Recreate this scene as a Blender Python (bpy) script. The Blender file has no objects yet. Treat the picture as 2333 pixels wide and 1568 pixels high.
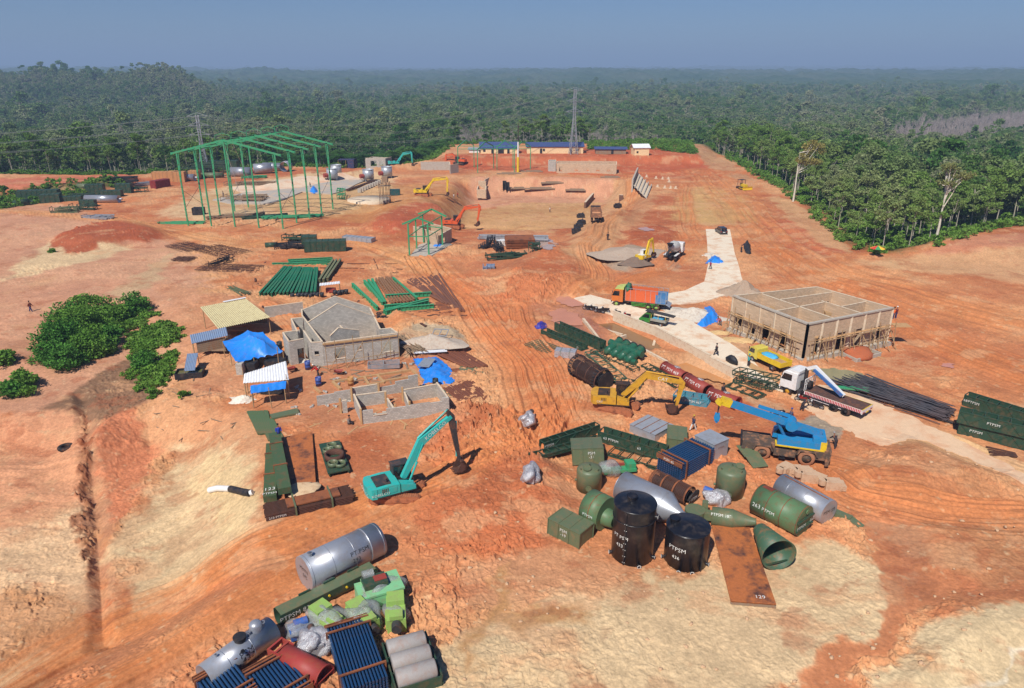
import bpy, math, random
import numpy as np
from mathutils import Vector, Matrix
R = math.radians
S = bpy.context.scene
# ---------------- camera ----------------
FPX, CX, CY, CAMH, PITCH = 1620.0, 1166.5, 784.0, 36.0, R(21.07)
cd = bpy.data.cameras.new('camera'); cam = bpy.data.objects.new('camera', cd)
S.collection.objects.link(cam); S.camera = cam
cam.location = (0, 0, CAMH); cam.rotation_euler = (R(90) - PITCH, 0, 0)
cd.sensor_width = 36; cd.lens = 36 * FPX / 2333; cd.clip_start = 0.5; cd.clip_end = 60000
# ---------------- world and sun ----------------
SUN_EL, SUN_AZ = 50.0, 27.0       # azimuth: how far the shadows swing right of straight ahead
w = bpy.data.worlds.new('World'); S.world = w; w.use_nodes = True
nt = w.node_tree; bg = nt.nodes['Background']
sky = nt.nodes.new('ShaderNodeTexSky'); sky.sky_type = 'NISHITA'; sky.sun_disc = False
sky.sun_elevation = R(SUN_EL); sky.sun_rotation = R(180 + SUN_AZ)
sky.air_density = 1.0; sky.dust_density = 0.25; sky.ozone_density = 3.5; sky.altitude = 100
hs = nt.nodes.new('ShaderNodeHueSaturation'); hs.inputs['Saturation'].default_value = 1.15
nt.links.new(sky.outputs[0], hs.inputs['Color']); tn = nt.nodes.new('ShaderNodeVectorMath'); tn.operation = 'MULTIPLY'; tn.inputs[1].default_value = (.66, .82, 1.14)
nt.links.new(hs.outputs[0], tn.inputs[0]); nt.links.new(tn.outputs[0], bg.inputs[0])
bg.inputs[1].default_value = 0.05
sl = bpy.data.lights.new('sun', 'SUN'); sun = bpy.data.objects.new('sun', sl); S.collection.objects.link(sun)
sl.energy = 4.4; sl.angle = R(0.53); sl.color = (1.0, 0.95, 0.87)
_d = Vector((math.sin(R(SUN_AZ)) * math.cos(R(SUN_EL)), math.cos(R(SUN_AZ)) * math.cos(R(SUN_EL)), -math.sin(R(SUN_EL))))
sun.rotation_euler = _d.to_track_quat('-Z', 'Y').to_euler(); sun.location = (0, 0, 80)
S.view_settings.view_transform = 'Standard'; S.view_settings.look = 'None'
S.view_settings.exposure = 0.28; S.view_settings.gamma = 1.0
S.cycles.max_bounces = 5; S.cycles.diffuse_bounces = 2; S.cycles.glossy_bounces = 3
S.cycles.transparent_max_bounces = 6; S.cycles.volume_bounces = 0; S.cycles.use_denoising = True
# ---------------- photo pixels -> points on the terrain ----------------
CROP = dict(Z=(0, 0, 1.0), A=(0, 128.3, .33004), B=(770, 128.3, .33004), C=(1539.9, 128.3, .33994), D=(0, 513.3, .33004),
   E=(427.8, 556.1, .30006), F=(1197.7, 556.1, .26185), G=(1711, 556.1, .2728), H=(1197.7, 855.5, .26185),
   I=(1625.5, 855.5, .3055), J=(427.8, 898.3, .30006), K=(385, 1154.9, .31169), L=(1197.7, 983.8, .33004),
   M=(0, 898.3, .4271), N=(1026.6, 1240.5, .56), O=(325.1, 282.3, .22735))
def px(c, x, y):
 a, b, s = CROP[c]; return a + s * x, b + s * y
def ray(X, Y):
 u, v = (X - CX) / FPX, (CY - Y) / FPX
 c, s = math.cos(PITCH), math.sin(PITCH)
 return u, c + v * s, -s + v * c
def P0(X, Y, z=0.0):
 dx, dy, dz = ray(X, Y); t = (z - CAMH) / dz
 return dx * t, dy * t
# ---------------- noise ----------------
_rs = np.random.RandomState(7); _T = _rs.rand(256, 256).astype(np.float32)
def vnoise(x, y, seed=0):
 x = x + seed * 17.31; y = y - seed * 9.77
 xi = np.floor(x).astype(np.int64); yi = np.floor(y).astype(np.int64)
 fx = x - xi; fy = y - yi; fx = fx * fx * (3 - 2 * fx); fy = fy * fy * (3 - 2 * fy)
 x0 = xi & 255; x1 = (xi + 1) & 255; y0 = yi & 255; y1 = (yi + 1) & 255
 a = _T[x0, y0]; b = _T[x1, y0]; c = _T[x0, y1]; d = _T[x1, y1]
 return (a + (b - a) * fx) * (1 - fy) + (c + (d - c) * fx) * fy
def fbm(x, y, o=4, seed=0, g=0.5):
 s = 0; a = 1.0; t = 0
 for i in range(o):
  s = s + a * (vnoise(x, y, seed + i * 3) - .5); t += a; a *= g
  x, y = (x * .8 - y * .6) * 2.03, (x * .6 + y * .8) * 2.03
 return s / t * 2
def sstep(t):
 t = np.clip(t, 0, 1); return t * t * (3 - 2 * t)
def sdf(poly, x, y):
 """signed distance, positive inside"""
 n = len(poly); d = np.full(x.shape, 1e18); ins = np.zeros(x.shape, bool)
 for i in range(n):
  ax, ay = poly[i]; bx, by = poly[(i + 1) % n]
  ex, ey = bx - ax, by - ay; wx, wy = x - ax, y - ay
  t = np.clip((wx * ex + wy * ey) / (ex * ex + ey * ey + 1e-12), 0, 1)
  d = np.minimum(d, (wx - ex * t) ** 2 + (wy - ey * t) ** 2)
  c = ((ay > y) != (by > y)); xx = ex * (y - ay) / (ey + (1e-12 if ey == 0 else 0)) + ax
  ins ^= c & (x < xx)
 return np.sqrt(d) * np.where(ins, 1, -1)
def pdist(line, x, y):
 """distance to polyline, signed side offset, arc length"""
 d = np.full(x.shape, 1e18); sd = np.zeros(x.shape); al = np.zeros(x.shape); L = 0
 for (ax, ay), (bx, by) in zip(line[:-1], line[1:]):
  ex, ey = bx - ax, by - ay; l = math.hypot(ex, ey); wx, wy = x - ax, y - ay
  t = np.clip((wx * ex + wy * ey) / (l * l), 0, 1)
  q = (wx - ex * t) ** 2 + (wy - ey * t) ** 2; m = q < d
  d = np.where(m, q, d); sd = np.where(m, np.sign(ex * wy - ey * wx) * np.sqrt(q), sd); al = np.where(m, L + t * l, al); L += l
 return np.sqrt(d), sd, al
def poly0(pts, z=0.0, c='Z'):
 return [P0(*px(c, a, b), z) for a, b in pts]
# ---------------- lettering shapes ----------------
GLY = {}
def prep_text(strings):
 obs = []
 for s in strings:
  c = bpy.data.curves.new('t', 'FONT'); c.body = s; c.size = 1; c.align_x = 'CENTER'; c.resolution_u = 2; c.space_character = 1.05; c.offset = -.006
  o = bpy.data.objects.new('t', c); S.collection.objects.link(o); obs.append((s, o, c))
 dg = bpy.context.evaluated_depsgraph_get()
 for s, o, c in obs:
  me = bpy.data.meshes.new_from_object(o.evaluated_get(dg)); vs = [tuple(v.co) for v in me.vertices]; ys = [v[1] for v in vs] or [0]; m = (min(ys) + max(ys)) / 2
  GLY[s] = ([(v[0], v[1] - m) for v in vs], [tuple(p.vertices) for p in me.polygons]); bpy.data.meshes.remove(me)
 for s, o, c in obs: bpy.data.objects.remove(o); bpy.data.curves.remove(c)
prep_text(['PT PSM', '433', 'PTPSM', '436', 'PSM\n-31', 'PSM\n-19', '293', 'PT.PSM', 'PSM', '437', 'PTPSM 82', 'PSM 45', '263', 'PSM 59', 'PTPSM 107', '129', '123', 'PT PSM 469', 'PT PSM 470', 'PT PSM 459',
           'KOBELCO', 'CAT', '63', '68', 'PTPSM 467', '210 PTPSM', '21', '9', '373', 'CKI', '104', '33'])
# ---------------- terrain shape: pads, banks, pit, valley ----------------
SITE = poly0([(-900, 500), (-300, 440), (0, 402), (170, 402), (330, 400), (420, 396), (600, 380), (770, 383), (900, 385), (985, 370), (1035, 349)], 0) \
     + poly0([(1030, 344), (1100, 341), (1345, 341), (1520, 338), (1590, 344), (1640, 358), (1720, 400), (1775, 432), (1850, 492), (1935, 575), (2065, 586), (2140, 580), (2333, 528), (2900, 470), (3600, 900), (3600, 2600), (-2000, 2600), (-2000, 700)], 0)
ZH = [  # polygon, dz, softness (m)
 (poly0([(600, 430), (1000, 372), (1010, 322), (1640, 320), (1600, 372), (1250, 374), (1020, 376)]), 2.6, 9),      # camp terrace
 (poly0([(1020, 470), (1062, 412), (1150, 405), (1400, 412), (1450, 440), (1440, 470), (1340, 500), (1200, 505), (1060, 500)]), -5.6, 9),   # pit
 (poly0([(950, 500), (1060, 470), (1380, 490), (1300, 545), (1100, 560), (960, 545)]), -1.2, 9),
 (poly0([(1340, 505), (1390, 420), (1440, 410), (1460, 430), (1420, 520), (1330, 590), (1290, 580)]), 1.4, 6),      # ramp
 (poly0([(190, 1000), (330, 930), (460, 955), (520, 1120), (480, 1300), (300, 1420), (60, 1530), (-400, 1700), (-900, 1500), (-700, 900), (0, 940), (150, 930)]), -3.6, 9),   # low cut at left
 (poly0([(60, 820), (200, 700), (340, 700), (390, 820), (300, 940), (100, 960), (-300, 980), (-400, 820)]), -1.6, 10),
 (poly0([(180, 925), (208, 925), (232, 1180), (240, 1400), (262, 1470), (205, 1480), (218, 1400), (200, 1180)], -3.4), -0.6, 1.4),      # gully
 (poly0([(120, 545), (230, 515), (300, 508), (370, 530), (330, 555), (200, 566)]), 1.6, 7),      # red mound
 (poly0([(870, 480), (960, 455), (1020, 490), (1010, 520), (900, 530), (840, 520)]), 2.0, 7),
 (poly0([(1150, 620), (1250, 560), (1330, 600), (1330, 660), (1230, 680), (1150, 650)]), 1.6, 6),      # spoil heap
 (poly0([(1370, 590), (1440, 562), (1545, 585), (1520, 605), (1430, 618)]), 1.0, 5),      # gravel
 (poly0([(1420, 520), (1500, 515), (1540, 535), (1520, 560), (1440, 555)]), 0.8, 4),
 (poly0([(2080, 1010), (2200, 1060), (2290, 1090), (2100, 1130), (1960, 1080)]), 1.1, 4),
 (poly0([(1000, 940), (1180, 960), (1250, 1080), (1150, 1200), (1020, 1210), (930, 1150), (1050, 1060)]), 0.8, 5),
 (poly0([(1230, 1050), (1300, 1090), (1290, 1160), (1230, 1200), (1180, 1120)]), 0.7, 2.5),
 (poly0([(2110, 1200), (2333, 1180), (2600, 1200), (2600, 1330), (2200, 1330), (2120, 1290)]), 0.5, 3),
 (poly0([(2150, 1390), (2333, 1330), (2700, 1330), (2700, 1500), (2300, 1480), (2080, 1560)]), 0.8, 4),
 (poly0([(2070, 575), (2150, 545), (2333, 522), (2900, 470), (2900, 600), (2333, 600)]), 2.0, 12),
 (poly0([(-100, 425), (0, 410), (300, 410), (340, 420), (200, 440), (-100, 445)]), 2.2, 6),
 (poly0([(900, 715), (1040, 755), (1060, 790), (960, 815), (905, 790)]), 0.9, 2.5),     # sand
]
SURF = [  # slabs, roads and standing water: name, crop, outline, height over the ground, finish (a colour = water)
 ('concrete_road', 'C', [(200, 1158), (362, 1160), (392, 1310), (440, 1480), (455, 1520), (330, 1600), (200, 1640), (30, 1660), (-160, 1650), (-200, 1610), (60, 1570), (190, 1510), (215, 1400), (210, 1250)], .14, 'road'),
 ('concrete_apron', 'F', [(420, 470), (560, 440), (1000, 560), (1320, 600), (1560, 740), (1760, 850), (1960, 990), (2060, 1110), (2280, 1290), (2200, 1280), (1780, 1070), (1420, 880), (1130, 745), (770, 625), (600, 560)], .12, 'road'),
 ('site_road', 'I', [(560, 130), (850, 60), (1240, 210), (1560, 350), (2000, 560), (2400, 760), (2600, 900), (2300, 800), (1950, 640), (1700, 520), (1480, 470), (1260, 530), (1000, 420), (700, 270)], .07, 'site'),
 ('concrete_slab', 'O', [(700, 760), (1000, 690), (1560, 640), (2020, 560), (2250, 560), (1900, 700), (1600, 680), (1400, 760), (1250, 800), (900, 800)], .25, 'yard'),
 ('concrete_slab', 'O', [(880, 640), (1100, 600), (1600, 520), (2240, 545), (1760, 640), (1000, 690)], .2, 'pale'),
 ('shed_floor', 'B', [(500, 1375), (640, 1380), (790, 1300), (760, 1270), (560, 1300)], .08, 'shed'),
 ('water', 'F', [(600, 660), (770, 645), (1120, 800), (1210, 880), (1040, 920), (870, 830), (830, 800)], .25, (140, 102, 66)), ('water', 'F', [(1270, 1010), (1400, 975), (1600, 1060), (1830, 1160), (1850, 1210), (1700, 1200), (1480, 1160)], .25, (196, 136, 84)),
 ('puddle', 'G', [(500, 1040), (760, 1045), (960, 1090), (1100, 1150), (1000, 1160), (700, 1160), (600, 1130)], .02, (146, 142, 110)), ('puddle', 'B', [(1350, 1245), (1460, 1250), (1520, 1290), (1480, 1340), (1400, 1330)], .02, (186, 160, 146)),
 ('puddle', 'F', [(260, 440), (420, 460), (520, 520), (400, 560), (280, 500)], .02, (206, 140, 108)), ('puddle', 'F', [(180, 600), (300, 560), (420, 600), (500, 660), (480, 720), (250, 690)], .02, (204, 136, 100)), ('puddle', 'H', [(640, 620), (780, 600), (900, 760), (700, 680)], .02, (196, 122, 76)),
 ('puddle', 'B', [(2060, 1185), (2130, 1178), (2200, 1200), (2110, 1208)], .02, (196, 150, 130)), ('puddle', 'G', [(1540, 1010), (1640, 990), (1720, 1000), (1660, 1040)], .02, (206, 140, 116)),
]
def rounded(P):
 Q = []; wob = lambda p: (p[0] + .9 * float(fbm(np.array([p[0] * .9]), np.array([p[1] * .9]), 3, 5, .8)[0]), p[1] + .9 * float(fbm(np.array([p[0] * .9]), np.array([p[1] * .9]), 3, 15, .8)[0]))
 for i in range(len(P)): a, b, c = P[i - 1], P[i], P[(i + 1) % len(P)]; L_ = lambda u, v, t: (u[0] + (v[0] - u[0]) * t, u[1] + (v[1] - u[1]) * t); Q += [L_(b, a, .22), L_(b, ((a[0] + c[0]) / 2, (a[1] + c[1]) / 2), .12), L_(b, c, .22)]
 R2 = []
 for a, b in zip(Q, Q[1:] + Q[:1]): n = max(1, int(math.hypot(a[0] - b[0], a[1] - b[1]) / .35)); R2 += [wob((a[0] + (b[0] - a[0]) * i / n, a[1] + (b[1] - a[1]) * i / n)) for i in range(n)]
 return R2
SURFP = []
RT = [tuple(P0(*p, 0)) for p in [(2500, 545), (2333, 528), (2140, 580), (2065, 586), (1935, 575), (1850, 492), (1775, 432), (1720, 400), (1640, 358)]]
def far_z(x, y):
 r = np.hypot(x, y)
 v = 9 * fbm(x / 330., y / 330., 3, 5) * sstep((r - 260) / 500) + 26 * fbm(x / 900., y / 1300., 3, 11) * sstep((r - 700) / 1500)
 v = v - 7 - 13 * sstep((r - 330) / 450) + 39 * sstep((r - 1200) / 2800) + 26 * sstep((r - 5000) / 8000)
 v = v + 40 * np.maximum(0, fbm(x / 3500., y / 2600., 2, 23)) * sstep((r - 4000) / 6000)
 az = np.degrees(np.arctan2(x, y))
 # long hill on the left
 g = 37 * np.exp(-((az + 24.5) / 2.6) ** 2) * np.exp(-((r - 1250) / 210) ** 2) + 36 * np.exp(-((az + 37) / 9) ** 2) * np.exp(-((r - 1500) / 260) ** 2) \
      + 26 * np.exp(-((az + 30) / 4.) ** 2) * np.exp(-((r - 1300) / 230) ** 2)
 # a faint mountain far off on the right
 return v + g
def mountains(x, y):
 r = np.hypot(x, y); az = np.degrees(np.arctan2(x, y))
 return (330 * np.exp(-((az - 19.0) / 1.6) ** 2) + 190 * np.exp(-((az - 22) / 3) ** 2)) * np.exp(-((r - 26000) / 2500) ** 2)
def H(x, y):
 x = np.asarray(x, float); y = np.asarray(y, float); sh = x.shape; x = x.ravel(); y = y.ravel()
 z = np.zeros_like(x); r = np.hypot(x, y)
 m = r < 420
 if m.any():
  xs, ys = x[m], y[m]; zz = np.zeros_like(xs)
  for poly, dz, soft in ZH:
   bx = [p[0] for p in poly]; by = [p[1] for p in poly]
   k = (xs > min(bx) - soft) & (xs < max(bx) + soft) & (ys > min(by) - soft) & (ys < max(by) + soft)
   if not k.any(): continue
   zz[k] += dz * sstep(sdf(poly, xs[k], ys[k]) / soft + .5)
  zz += .35 * fbm(xs / 14., ys / 14., 2, 2)
  z[m] = zz
 out = np.full_like(x, 1e3); k = r < 700
 out[k] = -sdf(SITE, x[k], y[k])
 t = sstep(out / 45.)
 t = np.where(x > 40, sstep(out / 70.), t)
 z = z * (1 - t) + far_z(x, y) * t
 return z.reshape(sh)
for nm_, c_, pts_, off_, mk_ in SURF:
 if nm_ == 'water': ZH.append((poly0(pts_, 0, c_), -.9, 1.6))
for nm_, c_, pts_, off_, mk_ in SURF:
 P_ = []
 for a_, b_ in pts_:
  X_, Y_ = px(c_, a_, b_); z_ = 0.0
  for _ in range(6): x_, y_ = P0(X_, Y_, z_ + off_); z_ = .8 * float(H(np.array([x_]), np.array([y_]))[0]) + .2 * z_
  P_.append((x_, y_))
 SURFP.append(P_ if mk_ in ('road', 'yard', 'pale', 'shed') else rounded(P_))
def Hs(x, y): return float(H(np.array([x]), np.array([y]))[0])
def W(c, X, Y, dz=0.0):
 """photo point -> world point dz above the terrain"""
 X, Y = px(c, X, Y); z = 0.0
 for i in range(7):
  x, y = P0(X, Y, z + dz); zn = Hs(x, y)
  if abs(zn - z) < .01: break
  z = z + .8 * (zn - z)
 return Vector((x, y, z + dz))
def depth(p): return p[1] * math.cos(PITCH) + (CAMH - p[2]) * math.sin(PITCH)
def msize(c, n, p): return n * CROP[c][2] * depth(p) / FPX
def height_at(c, X, Y, base):
 """height above a base point of something seen right above it at pixel Y"""
 X, Y = px(c, X, Y); dx, dy, dz = ray(X, Y); t = base[1] / dy
 return CAMH + dz * t - base[2]
# ---------------- shader helpers ----------------
def lin(c, k=1.0):
 return tuple(k * ((v / 255.) / 12.92 if v <= 10.3 else ((v / 255. + .055) / 1.055) ** 2.4) for v in c[:3])
def newmat(name):
 m = bpy.data.materials.new(name); m.use_nodes = True; t = m.node_tree
 return m, t, t.nodes['Principled BSDF'], t.nodes, t.links
_M = {}
def mat(name, col, rough=.6, metal=0.0, dirt=.25, dcol=(150, 95, 62), bump=.0, scale=1.5, vary=.18, spec=.4, streak=False, trans=0.0, coat=0.0):
 """painted / bare surface with uneven tone, dust and optional bump"""
 if name in _M: return _M[name]
 m, t, b, N, Lk = newmat(name)
 tc = N.new('ShaderNodeTexCoord'); mp = N.new('ShaderNodeMapping')
 Lk.new(tc.outputs['Object'], mp.inputs[0]); mp.inputs[3].default_value = (scale, scale, scale * (.25 if streak else 1))
 n1 = N.new('ShaderNodeTexNoise'); n1.inputs['Scale'].default_value = 1.2; n1.inputs['Detail'].default_value = 6; n1.inputs['Roughness'].default_value = .65
 n2 = N.new('ShaderNodeTexNoise'); n2.inputs['Scale'].default_value = 7; n2.inputs['Detail'].default_value = 5; n2.inputs['Roughness'].default_value = .7
 Lk.new(mp.outputs[0], n1.inputs[0]); Lk.new(mp.outputs[0], n2.inputs[0])
 c = lin(col) if max(col) > 1 else col; d = lin(dcol)
 mx = N.new('ShaderNodeMix'); mx.data_type = 'RGBA'; mx.inputs[6].default_value = (*[v * (1 - vary) for v in c], 1); mx.inputs[7].default_value = (*[min(1, v * (1 + vary)) for v in c], 1)
 Lk.new(n2.outputs[0], mx.inputs[0])
 rp = N.new('ShaderNodeMapRange'); rp.inputs[1].default_value = .48; rp.inputs[2].default_value = .72; rp.inputs[3].default_value = 0; rp.inputs[4].default_value = min(1, dirt * 2.0)
 Lk.new(n1.outputs[0], rp.inputs[0])
 m2 = N.new('ShaderNodeMix'); m2.data_type = 'RGBA'; m2.inputs[7].default_value = (*d, 1)
 Lk.new(rp.outputs[0], m2.inputs[0]); Lk.new(mx.outputs[2], m2.inputs[6]); Lk.new(m2.outputs[2], b.inputs['Base Color'])
 b.inputs['Roughness'].default_value = rough; b.inputs['Metallic'].default_value = metal; b.inputs['Specular IOR Level'].default_value = spec
 if coat: b.inputs['Coat Weight'].default_value = coat
 if trans: b.inputs['Alpha'].default_value = 1 - trans
 if bump:
  bp = N.new('ShaderNodeBump'); bp.inputs['Strength'].default_value = bump; bp.inputs['Distance'].default_value = .05
  Lk.new(n2.outputs[0], bp.inputs['Height']); Lk.new(bp.outputs[0], b.inputs['Normal'])
 _M[name] = m; return m
def mesh_np(name, co, faces_flat, nper, smooth=True):
 me = bpy.data.meshes.new(name); nf = len(faces_flat) // nper
 me.vertices.add(len(co)); me.vertices.foreach_set('co', np.asarray(co, np.float32).ravel())
 me.loops.add(len(faces_flat)); me.loops.foreach_set('vertex_index', np.asarray(faces_flat, np.int32))
 me.polygons.add(nf); me.polygons.foreach_set('loop_start', np.arange(0, nf * nper, nper, dtype=np.int32))
 me.polygons.foreach_set('loop_total', np.full(nf, nper, np.int32)); me.polygons.foreach_set('use_smooth', np.full(nf, smooth, bool))
 me.update(calc_edges=True); return me
def grid_faces(nr, nc):
 i = np.arange(nr - 1)[:, None] * nc + np.arange(nc - 1)[None, :]
 return np.stack([i, i + 1, i + nc + 1, i + nc], -1).reshape(-1).astype(np.int32)
def setting(o, kind='structure', label=None, cat=None):
 o['kind'] = kind
 if label: o['label'] = label
 if cat: o['category'] = cat
 return o
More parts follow.
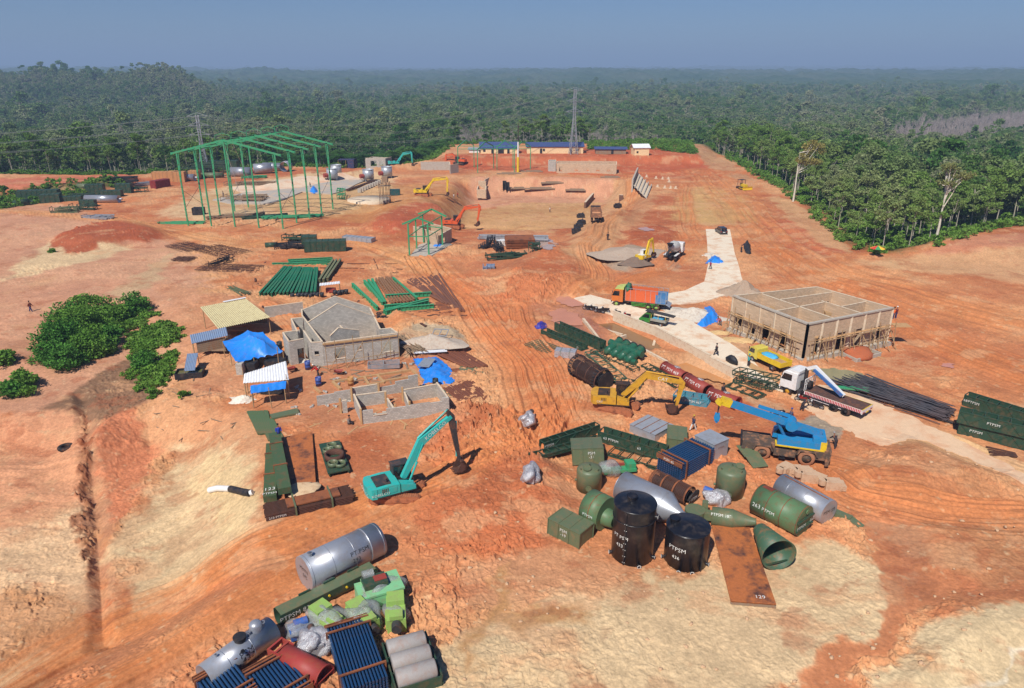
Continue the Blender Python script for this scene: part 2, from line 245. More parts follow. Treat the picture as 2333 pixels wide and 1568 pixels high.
# ---------------- ground ----------------
ORANGE, CREAM, YEL, PINK, RED, BROWN, GREY, MUD, OCHRE, GREEN = (208, 133, 90), (224, 194, 154), (224, 194, 154), (214, 162, 134), (178, 90, 58), (142, 108, 86), (158, 146, 134), (206, 118, 78), (200, 150, 92), (62, 84, 40)
def polyH(pts): return [tuple(W('Z', a_, b_))[:2] if b_ > 395 else P0(a_, b_, 0) for a_, b_ in pts]
ZC = [  # polygon, colour, softness m, strength, clod height factor
 (polyH([(-900, 480), (150, 470), (420, 560), (480, 640), (400, 760), (400, 860), (330, 940), (0, 960), (-900, 1100)]), PINK, 8, .75, .35),
 (polyH([(20, 640), (30, 610), (110, 545), (230, 530), (290, 570), (200, 600), (90, 620)]), YEL, 4, .9, .8),
 (polyH([(240, 680), (330, 610), (400, 575), (390, 610), (330, 660), (280, 690)]), (206, 172, 136), 3, .85, .2),
 (polyH([(110, 550), (160, 528), (230, 512), (300, 506), (370, 530), (380, 545), (330, 552), (240, 560), (190, 576), (150, 575)]), RED, 2.5, .95, 1.6),
 (polyH([(370, 485), (450, 440), (600, 410), (720, 392), (880, 398), (905, 430), (780, 490), (620, 500), (440, 500)]), CREAM, 8, .8, .4),
 (polyH([(440, 455), (600, 425), (800, 412), (900, 420), (1060, 430), (1080, 520), (880, 500), (600, 480)]), OCHRE, 9, .45, .8),
 (polyH([(870, 485), (950, 460), (1010, 480), (1000, 520), (900, 535), (840, 520)]), (186, 92, 66), 5, .8, 1.3),
 (polyH([(1060, 466), (1070, 412), (1150, 402), (1400, 412), (1420, 450), (1350, 470), (1180, 472)]), (214, 156, 126), 5, .9, .15),
 (polyH([(1040, 470), (1180, 462), (1370, 462), (1350, 500), (1250, 530), (1060, 520), (1020, 495)]), (206, 160, 112), 5, .85, .5),
 (polyH([(1270, 600), (1330, 510), (1400, 410), (1450, 408), (1430, 470), (1410, 540), (1330, 610)]), (216, 168, 124), 5, .8, .4),
 (polyH([(1340, 600), (1430, 480), (1450, 420), (1500, 440), (1470, 500), (1420, 545)]), (210, 160, 118), 4, .6, .4),
 (polyH([(1520, 500), (1560, 430), (1620, 425), (1710, 450), (1725, 505), (1640, 515)]), (212, 172, 116), 6, .85, .15),
 (polyH([(1725, 500), (1850, 500), (1930, 572), (1860, 590), (1790, 565)]), (198, 108, 80), 5, .85, .4),
 (polyH([(1780, 448), (1850, 490), (1940, 575), (1870, 560), (1800, 500), (1750, 450)]), (214, 172, 128), 3, .7, .4),
 (polyH([(1900, 600), (2060, 586), (2333, 560), (2900, 520), (2900, 640), (2333, 640), (2100, 620)]), (218, 172, 130), 6, .8, .5),
 (polyH([(2100, 580), (2200, 540), (2333, 528), (2900, 480), (2900, 570), (2333, 560)]), (205, 140, 112), 5, .8, .5),
 (polyH([(1000, 372), (1240, 350), (1560, 350), (1690, 400), (1500, 405), (1240, 395), (1020, 385)]), (192, 90, 56), 7, .8, .6),
 (polyH([(0, 408), (330, 408), (340, 418), (60, 442), (-200, 445)]), (204, 118, 92), 4, .9, .2),
 (polyH([(-100, 440), (60, 440), (240, 420), (300, 425), (140, 455), (0, 478), (-100, 480)]), GREEN, 4, .9, .5),
 (polyH([(1520, 312), (1570, 322), (1640, 358), (1690, 390), (1720, 412), (1650, 402), (1590, 365), (1540, 335)]), (192, 148, 112), 3, .8, .3),
 (polyH([(1358, 590), (1372, 578), (1440, 556), (1560, 585), (1545, 612), (1440, 627), (1385, 612)]), (172, 152, 134), 3, .95, .5),
 (polyH([(1425, 525), (1500, 512), (1545, 530), (1530, 560), (1440, 558)]), (176, 90, 58), 3, .8, 1.2),
 (polyH([(900, 760), (960, 735), (1055, 765), (1050, 790), (970, 812), (905, 800)]), (190, 168, 142), 1.5, .95, .5),
 (polyH([(1150, 640), (1250, 560), (1330, 600), (1350, 660), (1230, 720), (1150, 680)]), (190, 104, 66), 5, .7, 1.5),
 (polyH([(940, 960), (1030, 925), (1180, 940), (1260, 1040), (1250, 1230), (1130, 1290), (960, 1250), (900, 1130), (1010, 1090)]), (194, 110, 72), 6, .75, 2.6),
 (polyH([(1180, 700), (1260, 760), (1300, 900), (1200, 900), (1090, 740), (1000, 640), (1080, 620)]), (194, 108, 70), 6, .6, 1.2),
 (polyH([(1960, 640), (2333, 740), (2700, 800), (2700, 1000), (2333, 900), (2080, 800), (1900, 680)]), (204, 128, 88), 8, .5, .9),
 (polyH([(520, 960), (600, 990), (610, 1110), (540, 1080)]), (176, 98, 62), 2, .8, 1.4),
 (polyH([(320, 930), (420, 900), (560, 940), (640, 1000), (600, 1130), (520, 1010), (380, 1040), (330, 1060)]), (216, 158, 118), 4, .8, .3),
 (polyH([(370, 640), (640, 700), (560, 900), (420, 900), (380, 760)]), (212, 152, 116), 5, .7, .5),
 (polyH([(100, 930), (210, 860), (330, 800), (385, 830), (330, 910), (300, 945), (230, 965), (150, 1000), (60, 960)]), (132, 100, 78), 3, .9, .8),
 (polyH([(-900, 950), (120, 935), (185, 950), (200, 1180), (225, 1400), (140, 1500), (-900, 1800)]), (222, 158, 122), 3, .85, .3),
 (polyH([(-900, 1250), (0, 1230), (190, 1150), (220, 1350), (150, 1430), (-900, 1700)]), (224, 188, 150), 5, .85, .5),
 (polyH([(0, 1360), (150, 1360), (230, 1400), (150, 1480), (0, 1530), (-300, 1560)]), (192, 134, 92), 3, .8, 1.2),
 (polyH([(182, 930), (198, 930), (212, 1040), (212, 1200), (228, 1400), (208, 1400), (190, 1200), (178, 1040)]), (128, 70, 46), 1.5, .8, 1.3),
 (polyH([(205, 960), (240, 960), (262, 1200), (262, 1380), (238, 1350), (212, 1180)]), (196, 140, 108), 1.5, .8, .2),
 (polyH([(225, 975), (300, 930), (325, 960), (350, 1060), (345, 1100), (270, 1190), (245, 1190), (232, 1080)]), (212, 130, 94), 2.5, .9, .5),
 (polyH([(260, 1240), (350, 1130), (380, 1080), (400, 1030), (520, 1000), (570, 1060), (590, 1130), (600, 1190), (470, 1310), (280, 1440), (120, 1530), (-100, 1640), (-100, 1590), (120, 1500), (255, 1440), (300, 1380)]), YEL, 3.5, .92, .35),
 (polyH([(470, 1020), (560, 1080), (590, 1150), (560, 1210), (500, 1180), (430, 1120)]), (226, 196, 150), 3, .6, .3),
 (polyH([(210, 1420), (225, 1355), (252, 1352), (256, 1380), (235, 1430)]), MUD, 1, .9, .05),
 (polyH([(1050, 1440), (1180, 1390), (1240, 1350), (1330, 1350), (1480, 1310), (1640, 1300), (1700, 1290), (1850, 1230), (1960, 1260), (2040, 1320), (2030, 1400), (1920, 1480), (1760, 1568), (1700, 1700), (900, 1900), (900, 1560)]), (222, 196, 158), 2.5, .85, .32),
 (polyH([(1040, 1300), (1160, 1270), (1300, 1260), (1480, 1300), (1400, 1340), (1240, 1350), (1060, 1390)]), (212, 154, 116), 3, .8, .6),
 (polyH([(900, 1900), (900, 1560), (1000, 1470), (1080, 1450), (1200, 1480), (1320, 1450), (1400, 1540), (1400, 1900)]), (212, 180, 142), 3, .6, .6),
 (polyH([(1960, 1700), (2040, 1520), (2160, 1390), (2333, 1340), (2700, 1340), (2700, 1900), (1900, 1900)]), (224, 200, 162), 2, .9, .3),
 (polyH([(2080, 1700), (2190, 1550), (2333, 1450), (2600, 1350), (2600, 1380), (2333, 1480), (2220, 1580), (2150, 1700)]), (236, 220, 196), 1, .8, .3),
 (polyH([(2110, 1190), (2333, 1180), (2700, 1180), (2700, 1330), (2220, 1330), (2110, 1270)]), (196, 138, 98), 3, .7, 1.1),
 (polyH([(1900, 1000), (2000, 985), (2120, 1000), (2333, 1080), (2333, 1170), (2060, 1170), (1920, 1100)]), (194, 132, 94), 4, .6, 1.2),
 (polyH([(1985, 1190), (2040, 1180), (2120, 1200), (2150, 1250), (2150, 1330), (2080, 1400), (1970, 1510), (1890, 1700), (1690, 1700), (1830, 1530), (1930, 1460), (2010, 1400), (2040, 1330), (2000, 1240)]), (214, 138, 96), 1, .92, .08),
 (polyH([(1048, 1465), (1080, 1400), (1120, 1350), (1150, 1300), (1165, 1320), (1145, 1390), (1200, 1370), (1240, 1385), (1300, 1380), (1345, 1375), (1330, 1425), (1240, 1440), (1130, 1450), (1090, 1500), (1060, 1500)]), (212, 158, 106), 2.5, .85, .06),
 (polyH([(1800, 968), (1850, 945), (1920, 950), (1965, 970), (1920, 995), (1850, 1000)]), (160, 148, 134), 1.5, .92, .3),
 (polyH([(1700, 905), (1800, 940), (1830, 960), (1760, 950)]), (196, 160, 128), 2, .7, .4),
 (polyH([(1300, 860), (1420, 980), (1560, 1000), (1700, 980), (1860, 1060), (1900, 1140), (1500, 1200), (1250, 1010), (1200, 900)]), (202, 122, 80), 6, .4, .9),
 (polyH([(1500, 830), (1640, 760), (1760, 820), (1680, 850)]), (200, 160, 126), 3, .7, .4),
 (polyH([(1200, 700), (1290, 660), (1390, 690), (1400, 800), (1310, 830), (1240, 760)]), (208, 138, 104), 3, .8, .2),
 (polyH([(640, 820), (920, 800), (1050, 830), (1060, 960), (900, 1000), (640, 960), (560, 880)]), (208, 148, 112), 5, .6, .5),
]
WETZ = [polyH([(1048, 1465), (1080, 1400), (1120, 1350), (1150, 1300), (1165, 1320), (1145, 1390), (1240, 1385), (1345, 1375), (1330, 1425), (1240, 1440), (1130, 1450), (1090, 1500), (1060, 1500)]), polyH([(1990, 1200), (2110, 1210), (2140, 1310), (2070, 1390), (1960, 1500), (1890, 1600), (1780, 1600), (1900, 1500), (2020, 1400), (2040, 1320)]), polyH([(1270, 690), (1360, 690), (1390, 790), (1300, 790)]), polyH([(1380, 1010), (1500, 1040), (1440, 1070), (1370, 1040)])]
TR = [  # wheel tracks: polyline, half width, rut depth, frequency, colour mix
 ([(-60, 1610), (250, 1450), (480, 1310), (640, 1225), (860, 1140), (1000, 1090), (1130, 1010), (1230, 960)], 3.6, .10, 1.1, (206, 122, 76)),
 ([(80, 1640), (350, 1500), (560, 1370), (680, 1290)], 2.2, .09, 1.3, (202, 118, 74)),
 ([(1260, 990), (1200, 850), (1120, 740), (1040, 660), (990, 620), (960, 590)], 4.2, .16, .9, (206, 118, 74)),
 ([(1240, 1010), (1290, 900), (1230, 800), (1170, 700)], 3.2, .14, 1.0, (204, 116, 74)),
 ([(2900, 860), (2333, 740), (2100, 680), (1900, 620), (1780, 560), (1720, 500), (1660, 440), (1600, 390)], 9, .12, .55, (204, 122, 78)),
 ([(2900, 960), (2333, 860), (2150, 780), (2000, 700), (1850, 640), (1740, 570)], 6, .12, .6, (198, 112, 70)),
 ([(1290, 690), (1360, 640), (1340, 560), (1380, 500), (1440, 430), (1440, 400), (1300, 385)], 3.6, .14, .9, (208, 128, 84)),
 ([(1380, 660), (1500, 610), (1580, 560), (1560, 480), (1560, 420)], 3.2, .10, .9, (206, 116, 72)),
 ([(0, 480), (250, 500), (420, 535), (560, 560), (700, 540), (840, 560), (980, 620)], 4, .10, .8, (210, 138, 92)),
 ([(620, 690), (700, 760), (880, 740), (1060, 700)], 3, .08, .9, (206, 120, 78)),
 ([(2333, 1170), (2120, 1150), (1960, 1120), (1900, 1080)], 4, .12, .8, (200, 116, 74)),
 ([(1900, 390), (1700, 392), (1500, 398), (1300, 392)], 6, .1, .5, (204, 112, 72)),
 ([(2333, 1080), (2160, 1010), (1990, 960)], 4, .06, .7, (214, 168, 128)),
]
TR = [(polyH(pl), w_, a_, f_, (c_[0] + 4, c_[1] + 12, c_[2] + 8)) for pl, w_, a_, f_, c_ in TR]
def build_ground():
 rs = [14.0]
 while rs[-1] < 34000:
  r = rs[-1]; rs.append(r + (max(.055, min(r * r / (CAMH * FPX) * 1.25, r * .0075)) if r < 500 else r * .022) if r > 26 else r + .5)
 rs = np.array(rs); az = np.radians(np.concatenate([np.linspace(-80, -44, 60)[:-1], np.linspace(-44, 44, 1620), np.linspace(44, 80, 60)[1:]]))
 RR, AZ = np.meshgrid(rs, az, indexing='ij'); x = (RR * np.sin(AZ)).ravel(); y = (RR * np.cos(AZ)).ravel(); r = RR.ravel()
 z = H(x, y); z += mountains(x, y)
 near = r < 560; xs, ys = x[near], y[near]; rn = r[near]
 out = -sdf(SITE, xs, ys); wob = 1.0
 wx = xs + 2.0 * fbm(xs / 3., ys / 3., 4, 41, .6); wy = ys + 2.0 * fbm(xs / 3., ys / 3., 4, 57, .6)
 n1 = fbm(xs / 22., ys / 16., 5, 3, .6); n2 = fbm(xs / 3.2, ys / 3.2, 5, 9, .6); n3 = fbm(xs / 60., ys / 40., 2, 13)
 C = np.empty((len(xs), 3)); base = np.array(lin(ORANGE)); C[:] = base
 def mixc(col, k): C[:] = C + (np.array(lin(col)) - C) * k[:, None]
 mixc((220, 170, 126), sstep((n1 - .04) * 5) * .65); mixc((184, 98, 64), sstep((-n1 - .07) * 5) * .65); n5 = fbm(xs / 1.1, ys / 1.1, 4, 23, .7)
 mixc((214, 150, 110), sstep((n3) * 3) * .3)
 rough = np.full(len(xs), 1.0)
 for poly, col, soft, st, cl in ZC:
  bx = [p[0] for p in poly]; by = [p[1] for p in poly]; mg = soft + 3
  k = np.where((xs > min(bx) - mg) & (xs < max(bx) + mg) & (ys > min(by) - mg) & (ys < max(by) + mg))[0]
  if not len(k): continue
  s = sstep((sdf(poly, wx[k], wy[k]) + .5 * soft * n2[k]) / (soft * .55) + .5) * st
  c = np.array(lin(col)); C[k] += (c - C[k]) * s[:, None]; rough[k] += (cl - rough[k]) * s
 tz = np.zeros(len(xs)); flat = np.zeros(len(xs))
 for pl, hw, amp, fr, col in TR:
  bx = [p[0] for p in pl]; by = [p[1] for p in pl]
  k = np.where((xs > min(bx) - hw * 1.5) & (xs < max(bx) + hw * 1.5) & (ys > min(by) - hw * 1.5) & (ys < max(by) + hw * 1.5))[0]
  if not len(k): continue
  d, sd, al = pdist(pl, xs[k], ys[k]); m = sstep(1.35 - d / hw); sw = sd + .9 * fbm(al / 14., sd * .0, 2, 5)
  amp *= 2.3; rut = vnoise(sw * fr * 2.1, al * .05, 31) - .5 + .6 * (vnoise(sw * fr * 5, al * .11, 33) - .5)
  tz[k] += m * amp * rut * 2.2; flat[k] = np.maximum(flat[k], m)
  C[k] += (np.array(lin(col)) - C[k]) * (m * (.35 + .5 * sstep(rut * 2 + .5)))[:, None]
  C[k] *= (1 + .22 * m * rut)[:, None]
 rough *= (1 - .6 * flat)
 # clods: ridged lumps at several sizes
 def ridged(sx, sd): n = vnoise(xs / sx, ys / sx, sd); return 1 - np.abs(2 * n - 1)
 patch = .25 + 1.5 * sstep((n1 + .35 * n2 + .1) * 2.2)
 jx = xs + .5 * fbm(xs / .8, ys / .8, 2, 66); jy = ys + .5 * fbm(xs / .8, ys / .8, 2, 67)
 lump = lambda sx, sd, th: sstep((vnoise(jx / sx, jy / sx, sd) - th) * 3.2)
 cl = .18 * fbm(xs / 2.4, ys / 2.4, 3, 61, .6) + .10 * fbm(xs / .5, ys / .5, 3, 63, .7) + np.clip(rough, .1, 1.3) * (.20 * lump(.55, 71, .52) + .17 * lump(.30, 73, .5) + .11 * lump(.16, 75, .5) + .20 * lump(1.0, 77, .74))
 fade = 1 - .5 * sstep((rn - 90) / 200)
 zd = cl * rough * patch * fade * .62 + .16 * fbm(xs / 7., ys / 7., 3, 81) * np.minimum(1.3, .4 + rough) + tz
 # scraped grooves on the cut slopes at the left
 gx = sstep((sdf(polyH([(225, 975), (300, 930), (420, 1000), (560, 1000), (600, 1190), (480, 1300), (260, 1430), (240, 1200)]), xs, ys)) / 3 + .5)
 gr = vnoise((xs * .78 - ys * .62) * 2.6, (xs * .62 + ys * .78) * .28, 91) - .5
 zd += gx * gr * .16
 fx = sstep(sdf(polyH([(-900, 960), (120, 945), (185, 960), (195, 1180), (215, 1380), (100, 1400), (-900, 1500)]), xs, ys) / 3 + .5); sr = vnoise(ys * 1.6 + xs * .12, xs * .12, 93) - .5; zd += fx * sr * .10; C *= (1 + .22 * fx * sr)[:, None]
 C *= (1 + .16 * gx * gr)[:, None]
 zd *= sstep(1.2 - out / 18.)
 wr = np.zeros(len(xs)); k = rn < 150
 for pl in WETZ: wr[k] = np.maximum(wr[k], sstep(sdf(pl, wx[k], wy[k]) / 2.0 + .4 + .5 * n2[k]))
 zd *= 1 - .8 * wr
 for pl, sf in zip(SURFP, SURF):
  bx = [p[0] for p in pl]; by = [p[1] for p in pl]; k = np.where((xs > min(bx) - 2) & (xs < max(bx) + 2) & (ys > min(by) - 2) & (ys < max(by) + 2))[0]
  if len(k): f = sstep(sdf(pl, xs[k], ys[k]) / .5 + .9); zd[k] = zd[k] * (1 - f) - .07 * f * (sf[4] != 'site')
 z[near] += zd
 C *= (1 + .20 * n2 + .10 * n1 + .16 * n5)[:, None]; mixc((232, 206, 168), sstep((fbm(xs / .8, ys / .8, 3, 29, .7) - .42) * 5) * .35); tint = sstep((fbm(xs / 6., ys / 4., 5, 37, .65) - .12) * 4) * .5; mixc((220, 168, 128), tint); mixc((172, 92, 60), sstep((fbm(xs / 3.5, ys / 2.5, 5, 43, .65) - .2) * 4) * .4)
 # dark damp soil in hollows of loose clods stays a property of wet soil patches
 wet = sstep((fbm(xs / 5., ys / 5., 4, 97, .6) - .25) * 4) * .28; mixc((170, 104, 72), wet);
 C *= (1 - .16 * wr)[:, None]
 g = sstep((out + 4 * n2) / 7.); C[:] = C + (np.array(lin((70, 86, 44))) - C) * g[:, None]
 C *= .84; C[:, 2] *= .93
 A = np.ones((len(x), 4), np.float32); A[:, :3] = np.array(lin((58, 74, 40))) * .7
 A[near, :3] = np.clip(C, .01, 1); A[near, 3] = 1 - wr
 me = mesh_np('ground', np.stack([x, y, z], 1), grid_faces(len(rs), len(az))[::-1], 4)
 ca = me.color_attributes.new('soil', 'FLOAT_COLOR', 'POINT'); ca.data.foreach_set('color', A.ravel())
 m, t, b, N, Lk = newmat('bare_soil')
 at = N.new('ShaderNodeAttribute'); at.attribute_name = 'soil'
 tc = N.new('ShaderNodeNewGeometry'); n = N.new('ShaderNodeTexNoise'); n.inputs['Scale'].default_value = 3.0; n.inputs['Detail'].default_value = 8; n.inputs['Roughness'].default_value = .72
 Lk.new(tc.outputs['Position'], n.inputs[0])
 mr = N.new('ShaderNodeMapRange'); mr.inputs[1].default_value = .3; mr.inputs[2].default_value = .7; mr.inputs[3].default_value = .70; mr.inputs[4].default_value = 1.26
 Lk.new(n.outputs[0], mr.inputs[0])
 mu = N.new('ShaderNodeVectorMath'); mu.operation = 'SCALE'; Lk.new(at.outputs['Color'], mu.inputs[0]); Lk.new(mr.outputs[0], mu.inputs['Scale']); Lk.new(mu.outputs[0], b.inputs['Base Color'])
 rr = N.new('ShaderNodeMapRange'); rr.inputs[3].default_value = .22; rr.inputs[4].default_value = .93; Lk.new(at.outputs['Alpha'], rr.inputs[0]); Lk.new(rr.outputs[0], b.inputs['Roughness']); b.inputs['Specular IOR Level'].default_value = .22
 bp = N.new('ShaderNodeBump'); bp.inputs['Strength'].default_value = .5; bp.inputs['Distance'].default_value = .12; Lk.new(n.outputs[0], bp.inputs['Height']); Lk.new(bp.outputs[0], b.inputs['Normal'])
 me.materials.append(m); o = bpy.data.objects.new('ground', me); S.collection.objects.link(o); setting(o); return o
build_ground()
# ---------------- mesh builder ----------------
def ortho(d):
 d = Vector(d).normalized(); u = d.cross(Vector((0, 0, 1)))
 if u.length < 1e-4: u = Vector((1, 0, 0))
 u.normalize(); return d, u, u.cross(d)
class MB:
 def __init__(s): s.v = []; s.f = []; s.m = []; s.sm = []; s.mi = 0
 def add(s, vs, fs, smooth=False):
  o = len(s.v); s.v += [tuple(p) for p in vs]
  for f in fs: s.f.append([i + o for i in f]); s.m.append(s.mi); s.sm.append(smooth)
  return s
 def box(s, c, d, rz=0.0, M=None):
  x, y, z = d[0] / 2, d[1] / 2, d[2] / 2
  vs = [Vector((a * x, b * y, e * z)) for a in (-1, 1) for b in (-1, 1) for e in (-1, 1)]
  r = M or Matrix.Rotation(rz, 3, 'Z'); c = Vector(c)
  return s.add([r @ v + c for v in vs], [(0, 1, 3, 2), (4, 6, 7, 5), (0, 4, 5, 1), (2, 3, 7, 6), (0, 2, 6, 4), (1, 5, 7, 3)])
 def bar(s, a, b, w, h=None, roll=0.0):
  """rectangular bar from a to b, w across, h up"""
  a, b = Vector(a), Vector(b); h = h or w; d, u, t = ortho(b - a)
  if roll: q = Matrix.Rotation(roll, 3, d); u, t = q @ u, q @ t
  vs = [p + u * (i * w / 2) + t * (j * h / 2) for p in (a, b) for i, j in ((-1, -1), (1, -1), (1, 1), (-1, 1))]
  return s.add(vs, [(0, 3, 2, 1), (4, 5, 6, 7), (0, 1, 5, 4), (1, 2, 6, 5), (2, 3, 7, 6), (3, 0, 4, 7)])
 def tube(s, a, b, r, r2=None, n=10, caps=True, smooth=True):
  a, b = Vector(a), Vector(b); r2 = r if r2 is None else r2; d, u, t = ortho(b - a); vs = []
  for p, q in ((a, r), (b, r2)):
   vs += [p + (u * math.cos(k * 2 * math.pi / n) + t * math.sin(k * 2 * math.pi / n)) * q for k in range(n)]
  s.add(vs, [(k, (k + 1) % n, n + (k + 1) % n, n + k)[::-1] for k in range(n)], smooth)
  if caps:
   s.add(vs[:n], [tuple(range(n))]); s.add(vs[n:], [tuple(range(n))[::-1]])
  return s
 def path(s, pts, r, n=6, r2=None):
  for i in range(len(pts) - 1):
   ra = r if r2 is None else r + (r2 - r) * i / (len(pts) - 1); rb = r if r2 is None else r + (r2 - r) * (i + 1) / (len(pts) - 1)
   s.tube(pts[i], pts[i + 1], ra, rb, n)
  return s
 def lathe(s, a, b, prof, n=32, inner=False, M=None):
  """prof: (t along a-b in metres, radius)"""
  a, b = Vector(a), Vector(b); d, u, t = ortho(b - a); vs = []
  for q, r in prof: vs += [a + d * q + (u * math.cos(k * 2 * math.pi / n) + t * math.sin(k * 2 * math.pi / n)) * r for k in range(n)]
  fs = [(i * n + k, i * n + n + k, i * n + n + (k + 1) % n, i * n + (k + 1) % n) for i in range(len(prof) - 1) for k in range(n)]
  return s.add(vs, fs, True)
 def disc(s, c, d, r, n=32, th=0.02):
  c = Vector(c); d = Vector(d).normalized(); return s.tube(c - d * th / 2, c + d * th / 2, r, r, n)
 def ring(s, c, d, r, w=.06, th=.05, n=32):
  """flat band round an axis"""
  c = Vector(c); d = Vector(d).normalized()
  return s.lathe(c - d * w / 2, c + d * w / 2, [(0, r), (0, r + th), (w, r + th), (w, r), (0, r)], n)
 def prism(s, poly, y0, y1, M=None):
  """polygon in x,z pushed from y0 to y1"""
  n = len(poly); vs = [Vector((x, y0, z)) for x, z in poly] + [Vector((x, y1, z)) for x, z in poly]
  if M: vs = [M @ v for v in vs]
  ar = sum(poly[i][0] * poly[(i + 1) % n][1] - poly[(i + 1) % n][0] * poly[i][1] for i in range(n)) * (1 if y1 > y0 else -1)
  fs = [tuple(range(n)), tuple(range(2 * n - 1, n - 1, -1))] + [(i, n + i, n + (i + 1) % n, (i + 1) % n) for i in range(n)]
  if ar < 0: fs = [f[::-1] for f in fs]
  return s.add(vs, fs)
 def sheet(s, f, nu, nv, th=0.0, smooth=True):
  """f(u,v)->point, optional thickness downwards"""
  vs = [Vector(f(i / nu, j / nv)) for i in range(nu + 1) for j in range(nv + 1)]; q = nv + 1
  fs = [(i * q + j, i * q + q + j, i * q + q + j + 1, i * q + j + 1) for i in range(nu) for j in range(nv)]
  s.add(vs, fs, smooth)
  if th: s.add([v - Vector((0, 0, th)) for v in vs], [g[::-1] for g in fs], smooth)
  return s
 def blob(s, c, r, seed=0, amp=.25, n=10, rz=0.0):
  """rounded lump with radii r"""
  rg = random.Random(seed); ph = [rg.random() * 6 for _ in range(6)]; m = n // 2 + 1; vs = []; Rz = Matrix.Rotation(rz, 3, 'Z')
  for i in range(m + 1):
   th = math.pi * i / m
   for k in range(n):
    a = 2 * math.pi * k / n; q = 1 + amp * (math.sin(2 * a + ph[0]) * math.sin(th * 2 + ph[1]) + .6 * math.sin(3 * a + ph[2] + th * 3) + .4 * math.sin(5 * a + ph[3]) * math.sin(4 * th + ph[4])) * math.sin(th)
    vs.append(Vector(c) + Rz @ Vector((math.sin(th) * math.cos(a) * r[0] * q, math.sin(th) * math.sin(a) * r[1] * q, math.cos(th) * r[2] * q)))
  fs = [(i * n + k, i * n + n + k, i * n + n + (k + 1) % n, i * n + (k + 1) % n) for i in range(m) for k in range(n)]
  return s.add(vs, fs, True)
 def xf(s, M, start=0):
  for i in range(start, len(s.v)): s.v[i] = tuple(M @ Vector(s.v[i]))
  return s
 def mesh(s, name, mats):
  me = bpy.data.meshes.new(name); me.from_pydata(s.v, [], s.f)
  for m in (mats if isinstance(mats, (list, tuple)) else [mats]): me.materials.append(m)
  me.polygons.foreach_set('material_index', s.m); me.polygons.foreach_set('use_smooth', s.sm); me.update(); return me
def part(root, name, mb, m, label=None):
 o = bpy.data.objects.new(name, mb.mesh(name, m) if isinstance(mb, MB) else mb); S.collection.objects.link(o); o.parent = root
 if label: o['label'] = label
 return o
def thing(name, label, cat, loc=(0, 0, 0), rz=0.0, group=None, rot=None):
 o = bpy.data.objects.new(name, None); S.collection.objects.link(o); o.empty_display_size = .3; o.location = loc; o.rotation_euler = rot or (0, 0, rz)
 o['label'] = label; o['category'] = cat
 if group: o['group'] = group
 return o
def single(name, label, cat, mb, m, loc=(0, 0, 0), rz=0.0, group=None, rot=None):
 o = bpy.data.objects.new(name, mb.mesh(name, m) if isinstance(mb, MB) else mb); S.collection.objects.link(o); o.location = loc; o.rotation_euler = rot or (0, 0, rz)
 o['label'] = label; o['category'] = cat
 if group: o['group'] = group
 return o
def dup(root, loc, rz=None, label=None, sc=None):
 r = root.copy(); S.collection.objects.link(r); r.location = loc
 if rz is not None: r.rotation_euler = (0, 0, rz)
 if sc is not None: r.scale = (sc,) * 3 if not isinstance(sc, tuple) else sc
 if label: r['label'] = label
 for ch in list(root.children):
  c = ch.copy(); S.collection.objects.link(c); c.parent = r
  for g in ch.children:
   d = g.copy(); S.collection.objects.link(d); d.parent = c
 return r
# ---------------- foliage ----------------
def leafmat(name, cols, tr=.2, vary=.35):
 m, t, b, N, Lk = newmat(name); N.remove(b); out = N['Material Output']
 oi = N.new('ShaderNodeObjectInfo'); g = N.new('ShaderNodeNewGeometry')
 n = N.new('ShaderNodeTexNoise'); n.inputs['Scale'].default_value = .9; n.inputs['Detail'].default_value = 3; Lk.new(g.outputs['Position'], n.inputs[0])
 n2 = N.new('ShaderNodeTexNoise'); n2.inputs['Scale'].default_value = .006; n2.inputs['Detail'].default_value = 4; Lk.new(g.outputs['Position'], n2.inputs[0])
 cr = N.new('ShaderNodeValToRGB'); e = cr.color_ramp.elements; e[0].color = (*lin(cols[0]), 1); e[1].color = (*lin(cols[-1]), 1)
 for i, c in enumerate(cols[1:-1]): q = e.new((i + 1) / (len(cols) - 1)); q.color = (*lin(c), 1)
 a = N.new('ShaderNodeMath'); a.operation = 'MULTIPLY_ADD'; Lk.new(n2.outputs[0], a.inputs[0]); a.inputs[1].default_value = 2.2; a.inputs[2].default_value = -.85
 a2 = N.new('ShaderNodeMath'); a2.operation = 'MULTIPLY_ADD'; Lk.new(oi.outputs['Random'], a2.inputs[0]); a2.inputs[1].default_value = .55; Lk.new(a.outputs[0], a2.inputs[2])
 Lk.new(a2.outputs[0], cr.inputs[0])
 mr = N.new('ShaderNodeMapRange'); mr.inputs[1].default_value = .3; mr.inputs[2].default_value = .7; mr.inputs[3].default_value = 1 - vary; mr.inputs[4].default_value = 1 + vary; Lk.new(n.outputs[0], mr.inputs[0])
 mu = N.new('ShaderNodeVectorMath'); mu.operation = 'SCALE'; Lk.new(cr.outputs[0], mu.inputs[0]); Lk.new(mr.outputs[0], mu.inputs['Scale'])
 df = N.new('ShaderNodeBsdfDiffuse'); tl = N.new('ShaderNodeBsdfTranslucent'); mx = N.new('ShaderNodeMixShader'); mx.inputs[0].default_value = tr
 Lk.new(mu.outputs[0], df.inputs[0]); Lk.new(mu.outputs[0], tl.inputs[0]); Lk.new(df.outputs[0], mx.inputs[1]); Lk.new(tl.outputs[0], mx.inputs[2]); Lk.new(mx.outputs[0], out.inputs[0])
 return m
LEAF = leafmat('canopy_leaves', [(54, 92, 46), (82, 118, 58), (110, 134, 76), (132, 144, 100), (144, 146, 118)])
LEAF2 = leafmat('edge_leaves', [(84, 114, 52), (106, 138, 62), (128, 150, 84), (142, 152, 102)])
